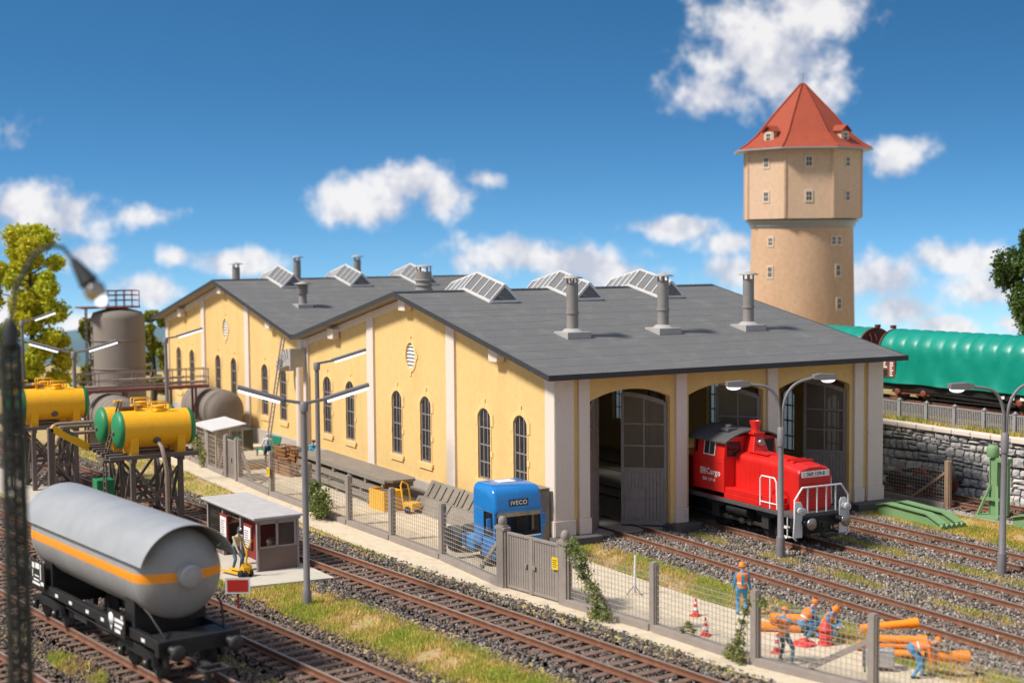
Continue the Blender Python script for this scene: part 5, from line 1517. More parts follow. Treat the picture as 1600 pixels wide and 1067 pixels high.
# ------------------------------------------------------------------ wire fence along the yard
fe = thing('wire_fence', 'long grey post and wire mesh fence with concrete base along the yard', 'fence', (0, 0, G))
def post(x, y, h=2.28, ang=0.0, parent=None):
    mb = MB().box(-0.12, 0.12, -0.12, 0.12, 0, h - 0.04).box(-0.16, -0.12, -0.07, 0.07, 0, h - 0.06).box(0.12, 0.16, -0.07, 0.07, 0, h - 0.06).box(-0.10, 0.10, -0.10, 0.10, h - 0.04, h)
    return mb.build('post', 'fence_grey', parent or fe, 0.015, (x, y, 0), (0, 0, ang))
def mesh_panel(p, q, z0=0.32, z1=2.0, parent=None, sp=0.17, th=0.012):
    p, q = Vector((*p, 0)), Vector((*q, 0))
    L = (q - p).length
    ang = math.atan2(q.y - p.y, q.x - p.x)
    mb = MB()
    nv = int(L / sp)
    for i in range(1, nv):
        x = L * i / nv
        mb.box(x - th / 2, x + th / 2, -th / 2, th / 2, z0, z1 + random.uniform(0.0, 0.05))
    for k in range(int((z1 - z0) / sp) + 1):
        z = z0 + 0.05 + k * sp
        if z < z1: mb.box(0.13, L - 0.13, -th / 2 - 0.004, th / 2 + 0.004, z - th / 2, z + th / 2)
    o = mb.build('wire_mesh', 'wire', parent or fe, 0, (p.x, p.y, 0), (0, 0, ang))
    o['kind'] = 'stuff'
    MB().box(0.1, L - 0.1, -0.17, 0.17, 0, 0.28).build('base_beam', 'fence_grey', parent or fe, 0.02, (p.x, p.y, 0), (0, 0, ang))
    return ang
FP = [(-36.5, -5.8), (-32.0, -5.8), (-28.6, -5.85), (-25.4, -5.9), None, (-23.2, -5.85), (-18.0, -5.9), (-13.3, -5.7), (-8.74, -5.54), (-4.58, -5.3), (-0.05, -5.13), (5.3, -5.3), None, (8.78, -4.72), (13.2, -4.03), (17.88, -3.6), (21.73, -2.55), (26.5, -1.6)]
prev = None
for i, p in enumerate(FP):
    if p is None:
        prev = None
        continue
    nx_ = next((r for r in FP[i + 1:] if r), None)
    if prev: ang = mesh_panel(prev, p)
    if p[0] not in (5.3, 8.78): post(*p, ang=0.1)
    prev = p
def strut(p, q, parent=fe): MB().bar(p, q, 0.14, 0.16).build('strut', 'fence_grey', parent, 0.01)
strut((5.15, -5.3, 1.75), (3.1, -5.05, 0.3))
strut((8.9, -4.65, 1.75), (10.9, -4.25, 0.3))
strut((21.6, -2.55, 1.5), (19.6, -3.0, 0.3))
strut((-25.55, -5.9, 1.5), (-27.0, -5.75, 0.2))
strut((-23.1, -5.75, 1.6), (-21.4, -5.75, 0.2))
def warn(parent, loc, rz):
    o = MB().box(-0.17, 0.17, -0.012, 0.012, -0.21, 0.21).build('warning_plate', 'sign_yellow', parent, 0, loc, (0, 0, rz))
    mb = MB()
    for k in range(4): mb.box(-0.12, 0.12 - 0.05 * (k % 2), -0.015, -0.012, 0.1 - k * 0.075, 0.125 - k * 0.075)
    mb.build('print', 'letter_black', o)
warn(fe, (-18.0, -6.08, 1.25), 0.1)
# double gate
ga = thing('double_gate', 'grey planked double gate between stout knobbed posts in the wire fence', 'gate', (5.3, -5.3, G), math.atan2(0.58, 3.48))
for x in (0.0, 3.53):
    mb = MB().box(x - 0.2, x + 0.2, -0.15, 0.15, 0, 2.32).box(x - 0.28, x - 0.2, -0.09, 0.09, 0, 2.26).box(x + 0.2, x + 0.28, -0.09, 0.09, 0, 2.26)
    mb.lathe([(0.14, 2.32), (0.16, 2.4), (0.16, 2.52), (0.1, 2.62), (0, 2.65)], 12, (x, 0, 0))
    mb.box(x - 0.3, x + 0.3, -0.16, 0.16, 2.14, 2.26)
    mb.build('gate_post', 'fence_grey', ga, 0.02)
bd = MB().box(-0.055, 0.055, -0.025, 0.025, 0.2, 2.02).mesh('board', 'fence_grey')
for i in range(2):
    x0 = 0.32 + i * 1.46
    lf = MB().box(x0, x0 + 1.42, -0.05, 0.05, 0.1, 0.2).box(x0, x0 + 1.42, -0.06, 0.06, 2.02, 2.12).box(x0, x0 + 0.1, -0.05, 0.05, 0.2, 2.02).box(x0 + 1.32, x0 + 1.42, -0.05, 0.05, 0.2, 2.02).build('gate_leaf', 'fence_grey', ga, 0.01)
    for k in range(9): put('board', bd, lf, (x0 + 0.17 + k * 0.135, 0, 0))
    MB().box(-0.07, 0.07, -0.1, -0.05, 0.98, 1.12).build('latch', 'fence_grey', lf, 0.01, (x0 + (1.1 if i == 0 else 0.12), 0, 0))
MB().box(1.62, 1.82, -0.075, 0.03, 0.08, 2.14).build('meeting_stile', 'fence_grey', ga, 0.01)
warn(ga, (3.1, -0.1, 1.42), 0)
# small gate at the far end
gs = thing('yard_gate', 'narrow grey planked gate beside the wire cage at the far fence end', 'gate', (-25.4, -5.9, G))
for x in (0.25, 2.0): MB().box(x - 0.16, x + 0.16, -0.14, 0.14, 0, 2.3).box(x - 0.1, x + 0.1, -0.1, 0.1, 2.3, 2.36).build('gate_post', 'fence_grey', gs, 0.02)
lf = MB().box(0.42, 1.83, -0.05, 0.05, 2.02, 2.12).box(0.42, 1.83, -0.05, 0.05, 0.1, 0.2).box(1.72, 1.83, -0.04, 0.04, 0.19, 2.03).build('gate_leaf', 'fence_grey', gs, 0.01)
for k in range(10): put('board', bd, lf, (0.5 + k * 0.138, 0, 0))
MB().box(1.0, 1.16, -0.1, -0.05, 0.95, 1.15).build('latch', 'fence_grey', lf)
# fence stub by the stone wall
fs = thing('wire_fence', 'short wire mesh fence with one brown post beside the green ramps', 'fence', (0, 0, G))
mat('post_brown', (0.30, 0.20, 0.13), 0.8, 0.15, 3)
MB().box(-0.13, 0.13, -0.12, 0.12, 0, 2.28).box(-0.17, -0.13, -0.06, 0.06, 0, 2.25).box(0.13, 0.17, -0.06, 0.06, 0, 2.25).build('post', 'post_brown', fs, 0.015, (1.93, 20.1, 0))
mesh_panel((-4.5, 19.9), (1.93, 20.1), parent=fs, z1=1.95)
MB().bar((1.8, 20.05, 1.7), (-0.3, 19.95, 0.25), 0.1, 0.12).build('strut', 'post_brown', fs)
# ------------------------------------------------------------------ shelter with platform slab
mat('hut_wall', (0.17, 0.118, 0.095), 0.8, 0.1, 2)
mat('hut_trim', (0.30, 0.25, 0.235), 0.7, 0.08, 2)
mat('hut_roof', (0.43, 0.41, 0.395), 0.85, 0.08, 2, 0.2, 20)
mat('board_red', (0.22, 0.025, 0.02), 0.6, 0.1, 3)
mat('paper', (0.72, 0.71, 0.70), 0.8, 0.05, 4)
tag(MB().prism([(-7.6, -13.75), (0.75, -13.75), (1.0, -10.15), (-7.6, -10.6)], 'xy', G, G + 0.1).build('platform_slab', 'concrete_light', None, 0.02), kind='structure')
hu = thing('shelter', 'small grey open fronted shelter with pale flat roof and glazed end on a slab', 'shelter', (-1.35, -12.32, G + 0.1), 0.05)
HL = 5.5
MB().box(-HL - 0.22, 0.14, -0.2, 1.84, 2.0, 2.1).build('roof', 'hut_roof', hu, 0.03)
MB().box(-HL - 0.1, 0.06, -0.08, 1.76, 1.9, 1.999).build('roof_edge', 'hut_trim', hu, 0.02)
MB().box(-HL, 0, 1.62, 1.7, 0, 1.9).build('back_wall', 'hut_trim', hu)
for x0, x1 in ((-0.06, 0.0), (-HL, -HL + 0.06)):
    MB().box(x0, x1, 0.06, 1.61, 0, 0.88).build('end_panel', 'hut_wall', hu)
    w_ = MB()
    for y in (0.06, 0.80, 1.55): w_.box(x0, x1, y - 0.05, y + 0.05, 0.88, 1.9)
    w_.box(x0, x1, 0.11, 1.5, 0.88, 0.94).box(x0, x1, 0.11, 1.5, 1.8, 1.9)
    wf = w_.build('end_window', 'hut_trim', hu)
    for y0, y1 in ((0.11, 0.75), (0.85, 1.5)): MB().box(x0 + 0.02, x0 + 0.035, y0, y1, 0.94, 1.8).build('pane', 'glass_clear', wf)
for x in (-0.06, -1.75, -3.7, -HL + 0.06): MB().box(x - 0.06, x + 0.06, -0.02, 0.1, 0, 1.9).build('post', 'hut_trim', hu)
MB().box(-HL + 0.12, -3.76, 0.0, 0.07, 0, 0.85).build('front_panel', 'hut_wall', hu)
MB().box(-HL + 0.12, -3.76, 0.02, 0.04, 0.85, 1.88).build('front_pane', 'glass_clear', hu)
for x in (-3.35, -0.75):
    b_ = MB().box(x - 0.42, x + 0.42, -0.12, -0.03, 0.75, 1.72).build('notice_board', 'board_red', hu, 0.02)
    MB().box(x - 0.33, x + 0.33, -0.128, -0.12, 0.84, 1.63).build('notice', 'paper', b_)
    mb = MB()
    for k in range(7): mb.box(x - 0.26, x - 0.26 + random.uniform(0.3, 0.5), -0.131, -0.128, 0.92 + k * 0.09, 0.95 + k * 0.09)
    mb.build('print', 'interior_grey', b_)
MB().box(-2.9, -1.9, 0.7, 1.5, 0, 1.6).build('machine_cabinet', 'board_red', hu, 0.03)
MB().lathe([(0.0, 0.0), (0.26, 0.0), (0.26, 0.1), (0.0, 0.12)], 18, (-1.6, -0.02, 1.25), (0, -1, 0)).tube([(-1.6, 0.0, 0), (-1.6, 0.0, 1.25)], 0.05, 8).build('gauge', 'chrome', hu)
MB().lathe([(0.22, 0), (0.22, 0.9), (0.26, 0.95), (0.2, 1.1), (0.0, 1.15)], 12, (-0.7, 0.9, 0)).build('pump', 'hut_trim', hu)
# ------------------------------------------------------------------ yellow fuel tanks on braced stands
mat('tank_yellow', (0.87, 0.43, 0.01), 0.4, 0.07, 1.5, rgb2=(0.76, 0.31, 0.012), t=0.68, soft=0.1)
mat('tank_green', (0.015, 0.20, 0.075), 0.5, 0.1, 2)
mat('steel_brown', (0.125, 0.10, 0.088), 0.7, 0.2, 3, 0.2, 20, rgb2=(0.17, 0.11, 0.075), t=0.64)
mat('steel_pipe', (0.26, 0.19, 0.15), 0.5, 0.2, 3)
def yellow_tank(label, loc):
    t = thing('fuel_tank', label, 'tank', loc, 0, 'yellow fuel tanks on stands')
    r, L = 0.82, 1.62
    MB().lathe([(r, -L + 0.1), (r, L - 0.1)], 40, (0, 0, 0), (0, 1, 0)).build('barrel', 'tank_yellow', t)
    for e in (-1, 1):
        MB().lathe([(0.0, L + 0.2), (0.4, L + 0.18), (0.7, L + 0.1), (r + 0.01, L - 0.02), (r + 0.012, L - 0.14)], 40, (0, 0, 0), (0, e, 0)).build('end_cap', 'tank_green', t)
        MB().lathe([(0.12, L + 0.18), (0.12, L + 0.24), (0.0, L + 0.25)], 10, (0.1, 0, -0.1), (0, e, 0)).build('flange', 'steel_brown', t)
        y = e * 1.05
        MB().prism([(-0.7, -1.12), (0.7, -1.12), (0.76, -0.3)] + [(r * 1.004 * math.cos(R_(a)), r * 1.004 * math.sin(R_(a))) for a in range(-22, -159, -12)] + [(-0.76, -0.3)], 'xz', y - 0.18, y + 0.18).build('saddle', 'tank_yellow', t)
    m_ = MB().lathe([(0.24, 0.78), (0.24, 0.94), (0.28, 0.95), (0.28, 1.0), (0, 1.02)], 16, (0, 0.25, 0)).lathe([(0.36, 0.76), (0.36, 0.82), (0.3, 0.84)], 16, (0, 0.25, 0))
    MB().tube([(0, -0.8, 0.8), (0, -0.8, 1.1)], 0.06, 8).box(-0.15, 0.15, -1.0, -0.6, 1.02, 1.1).build('vent', 'tank_yellow', t, 0.01)
    m_.build('manhole', 'tank_yellow', t, 0.01)
    for s in (-1, 1): MB().tube([(s * 0.3, -0.15, 0.8), (s * 0.3, -0.15, 1.15), (s * 0.3, 0.65, 1.15), (s * 0.3, 0.65, 0.8)], 0.03, 6).build('grab_rail', 'tank_yellow', t)
    MB().lathe([(0.16, 0.0), (0.18, 0.05), (0.1, 0.1)], 14, (r * 0.8, -0.05, -r * 0.55), (0.8, 0, -0.55)).build('outlet', 'steel_brown', t)
    return t
def tank_stand(label, ox, oy):
    t = thing('tank_stand', label, 'stand', (ox, oy, G), 0, 'braced steel tank stands')
    # four corner posts and two middle ones; front face towards +x
    xs_, ys_ = (0.0, -2.0, -4.0), (-13.29 + 12.2, -11.16 + 12.2)
    Hh = 3.0
    for x in xs_:
        for y in ys_: MB().box(x - 0.11, x + 0.11, y - 0.11, y + 0.11, 0, Hh).build('post', 'steel_brown', t, 0.01)
        MB().bar((x, ys_[0] + 0.1, 0.15), (x, ys_[1] - 0.1, Hh - 0.3), 0.1, 0.12).build('brace', 'steel_brown', t)
        MB().bar((x + 0.06, ys_[1] - 0.1, 0.15), (x + 0.06, ys_[0] + 0.1, Hh - 0.3), 0.1, 0.12).build('brace', 'steel_brown', t)
        MB().box(x - 0.06, x + 0.06, ys_[0] + 0.11, ys_[1] - 0.11, 1.2, 1.34).build('tie', 'steel_brown', t)
    for y in ys_:
        for x0, x1 in zip(xs_, xs_[1:]):
            MB().bar((x0 - 0.1, y, 0.15), (x1 + 0.1, y, Hh - 0.3), 0.12, 0.1).build('brace', 'steel_brown', t)
            MB().bar((x1 + 0.1, y - 0.06, 0.15), (x0 - 0.1, y - 0.06, Hh - 0.3), 0.12, 0.1).build('brace', 'steel_brown', t)
        MB().box(0.3, -4.3, y - 0.12, y + 0.12, Hh, Hh + 0.2).build('side_beam', 'steel_brown', t, 0.01)
    for i in range(7):
        x = 0.42 - i * 0.8
        MB().box(x - 0.1, x + 0.1, -2.2, 1.75, Hh + 0.2, Hh + 0.38).build('cross_beam', 'steel_brown', t, 0.01)
    return t
S1 = (-12.75, -13.05)
def depot(dx, dy, w1, w2, w3, w4):
    tank_stand(w1, S1[0] + dx, S1[1] + dy)
    yellow_tank(w2, (-13.2 + dx, -13.05 + dy, 4.03))
    yellow_tank(w3, (-15.3 + dx, -13.3 + dy, 4.03))
    l = thing('access_ladder', w4, 'ladder', (-14.1 + dx, -15.05 + dy, G), 0, 'steel ladders on the tank stands')
    mb = MB()
    for x in (-0.24, 0.24): mb.bar((x, 0.0, 0), (x, 0.0, 3.3), 0.06, 0.07)
    for k in range(10): mb.bar((-0.24, 0, 0.25 + k * 0.3), (0.24, 0, 0.25 + k * 0.3), 0.04)
    mb.build('lower_flight', 'steel_brown', l)
    mb = MB()
    for x in (-0.24, 0.24): mb.bar((x, 0.0, 3.05), (x, 0.75, 5.6), 0.06, 0.07)
    for k in range(8): mb.bar((-0.24, 0.05 + 0.09 * k, 3.25 + k * 0.29), (0.24, 0.05 + 0.09 * k, 3.25 + k * 0.29), 0.04)
    mb.build('upper_flight', 'steel_brown', l)
    MB().box(-0.9, 0.6, -0.2, 0.5, 2.95, 3.08).build('landing', 'steel_brown', l)
    MB().box(-1.2, 0.3, 0.75, 1.7, 5.3, 5.38).build('upper_landing', 'steel_brown', l)
depot(0, 0, 'brown braced steel stand carrying the yellow tanks beside the tank wagon', 'front yellow fuel tank with green ends on the nearer stand', 'yellow fuel tank behind the front one on the nearer stand', 'steel ladder leaning on the nearer yellow tanks')
depot(-13.2, -1.75, 'brown braced steel stand carrying the yellow tanks at far left', 'front yellow fuel tank with green ends on the far left stand', 'yellow fuel tank behind the front one on the far left stand', 'steel ladder leaning on the far left yellow tanks')
dp_ = thing('drain_pipe', 'rusty bent outlet pipe below the nearer front yellow tank', 'pipe', (-12.2, -13.05, G))
MB().tube([(-0.25, 0, 3.85), (0.1, 0.05, 3.7), (0.28, 0.15, 3.0), (0.28, 0.2, 2.6), (0.28, 0.2, 0)], 0.1, 10).build('pipe', 'steel_pipe', dp_)
pp = thing('fuel_pipes', 'pale bent fuel pipes bridging the two yellow tank stands', 'pipe', (-15.9, -16.1, G + 0.4))
for k, (y1, zt) in enumerate(((1.0, 4.15), (0.9, 3.95), (1.9, 3.6))):
    pts = [(-0.4 * k, y1, zt)] + [(-0.4 * k, -0.5 + 0.25 * k, zt)] + bez((-0.4 * k, -0.5 + 0.25 * k, zt), (-0.4 * k, -0.95 + 0.25 * k, zt), (-0.4 * k, -0.98 + 0.25 * k, zt - 0.5), 5)[1:]
    pts += [(-0.4 * k, -0.98 + 0.25 * k, 1.3)] if k == 1 else []
    if k == 1: pts += bez(pts[-1], (-0.4, -0.73, 0.8), (-0.4, -1.2, 0.7), 5)[1:]
    MB().tube(pts, 0.085, 10).build('pipe', 'steel_pipe', pp)
ya = thing('loading_arm', 'yellow sloping loading arm between the two tank stands', 'arm', (-15.9, -16.2, G))
MB().bar((0, -0.8, 4.4), (0, 0.85, 3.4), 0.3, 0.34).build('arm', 'tank_yellow', ya, 0.03)
MB().bar((0.12, -0.3, 4.33), (0.12, 0.2, 4.03), 0.1, 0.14).build('clamp', 'interior_grey', ya)
MB().box(-0.15, 0.15, -0.95, -0.7, 0, 4.4).build('column', 'steel_brown', ya, 0.02)
gp = thing('fuel_pump', 'green and yellow fuel pump cabinet under the nearer yellow tanks', 'pump', (-15.1, -15.0, G + 0.03))
MB().box(-0.45, 0.45, -0.3, 0.5, 0, 2.0).build('cabinet', 'tank_green', gp, 0.03)
MB().box(-0.2, 0.2, -0.75, -0.45, 0, 1.5).build('column', 'tank_yellow', gp, 0.03)
# ------------------------------------------------------------------ silo, catwalk and grey tanks
mat('silo_grey', (0.21, 0.175, 0.145), 0.85, 0.10, 0.8, 0.15, 15, streak=0.25)
mat('catwalk_red', (0.20, 0.075, 0.06), 0.7, 0.15, 3)
mat('catwalk_grey', (0.33, 0.25, 0.22), 0.7, 0.1, 3)
si = thing('concrete_silo', 'grey upright silo with railing on top behind the yellow tanks', 'silo', (-48.2, -6.05, G))
mb = MB().lathe([(1.78, 0), (1.78, 7.75), (1.6, 8.15), (0.7, 8.4), (0, 8.45)], 44)
mb.build('shell', 'silo_grey', si)
for z in (4.4, 6.3): MB().lathe([(1.785, z - 0.05), (1.83, z - 0.03), (1.83, z + 0.03), (1.785, z + 0.05)], 44).build('band', 'silo_grey', si)
MB().box(-1.0, 1.0, -2.6, 1.3, 8.45, 8.55).build('top_platform', 'catwalk_red', si)
mb = MB()
for y in (-0.9, -0.35, 0.2, 0.75, 1.25):
    for x in (-0.95, 0.95): mb.bar((x, y, 8.55), (x, y, 9.6), 0.05)
for x in (-0.95, 0.95):
    for z in (8.95, 9.3, 9.6): mb.bar((x, -0.9, z), (x, 1.25, z), 0.05)
for z in (8.95, 9.3, 9.6): mb.bar((-0.95, 1.25, z), (0.95, 1.25, z), 0.05)
mb.build('top_railing', 'catwalk_red', si)
mb = MB()
for x in (-0.25, 0.25): mb.bar((x, -2.1, 0), (x, -2.1, 8.5), 0.07)
for k in range(26): mb.bar((-0.25, -2.1, 0.3 + k * 0.31), (0.25, -2.1, 0.3 + k * 0.31), 0.04)
for z in (2.6, 5.0, 7.2): mb.bar((0, -2.15, z), (0, -1.7, z), 0.6, 0.06)
mb.build('ladder', 'steel_brown', si)
cw = thing('catwalk', 'red brown steel catwalk with railing in front of the silo', 'walkway', (-40.0, -6.5, G))
MB().box(-0.5, 0.5, -4.1, 4.05, 3.55, 3.72).build('deck', 'catwalk_red', cw)
for x in (-0.48, 0.48):
    mb = MB()
    for y in np.linspace(-4.05, 4.0, 8): mb.bar((x, y, 3.72), (x, y, 4.75), 0.05)
    for z in (4.25, 4.75): mb.bar((x, -4.1, z), (x, 4.05, z), 0.05)
    mb.build('railing', 'catwalk_grey', cw)
mb = MB().tube([(0.3, -4.0, 3.9), (0.3, 3.9, 3.95)], 0.1, 8).tube([(0.3, -2.0, 4.3), (0.3, 2.5, 4.3)], 0.07, 8)
mb.build('pipes', 'catwalk_grey', cw)
for y in (-3.6, -1.2, 1.6, 3.2):
    MB().bar((-0.4, y, 0), (-0.4, y, 3.55), 0.12).build('leg', 'catwalk_red', cw)
    MB().bar((0.4, y, 0), (0.4, y, 3.55), 0.12).build('leg', 'catwalk_red', cw)
def grey_tank(label, loc, L=6.5):
    t = thing('storage_tank', label, 'tank', loc, 0, 'grey horizontal storage tanks')
    r = 1.27
    MB().lathe([(0, -L), (0.8, -L + 0.15), (r, -L + 0.6), (r, -0.75), (1.16, -0.35), (0.95, -0.15), (0.6, -0.04), (0, 0)], 44, (0, 0, 2.15), (1, 0, 0)).build('barrel', 'silo_grey', t)
    for x in (-0.8, -1.7, -3.3, -5.0): MB().lathe([(r + 0.005, x - 0.06), (r + 0.04, x - 0.03), (r + 0.04, x + 0.03), (r + 0.005, x + 0.06)], 44, (0, 0, 2.15), (1, 0, 0)).build('hoop', 'silo_grey', t)
    for x in (-1.3, -5.0): MB().box(x - 0.25, x + 0.25, -1.1, 1.1, 0, 1.2).build('cradle', 'concrete', t)
grey_tank('grey horizontal storage tank beside the far shed wall', (-37.4, -1.95, G))
grey_tank('grey horizontal storage tank behind the nearer yellow tanks', (-36.4, -8.6, G))
# ------------------------------------------------------------------ wire cage store
mat('cage_grey', (0.42, 0.36, 0.29), 0.7, 0.1, 3)
mat('cage_roof', (0.56, 0.55, 0.54), 0.6, 0.04, 2)
mat('sign_green', (0.0, 0.30, 0.20), 0.6, 0.05, 3)
cg = thing('gas_bottle_cage', 'wire cage store with white sloping roof and green sign beside the small gate', 'cage', (-27.1, -4.4, G))
CX, CY, CH = -3.6, -1.25, 2.3
MB().add([(0.2, -1.75, CH), (0.2, 0.2, CH + 0.28), (CX - 0.2, 0.2, CH + 0.28), (CX - 0.2, -1.75, CH), (0.2, -1.75, CH + 0.07), (0.2, 0.2, CH + 0.35), (CX - 0.2, 0.2, CH + 0.35), (CX - 0.2, -1.75, CH + 0.07)], [(4, 5, 6, 7), (3, 2, 1, 0), (0, 1, 5, 4), (1, 2, 6, 5), (2, 3, 7, 6), (3, 0, 4, 7)]).build('roof', 'cage_roof', cg)
for x, y in ((0, 0), (0, -1.5), (CX, 0), (CX, -1.5), (0, -0.75), (CX / 2, -1.5)): MB().box(x - 0.05, x + 0.05, y - 0.05, y + 0.05, 0, CH).build('post', 'cage_grey', cg)
def cage_side(p, q):
    mb = MB()
    p, q = Vector(p), Vector(q)
    n = int((q - p).length / 0.26)
    for i in range(n + 1): mb.bar(p.lerp(q, i / n) + Vector((0, 0, 0.1)), p.lerp(q, i / n) + Vector((0, 0, CH)), 0.018)
    for k in range(9): mb.bar(p + Vector((0, 0, 0.12 + k * 0.265)), q + Vector((0, 0, 0.12 + k * 0.265)), 0.018)
    o = mb.build('wire_side', 'cage_grey', cg)
    o['kind'] = 'stuff'
cage_side((0, -1.5, 0), (0, 0, 0)); cage_side((CX, -1.5, 0), (0, -1.5, 0)); cage_side((CX, 0, 0), (0, 0, 0))
MB().box(0.03, 0.05, -1.1, -0.65, 1.4, 1.9).box(0.05, 0.056, -0.95, -0.8, 1.57, 1.73, 1).build('sign', ['sign_green', 'letter_white'], cg)
MB().box(0.03, 0.05, -0.5, -0.05, 1.55, 1.95).build('sign', 'sign_green', cg)
for i, (x, y) in enumerate(((-0.5, -0.4), (-0.9, -0.9), (-1.4, -0.4), (-2.0, -1.0), (-2.5, -0.5))):
    b_ = thing('gas_bottle', ('pale gas bottle nearest the green sign in the wire cage', 'brown gas bottle nearest the front of the wire cage', 'pale gas bottle in the middle of the wire cage', 'brown gas bottle farther back in the wire cage', 'pale gas bottle farthest back in the wire cage')[i], 'gas bottle', (-27.1 + x, -4.4 + y, G), 0, 'gas bottles in the cage')
    MB().lathe([(0.13, 0), (0.14, 0.05), (0.14, 1.2), (0.06, 1.4), (0.06, 1.5), (0, 1.52)], 14).build('body', 'wagon_brown2' if i % 2 else 'cage_grey', b_)
    MB().lathe([(0.05, 1.5), (0.05, 1.6), (0, 1.62)], 8).build('valve', 'chrome', b_)
# ------------------------------------------------------------------ things along the shed wall
mat('olive', (0.065, 0.06, 0.035), 0.8, 0.15, 2)
mat('slab_grey', (0.215, 0.185, 0.15), 0.9, 0.15, 2, 0.3, 14, rgb2=(0.27, 0.235, 0.19), t=0.6)
mat('crate_wood', (0.36, 0.19, 0.085), 0.8, 0.15, 5)
mat('plastic_yellow', (0.78, 0.40, 0.01), 0.5, 0.05, 3)
mat('plastic_green', (0.01, 0.16, 0.09), 0.5, 0.1, 3)
ob = thing('olive_chest', 'dark olive chest standing at the end of the grey tank', 'chest', (-35.2, -2.0, G))
MB().box(-0.75, 0.75, -0.7, 0.7, 0, 1.25).build('body', 'olive', ob, 0.02)
MB().box(-0.78, 0.78, -0.73, 0.73, 1.25, 1.32).build('lid', 'olive', ob, 0.02)
ch = thing('garden_bench', 'dark green slatted bench behind the worker in dungarees', 'bench', (-31.3, -1.5, G), 0.15)
MB().box(-0.9, 0.9, -0.3, 0.25, 0.42, 0.5).build('seat', 'plastic_green', ch, 0.02)
MB().add([(-0.9, 0.25, 0.5), (0.9, 0.25, 0.5), (0.9, 0.45, 1.25), (-0.9, 0.45, 1.25), (-0.9, 0.32, 0.5), (0.9, 0.32, 0.5), (0.9, 0.52, 1.25), (-0.9, 0.52, 1.25)], [(0, 1, 2, 3), (7, 6, 5, 4), (0, 4, 5, 1), (2, 6, 7, 3), (1, 5, 6, 2), (0, 3, 7, 4)]).build('backrest', 'plastic_green', ch, 0.02)
for x in (-0.8, 0.8):
    for y in (-0.25, 0.22): MB().box(x - 0.05, x + 0.05, y - 0.04, y + 0.04, 0, 0.42).build('leg', 'plastic_green', ch)
dkb = thing('black_sack', 'black tarred bundle between the bench and the lattice crates', 'bundle', (-28.2, -0.9, G))
MB().sphere((0, 0, 0.45), 0.7, 14, 8, sc=(1.2, 0.7, 0.8)).build('bundle', 'interior_grey', dkb)
def lattice_crate(label, loc, rz, sx=1.1, sy=0.8, sz=0.9):
    t = thing('lattice_crate', label, 'crate', loc, rz, 'wooden lattice crates in the yard')
    for (a, b, n) in (((-sx / 2, -sy / 2), (sx / 2, -sy / 2), 6), ((sx / 2, -sy / 2), (sx / 2, sy / 2), 4), ((sx / 2, sy / 2), (-sx / 2, sy / 2), 6), ((-sx / 2, sy / 2), (-sx / 2, -sy / 2), 4)):
        mb = MB()
        for i in range(n + 1):
            x, y = a[0] + (b[0] - a[0]) * i / n, a[1] + (b[1] - a[1]) * i / n
            mb.box(x - 0.025, x + 0.025, y - 0.025, y + 0.025, 0.1, sz)
        for k in range(5):
            z = 0.12 + (sz - 0.14) * k / 4
            mb.bar((a[0], a[1], z), (b[0], b[1], z), 0.03, 0.06)
        mb.build('lattice_side', 'crate_wood', t)
    MB().box(-sx / 2, sx / 2, -sy / 2, sy / 2, 0, 0.09).build('base', 'crate_wood', t)
for i, (x, y, rz, z, sz, lb) in enumerate([(-27.0, -2.0, 0.2, 0, 1.2, 'tall wooden lattice crate next to the worker in dungarees'), (-25.9, -2.2, 0.1, 0, 1.15, 'tall wooden lattice crate, second from the worker in dungarees'), (-25.2, -3.0, 0.3, 0, 0.75, 'low wooden lattice crate nearest the fence in the crate group'), (-24.6, -2.0, 0.0, 0, 1.0, 'wooden lattice crate beside the worker in blue'), (-23.7, -2.8, 0.2, 0, 0.6, 'low wooden lattice crate in front of the worker in blue'), (-23.4, -1.9, 0.1, 0, 0.85, 'wooden lattice crate nearest the slab stack')]):
    lattice_crate(lb, (x, y, G + 0.04 + z), rz, sz=sz)
yb = thing('yellow_pallet', 'flat yellow pallet lying behind the fence near the worker in dungarees', 'pallet', (-27.6, -3.9, G + 0.04), 0.2)
for y in (-0.4, -0.2, 0, 0.2, 0.4): MB().box(-0.7, 0.7, y - 0.08, y + 0.08, 0.1, 0.15).build('board', 'plastic_yellow', yb)
for x in (-0.6, 0, 0.6): MB().box(x - 0.06, x + 0.06, -0.48, 0.48, 0, 0.1).build('runner', 'plastic_yellow', yb)
# stack of three grey panels on packing pieces
for k in range(3):
    pnl = thing('panel', ('lowest', 'middle', 'topmost')[k] + ' long grey panel of the stack along the shed wall', 'panel', (-18.0 + 0.25 * k - (0.6 if k == 0 else 0), -1.75 + 0.1 * k, G + 0.14 + k * 0.45), -0.015 + 0.01 * k, 'grey panels stacked along the shed wall')
    MB().prism([(-5.9, -0.72), (-5.6, -0.9), (5.5, -0.9), (5.8, -0.55), (5.8, 0.62), (5.4, 0.78), (-5.9, 0.78)], 'xy', 0.18, 0.30).build('deck', 'slab_grey', pnl, 0.015)
    for x in np.linspace(-5.2, 5.2, 6): MB().box(x - 0.12, x + 0.12, -0.86, 0.74, -0.13, 0.179).build('rib', 'slab_grey', pnl, 0.01)
    MB().box(-5.8, 5.6, -0.92, -0.86, 0.1, 0.26).build('edge', 'slab_grey', pnl)
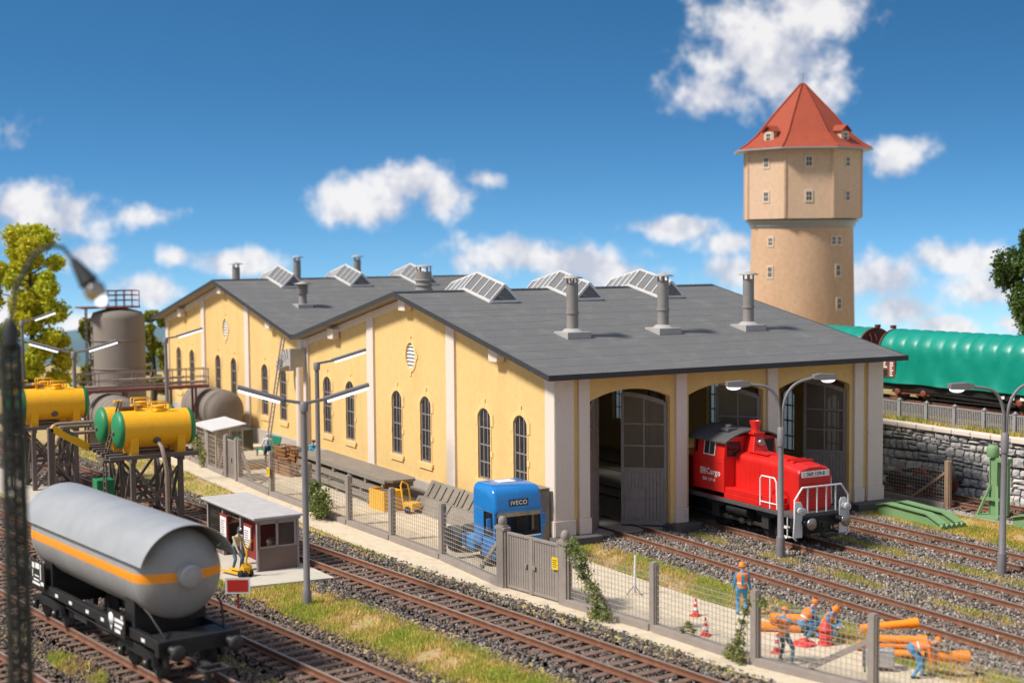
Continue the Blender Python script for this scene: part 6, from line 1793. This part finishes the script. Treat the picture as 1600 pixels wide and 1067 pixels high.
# leaning concrete troughs
for k, (x, lb) in enumerate(((-9.1, 'left long concrete slab leaning on the shed plinth'), (-5.55, 'right long concrete slab leaning on the shed plinth behind the lorry'))):
    tq = thing('concrete_slab', lb, 'slab', (x, -1.25, G + 0.04), 0, 'concrete slabs leaning on the plinth')
    L2 = 1.72
    MB().prism([(0.0, 0.0), (0.25, 0.0), (0.95, 1.25), (0.8, 1.33)], 'yz', -L2, L2).build('slab', 'slab_grey', tq, 0.03)
    MB().prism([(-0.35, 0.0), (0.0, 0.0), (0.3, 0.62), (0.1, 0.64)], 'yz', -L2, L2).build('lower_slab', 'slab_grey', tq, 0.03)
    for j in range(5): MB().prism([(0.33, 0.68), (0.40, 0.64), (0.74, 1.2), (0.67, 1.24)], 'yz', -L2 + 0.3 + j * 0.68, -L2 + 0.5 + j * 0.68).build('rib', 'slab_grey', tq)
yc = thing('yellow_crate', 'open yellow plastic crate behind a fence post near the stacked panels', 'crate', (-11.6, -2.5, G + 0.04), 0.1)
MB().box(-0.75, 0.75, -0.5, 0.5, 0, 0.06).build('floor', 'plastic_yellow', yc)
for (a, b, c, d) in ((-0.75, 0.75, -0.5, -0.44), (-0.75, 0.75, 0.44, 0.5), (-0.75, -0.69, -0.439, 0.439), (0.69, 0.75, -0.439, 0.439)): MB().box(a, b, c, d, 0.06, 0.95).build('side', 'plastic_yellow', yc, 0.01)
yt = thing('yellow_trolley', 'yellow two wheeled hand trolley next to the yellow crate', 'trolley', (-10.3, -1.95, G + 0.04), 0.3)
MB().tube([(0.0, -0.25, 0.15), (-0.25, -0.22, 1.25), (-0.4, 0, 1.4), (-0.25, 0.22, 1.25), (0, 0.25, 0.15)], 0.04, 8).build('handle', 'plastic_yellow', yt)
MB().box(-0.05, 0.65, -0.3, 0.3, 0.18, 0.5).build('body', 'plastic_yellow', yt, 0.05)
for y in (-0.36, 0.36): MB().lathe([(0.0, -0.05), (0.17, -0.05), (0.17, 0.05), (0, 0.05)], 16, (0.35, y, 0.17), (0, 1, 0)).build('wheel', 'tyre', yt)
cbx = thing('wall_cabinet', 'grey cabinet against the shed corner behind the lorry cab', 'cabinet', (-0.75, -0.5, G + 0.04))
MB().box(-0.75, 0.55, -0.38, 0.36, 0, 2.35).build('body', 'slab_grey', cbx, 0.02)
MB().box(-0.8, 0.6, -0.44, 0.36, 2.35, 2.42).build('lid', 'slab_grey', cbx, 0.02)
# ------------------------------------------------------------------ beside the front tracks
mat('sign_red', (0.50, 0.03, 0.02), 0.5, 0.05, 3)
sg = thing('track_sign', 'small red board with white border on a post beside the tank wagon', 'sign', (4.45, -15.0, G), R_(62))
MB().box(-0.035, 0.035, -0.035, 0.035, 0, 0.9).build('post', 'board_red', sg)
MB().box(-0.42, 0.42, -0.06, -0.03, 0.8, 1.34).build('border', 'white_paint', sg)
MB().box(-0.35, 0.35, -0.068, -0.06, 0.87, 1.27).build('board', 'sign_red', sg)
def pallet_truck(label, loc, rz):
    t = thing('pallet_truck', label, 'pallet truck', loc, rz)
    for y in (-0.2, 0.2): MB().box(-1.15, 0.0, y - 0.07, y + 0.07, 0.08, 0.15).build('fork', 'plastic_yellow', t, 0.02)
    MB().prism([(-0.05, 0.1), (0.24, 0.1), (0.22, 0.36), (0.1, 0.5), (-0.05, 0.25)], 'xz', -0.2, 0.2).build('body', 'plastic_yellow', t, 0.03)
    MB().tube([(0.12, 0, 0.5), (0.2, 0, 1.05)], 0.04, 8).tube([(0.2, 0, 1.05), (0.2, -0.22, 1.38), (0.22, 0.22, 1.38), (0.2, 0, 1.05)], 0.035, 8).build('handle', 'plastic_yellow', t)
    for y in (-0.14, 0.14): MB().lathe([(0, -0.05), (0.13, -0.05), (0.13, 0.05), (0, 0.05)], 14, (0.2, y, 0.13), (0, 1, 0)).build('wheel', 'tyre', t)
    MB().lathe([(0, -0.05), (0.14, -0.05), (0.14, 0.05), (0, 0.05)], 14, (0.12, -0.26, 0.14), (0, 1, 0)).build('wheel', 'tyre', t)
pallet_truck('yellow pallet truck in front of the shelter', (-0.95, -13.0, G + 0.1), 0.35)
# ------------------------------------------------------------------ green lifting jacks and ramps
mat('jack_green', (0.17, 0.30, 0.135), 0.65, 0.15, 3, 0.1, 20, rgb2=(0.21, 0.29, 0.11), t=0.62)
jk = thing('lifting_jack', 'tall green lifting jack on an A shaped base beside the stone wall', 'lifting jack', (4.55, 20.35, G), 0.2)
MB().box(-0.6, 0.6, -0.7, 0.5, 0, 0.14).build('base', 'jack_green', jk, 0.02)
MB().box(-0.16, 0.16, -0.12, 0.12, 0.14, 2.75).build('column', 'jack_green', jk, 0.02)
MB().box(-0.2, -0.16, -0.16, 0.16, 0.14, 2.7).box(0.16, 0.2, -0.16, 0.16, 0.14, 2.7).build('flange', 'jack_green', jk)
for s in (-1, 1): MB().bar((s * 0.5, -0.62, 0.1), (s * 0.14, -0.1, 1.5), 0.12, 0.1).build('strut', 'jack_green', jk)
MB().box(-0.5, 0.45, -0.36, -0.24, 0.82, 0.94).build('tie', 'jack_green', jk)
MB().lathe([(0.26, 2.75), (0.28, 2.8), (0.28, 3.15), (0.2, 3.28), (0, 3.3)], 18, (-0.12, 0, 0)).build('motor', 'jack_green', jk)
MB().box(0.2, 0.75, -0.2, 0.2, 2.55, 2.75).box(0.55, 0.7, -0.12, 0.12, 0.14, 2.55).build('screw_arm', 'jack_green', jk, 0.02)
def ramp(label, loc, rz):
    t = thing('lift_beam', label, 'ramp', loc, rz, 'green humped lift beams on the grass')
    for y in (-0.55, 0.35):
        MB().prism([(-2.1, 0.0), (2.0, 0.0), (2.1, 0.2), (1.2, 0.52), (-1.5, 0.58), (-2.1, 0.42)], 'xz', y - 0.09, y + 0.09).build('beam', 'jack_green', t, 0.01)
        MB().prism([(-2.12, 0.424), (-1.5, 0.584), (1.2, 0.524), (2.12, 0.204), (2.12, 0.264), (1.2, 0.584), (-1.5, 0.644), (-2.12, 0.484)], 'xz', y - 0.22, y + 0.22).build('flange', 'jack_green', t, 0.01)
    for k in range(5): MB().lathe([(0.12, 0), (0.12, 0.16)], 10, (2.15, -0.7 + k * 0.28, 0.14), (1, 0, 0)).build('roller', 'jack_green', t)
    MB().box(-0.15, 0.15, -0.45, 0.25, 0.12, 0.35).build('cross_tie', 'jack_green', t)
ramp('green humped lift beam on the dry grass beside the brown fence post', (3.35, 17.0, G), -0.05)
ramp('green humped lift beam at the right picture edge below the wall', (8.6, 20.15, G), 0.1)
# ------------------------------------------------------------------ road works on the path
mat('cone_red', (0.62, 0.04, 0.03), 0.5, 0.05, 3)
def cone(label, x, y):
    t = thing('traffic_cone', label, 'cone', (x, y, G + 0.04), random.uniform(0, 1), 'red and white traffic cones')
    t.scale = (0.84, 0.84, 0.84)
    MB().box(-0.2, 0.2, -0.2, 0.2, 0, 0.05).build('foot', 'cone_red', t, 0.02)
    pr = lambda z: 0.15 - 0.115 * z / 0.68
    for a, b, m_, nm in ((0.05, 0.24, 'cone_red', 'shell'), (0.24, 0.36, 'white_paint', 'white_band'), (0.36, 0.5, 'cone_red', 'shell'), (0.5, 0.58, 'white_paint', 'white_band'), (0.58, 0.7, 'cone_red', 'shell')):
        MB().lathe([(pr(a), a), (pr(b), b)], 16).build(nm, m_, t)
cone('red and white traffic cone farthest left on the path', 12.3, -1.75)
cone('red and white traffic cone between the first cone and the fence', 14.5, -2.95)
cone('red and white traffic cone beside the worker with folded vest', 17.2, -2.25)
mat('pipe_orange', (0.85, 0.26, 0.01), 0.45, 0.05, 3)
def opipe(label, p, q, r=0.13):
    p, q = Vector(p), Vector(q)
    q = p + (q - p) * 0.86
    t = thing('plastic_pipe', label, 'pipe', p, 0, 'orange plastic pipes at the road works')
    MB().tube([(0, 0, 0), q - p], r, 18, cap=False).tube([(0, 0, 0), q - p], r - 0.02, 18, cap=False).build('pipe', 'pipe_orange', t)
    d = (q - p).normalized()
    MB().tube([(q - p) - d * 0.3, (q - p)], r + 0.03, 18, cap=False).build('socket', 'pipe_orange', t)
g0 = G + 0.04
opipe('orange plastic pipe lying on the path left of the kneeling workers', (14.9, -1.1, g0 + 0.16), (15.8, 0.1, g0 + 0.16), 0.15)
opipe('upper orange plastic pipe resting behind the kneeling workers', (15.15, -0.9, g0 + 0.46), (16.1, 0.4, g0 + 0.43), 0.15)
opipe('lowest left orange pipe of the pile behind the corner fence post', (18.2, 0.0, g0 + 0.17), (19.7, 1.8, g0 + 0.2))
opipe('front orange pipe of the pile behind the corner fence post', (19.0, -0.3, g0 + 0.17), (20.2, 1.2, g0 + 0.17))
opipe('middle orange pipe of the pile behind the corner fence post', (18.8, 0.0, g0 + 0.5), (20.0, 1.5, g0 + 0.52))
opipe('topmost orange pipe of the pile behind the corner fence post', (18.1, 0.25, g0 + 0.62), (19.3, 1.85, g0 + 0.9))
def drum(label, x, y, flat):
    t = thing('cable_drum', label, 'drum', (x, y, g0), 0.4)
    if flat:
        MB().lathe([(0.36, 0), (0.36, 0.06), (0.3, 0.1), (0.1, 0.1), (0, 0.1)], 24).build('disc', 'cone_red', t)
        MB().lathe([(0.14, 0.1), (0.14, 0.18), (0, 0.2)], 14).build('hub', 'cone_red', t)
    else:
        for z in (0, 0.22, 0.44): MB().lathe([(0.0, z), (0.24, z), (0.24, z + 0.06), (0, z + 0.06)], 22).build('flange', 'cone_red', t)
        MB().lathe([(0.19, 0.06), (0.19, 0.6), (0.1, 0.66), (0.1, 0.74), (0, 0.75)], 20).build('core', 'cone_red', t)
drum('flat red cable disc on the path in front of the kneeling workers', 16.9, -0.95, True)
drum('upright red drum beside the kneeling workers', 17.2, -0.35, False)
gn = thing('generator', 'grey generator behind the corner fence post on the path', 'generator', (20.1, -0.8, g0), 0.9)
MB().box(-0.4, 0.4, -0.25, 0.25, 0.12, 0.62).build('engine', 'stack_cap', gn, 0.05)
MB().tube([(-0.45, -0.3, 0), (-0.45, -0.3, 0.72), (0.45, -0.3, 0.72), (0.45, -0.3, 0)], 0.03, 8).tube([(-0.45, 0.3, 0), (-0.45, 0.3, 0.72), (0.45, 0.3, 0.72), (0.45, 0.3, 0)], 0.03, 8).build('frame', 'interior_grey', gn)
mp = thing('mesh_mat', 'grey steel mesh mat leaning behind the bending worker', 'mesh', (15.1, 0.25, G), 0.95)
mb = MB()
for i in range(9): mb.bar((-0.75 + i * 0.19, 0, 0.1), (-0.75 + i * 0.19, 0.4, 0.6), 0.05)
for k in range(4): mb.bar((-0.8, 0.1 * k + 0.05, 0.12 + k * 0.15), (0.8, 0.1 * k + 0.05, 0.12 + k * 0.15), 0.05)
mb.build('bars', 'lamp_grey', mp)
sp_ = thing('survey_rod', 'white surveying rod on a small tripod on the path', 'survey rod', (8.75, -1.85, g0))
MB().tube([(0, 0, 0.25), (0.03, 0.02, 1.4)], 0.045, 8).build('rod', 'white_paint', sp_)
for k in range(3): MB().tube([(0, 0, 0.35), (0.32 * math.cos(k * 2.09 + 0.4), 0.32 * math.sin(k * 2.09 + 0.4), 0)], 0.02, 6).build('leg', 'lamp_grey', sp_)
# ------------------------------------------------------------------ shrubs and creepers at the fence
IV = [(0.16, 0.21, 0.055), (0.25, 0.28, 0.09), (0.11, 0.15, 0.04), (0.34, 0.32, 0.12)]
def creeper(name, label, loc, blobs, n, size=0.075, cat='creeper'):
    t = thing(name, label, cat, loc)
    mb = MB()
    bl = sorted(blobs, key=lambda b: b[2])
    for a, b in zip(bl, bl[1:]): mb.tube([(a[0], a[1], a[2]), (b[0], b[1], b[2])], 0.025, 5)
    mb.tube([(bl[0][0], bl[0][1], 0), bl[0][:3]], 0.04, 5)
    mb.build('stem', 'bark', t)
    foliage('foliage', t, blobs, n, size, IV, shell=0.2)
creeper('climbing_plant', 'green creeper climbing the strut right of the double gate', (10.2, -4.6, G), [(-1.0, -0.1, 2.2, 0.4), (-0.75, -0.1, 1.95, 0.4), (-0.35, -0.1, 1.6, 0.36), (-0.1, -0.15, 1.3, 0.32), (0.3, -0.15, 1.0, 0.34), (0.6, -0.15, 0.7, 0.34), (0.85, -0.2, 0.4, 0.36), (1.1, -0.25, 0.18, 0.4), (0.6, -0.25, 0.12, 0.3), (1.45, -0.2, 0.35, 0.22), (-0.2, -0.2, 1.9, 0.25)], 2000, 0.065)
creeper('climbing_plant', 'green creeper on the fence post beside the orange workers', (17.5, -3.75, G), [(0.2, 0.1, 1.9, 0.2), (0.1, 0, 1.6, 0.17), (0.02, -0.05, 1.25, 0.17), (-0.05, -0.1, 0.9, 0.2), (-0.15, -0.1, 0.6, 0.28), (-0.3, -0.15, 0.32, 0.36), (0.1, -0.2, 0.25, 0.3), (-0.6, -0.1, 0.12, 0.25), (0.75, 0.1, 1.95, 0.22)], 1150, 0.065)
creeper('climbing_plant', 'small green sprig on the path side of the fence between two posts', (14.9, -3.9, G), [(0, 0, 0.6, 0.14), (0.2, 0.05, 0.45, 0.12), (-0.3, 0, 0.35, 0.1)], 160)
creeper('climbing_plant', 'green creeper on the fence in front of the wire cage', (-29.2, -5.95, G), [(-2.0, 0, 2.0, 0.42), (-1.6, 0, 1.6, 0.45), (-1.0, 0, 1.3, 0.45), (-0.8, 0, 0.9, 0.42), (-0.3, 0, 0.6, 0.42), (0.0, 0, 0.25, 0.4), (-1.9, 0, 2.4, 0.3), (0.3, 0, 0.9, 0.3)], 1700, 0.09)
creeper('shrub', 'round green shrub at the foot of the single armed strip light', (-10.7, -6.35, G), [(0, 0, 0.5, 0.5), (0.5, 0.1, 0.6, 0.45), (-0.5, 0, 0.6, 0.45), (0.1, 0.1, 1.1, 0.5), (-0.35, 0, 1.35, 0.4), (0.5, 0.1, 1.25, 0.38), (0.05, 0, 1.65, 0.32), (0.75, 0.2, 0.9, 0.3), (-0.8, -0.1, 0.95, 0.3)], 2100, 0.085, 'shrub')
# ------------------------------------------------------------------ people
mat('skin', (0.52, 0.28, 0.19), 0.6, 0.05, 6)
mat('work_blue', (0.05, 0.25, 0.47), 0.85, 0.12, 8)
mat('dark_blue', (0.03, 0.05, 0.13), 0.85, 0.12, 8)
mat('jeans', (0.09, 0.16, 0.20), 0.85, 0.15, 8)
mat('sweater', (0.50, 0.40, 0.26), 0.9, 0.08, 8)
mat('shirt_white', (0.62, 0.65, 0.66), 0.85, 0.06, 8)
mat('shirt_cyan', (0.02, 0.30, 0.48), 0.85, 0.08, 8)
mat('boots', (0.03, 0.027, 0.025), 0.7, 0.1, 8)
mat('hair_grey', (0.55, 0.50, 0.43), 0.8, 0.1, 8)
mat('vest_orange', (0.80, 0.20, 0.02), 0.7, 0.06, 6)
mat('helmet_orange', (0.80, 0.22, 0.015), 0.35, 0.04, 6)
mat('band_white', (0.70, 0.68, 0.64), 0.5, 0.05, 6)
def ik(a, b, l1, l2, bend):
    """middle joint between a and b, pushed towards bend"""
    a, b, bend = Vector(a), Vector(b), Vector(bend)
    d = b - a
    L = min(d.length, (l1 + l2) * 0.999)
    d = d.normalized()
    x = (l1 * l1 - l2 * l2 + L * L) / (2 * L)
    h = math.sqrt(max(0.0, l1 * l1 - x * x))
    n = (bend - d * bend.dot(d)).normalized()
    return a + d * x + n * h, a + d * L
def person(label, loc, rz, hip, lean, ankles, hands, mats, turn=0.0, nod=0.0, helmet=None, vest=False, hat=None, braces=False, hair=None, twist=0.0, toe=None):
    """mats: (top, trousers); body grown from joints into one skin, faces coloured by the limb they belong to"""
    t = thing('person', label, 'person', loc, rz)
    hip = Vector(hip)
    sp = Vector((math.sin(lean), 0, math.cos(lean)))
    fwd = Vector((math.cos(lean), 0, -math.sin(lean)))
    side = Vector((-math.sin(twist), math.cos(twist), 0))
    chest = hip + sp * 0.36
    neck = hip + sp * 0.53
    hd_up = Vector((math.sin(lean * 0.55 + nod), 0, math.cos(lean * 0.55 + nod)))
    hd_f = Vector((math.cos(lean * 0.55 + nod) * math.cos(turn), math.sin(turn), -math.sin(lean * 0.55 + nod)))
    head = neck + hd_up * 0.19 + hd_f * 0.02
    S = []                                            # segments: a, b, ra, rb, material
    S.append((hip - sp * 0.02, hip + sp * 0.16, 0.135, 0.125, 2))
    S.append((hip + sp * 0.14, chest, 0.13, 0.145, 1))
    S.append((chest, neck - sp * 0.06, 0.145, 0.11, 1))
    S.append((neck - sp * 0.05, head - hd_up * 0.05, 0.055, 0.05, 0))
    S.append((head - hd_up * 0.045 + hd_f * 0.02, head + hd_up * 0.045, 0.07, 0.088, 0))
    S.append((head + hd_f * 0.085 + hd_up * 0.005, head + hd_f * 0.105 - hd_up * 0.02, 0.014, 0.017, 0))
    for s in (-1, 1):
        S.append((head + Vector((0, s * 0.088, 0)) - hd_up * 0.01, head + Vector((0, s * 0.095, 0)) + hd_up * 0.02, 0.018, 0.018, 0))
        hp = hip + Vector((0, s * 0.09, -0.04))
        k, an = ik(hp, ankles[0 if s < 0 else 1], 0.44, 0.43, (1, s * 0.12, 0.15))
        S.append((hip + Vector((0, s * 0.07, 0.02)), hp, 0.12, 0.11, 2))
        S.append((hp, k, 0.098, 0.066, 2))
        S.append((k, an, 0.066, 0.05, 2))
        td = Vector((1, s * 0.15, -0.15)).normalized() if toe is None else Vector(toe)
        S.append((an + Vector((-0.04, 0, -0.045)), an + td * 0.15 + Vector((0, 0, -0.03)), 0.046, 0.036, 3))
        sh = neck - sp * 0.07 + side * (s * 0.185)
        hnd = hands[0 if s < 0 else 1]
        e, hw_ = ik(sh, hnd, 0.29, 0.25, (-1, s * 0.5, -0.6))
        S.append((chest + sp * 0.06 + side * (s * 0.08), sh, 0.1, 0.068, 1))
        S.append((sh, e, 0.058, 0.045, 1))
        S.append((e, hw_, 0.044, 0.032, 1))
        d = (hw_ - e).normalized()
        S.append((hw_, hw_ + d * 0.075, 0.028, 0.034, 0))
        u = d.cross(Vector((0, 1, 0)))
        u = u.normalized() if u.length > 0.1 else Vector((1, 0, 0))
        for q, ln in enumerate((0.075, 0.085, 0.08, 0.062)):
            b0 = hw_ + d * 0.085 + u * (0.03 - 0.02 * q)
            S.append((b0, b0 + d * ln * 0.6, 0.0105, 0.010, 0))
            S.append((b0 + d * ln * 0.6, b0 + d * ln - Vector((0, s * 0.025, 0)), 0.010, 0.009, 0))
        S.append((hw_ + d * 0.03 + u * 0.03, hw_ + d * 0.075 + u * 0.065 - Vector((0, s * 0.02, 0)), 0.013, 0.011, 0))
    mb = MB()
    for a, b, ra, rb, m_ in S:
        a, b = Vector(a), Vector(b)
        if (b - a).length < 1e-4: continue
        mb.tube([a, b], [ra, rb], 10)
        mb.sphere(a, ra, 10, 6)
        mb.sphere(b, rb, 10, 6)
    me0 = mb.mesh('body_raw', 'skin')
    ob = put('body_raw', me0)
    rm = ob.modifiers.new('r', 'REMESH')
    rm.mode, rm.voxel_size = 'VOXEL', 0.0135
    sm = ob.modifiers.new('s', 'SMOOTH')
    sm.factor, sm.iterations = 0.5, 3
    me = bpy.data.meshes.new_from_object(ob.evaluated_get(bpy.context.evaluated_depsgraph_get()))
    bpy.data.objects.remove(ob)
    n = len(me.polygons)
    cc = np.empty(n * 3, np.float32)
    me.polygons.foreach_get('center', cc)
    cc = cc.reshape(-1, 3)
    best = np.full(n, 1e9)
    mi = np.zeros(n, np.int32)
    for a, b, ra, rb, m_ in S:
        a, b = np.array(a), np.array(b)
        d = b - a
        L2 = max(1e-9, d @ d)
        tt = np.clip(((cc - a) @ d) / L2, 0, 1)
        ds = np.linalg.norm(cc - (a + tt[:, None] * d), axis=1) - (ra + (rb - ra) * tt)
        k = ds < best
        best[k] = ds[k]
        mi[k] = m_
    me.materials.clear()
    for m_ in ('skin', mats[0], mats[1], 'boots'): me.materials.append(MATS[m_])
    me.polygons.foreach_set('material_index', mi)
    me.polygons.foreach_set('use_smooth', np.ones(n, bool))
    me.name = 'body'
    me.update()
    put('body', me, t)
    mb = MB()                                         # eyes and mouth
    sd = hd_up.cross(hd_f).normalized()
    for s in (-1, 1): mb.sphere(head + hd_f * 0.083 + sd * (s * 0.032) + hd_up * 0.02, 0.011, 8, 6)
    mb.bar(head + hd_f * 0.088 - hd_up * 0.05 - sd * 0.025, head + hd_f * 0.088 - hd_up * 0.05 + sd * 0.025, 0.012, 0.01)
    mb.build('eyes_and_mouth', 'boots', t)
    if helmet:
        mb = MB().lathe([(0.135, 0.02), (0.118, 0.025), (0.118, 0.06), (0.1, 0.11), (0.055, 0.14), (0, 0.15)], 20, head, hd_up)
        mb.lathe([(0.0, 0.02), (0.135, 0.02)], 20, head, hd_up)
        mb.add([head + hd_f * 0.10 + sd * -0.08 + hd_up * 0.022, head + hd_f * 0.10 + sd * 0.08 + hd_up * 0.022, head + hd_f * 0.175 + sd * 0.05 + hd_up * 0.012, head + hd_f * 0.175 + sd * -0.05 + hd_up * 0.012], [(0, 1, 2, 3)])
        mb.build('helmet', helmet, t)
    if hat: MB().lathe([(0.112, 0.02), (0.11, 0.06), (0.08, 0.105), (0, 0.12)], 16, head, hd_up).bar(head + hd_f * 0.09 + hd_up * 0.03, head + hd_f * 0.17 + hd_up * 0.02, 0.12, 0.015).build('cap', hat, t)
    if hair: MB().sphere(head + hd_up * 0.02 - hd_f * 0.012, 0.1, 14, 8, sc=(1, 1, 1)).build('hair', hair, t)
    if vest:
        rings = [(0.0, 0.155, 0.165), (0.1, 0.15, 0.165), (0.15, 0.15, 0.17), (0.2, 0.15, 0.175), (0.3, 0.16, 0.19), (0.4, 0.165, 0.215), (0.47, 0.14, 0.21), (0.52, 0.09, 0.12)]
        v, f, mi_ = [], [], []
        N = 20
        for h_, rx, ry in rings:
            for k in range(N):
                a = 2 * math.pi * k / N
                v.append(hip + sp * h_ + fwd * (rx * math.cos(a)) + side * (ry * math.sin(a)))
        vb = MB()
        for i in range(len(rings) - 1):
            vb.add(v, [(i * N + k, i * N + (k + 1) % N, i * N + N + (k + 1) % N, i * N + N + k) for k in range(N)], True, 1 if i == 2 else 0)
        vb.build('safety_vest', ['vest_orange', 'band_white'], t)
        if braces:
            mb = MB()
            p = [hip + sp * h_ - fwd * (rx + 0.008) for h_, rx, ry in rings[1:-1]]
            for a, b in zip(p, p[1:]): mb.bar(a, b, 0.1, 0.012, up=(1, 0, 0))
            mb.build('back_panel', mats[1], t)
    elif braces:
        mb = MB()
        for s in (-1, 1):
            mb.bar(hip + sp * 0.16 - fwd * 0.14 + side * (s * 0.09), hip + sp * 0.50 - fwd * 0.13 - side * (s * 0.09), 0.04, 0.012, up=(1, 0, 0))
            mb.bar(hip + sp * 0.16 + fwd * 0.14 + side * (s * 0.08), hip + sp * 0.50 + fwd * 0.12 + side * (s * 0.09), 0.04, 0.012, up=(1, 0, 0))
        mb.build('braces', mats[1], t)
    return t
aw = math.atan2(0.478, -0.876)                         # facing away from the picture plane
rt = math.atan2(0.877, 0.479)                          # facing right
AN = 0.09
person('person in orange helmet and vest standing on the path, seen from behind', (13.0, -0.35, g0), aw, (0, 0, 0.93), 0.02, ((-0.02, -0.12, AN), (0.06, 0.12, AN)), ((0.08, -0.30, 0.82), (0.06, 0.30, 0.80)), ('work_blue', 'work_blue'), helmet='helmet_orange', vest=True, braces=True)
person('person in orange helmet and vest with legs apart holding papers behind the fence', (18.25, -2.8, g0), rt + 0.75, (-0.05, 0, 0.90), -0.12, ((-0.05, -0.26, AN), (0.1, 0.26, AN)), ((0.42, -0.1, 1.12), (0.45, 0.12, 1.15)), ('work_blue', 'jeans'), helmet='helmet_orange', vest=True, nod=0.5)
person('person in orange helmet crouching left of the red drum', (16.2, -0.35, g0), rt + 0.3, (-0.1, 0, 0.48), 0.65, ((0.05, -0.14, AN), (0.12, 0.14, AN)), ((0.55, -0.12, 0.35), (0.55, 0.15, 0.38)), ('work_blue', 'work_blue'), helmet='helmet_orange', vest=True, nod=0.2)
person('person in orange helmet kneeling over the red drum', (16.75, 0.1, g0), rt - 0.9, (-0.1, 0, 0.42), 0.6, ((-0.3, -0.12, AN), (0.15, 0.14, AN)), ((0.5, -0.16, 0.5), (0.5, 0.12, 0.5)), ('work_blue', 'work_blue'), helmet='helmet_orange', vest=True, nod=0.3)
pc = person('person in blue trousers and orange vest bending over to lift an orange pipe', (21.2, -0.45, g0), rt - 0.15, (-0.12, 0, 0.86), 1.35, ((-0.08, -0.12, AN), (0.18, 0.12, AN)), ((0.42, -0.2, 0.42), (0.5, 0.16, 0.48)), ('vest_orange', 'work_blue'), helmet='helmet_orange', vest=True, nod=0.2)
opipe('orange plastic pipe being lifted by the bending worker', (21.3, -0.15, g0 + 0.62), (21.95, 1.1, g0 + 0.55), 0.16)
person('person in beige sweater and jeans leaning to the pallet truck at the shelter', (-1.95, -12.95, G + 0.1), 0.25, (-0.1, 0, 0.90), 0.42, ((-0.12, -0.11, AN), (0.06, 0.12, AN)), ((0.45, -0.2, 0.75), (0.5, 0.1, 0.8)), ('sweater', 'jeans'), hat='dark_blue', nod=0.3)
person('person in white shirt and blue dungarees standing by the lattice crates', (-28.6, -2.4, g0), aw + 0.2, (0, 0, 0.93), 0.05, ((-0.02, -0.12, AN), (0.06, 0.12, AN)), ((0.25, -0.3, 0.95), (0.2, 0.32, 0.95)), ('shirt_white', 'dark_blue'), hair='hair_grey', braces=True)
person('person in bright blue shirt reaching over the lattice crates by the slab stack', (-24.9, -1.15, g0), 0.25, (0, 0, 0.92), 0.3, ((-0.05, -0.12, AN), (0.08, 0.12, AN)), ((0.62, -0.12, 1.15), (0.6, 0.15, 1.1)), ('shirt_cyan', 'dark_blue'), hat='dark_blue')
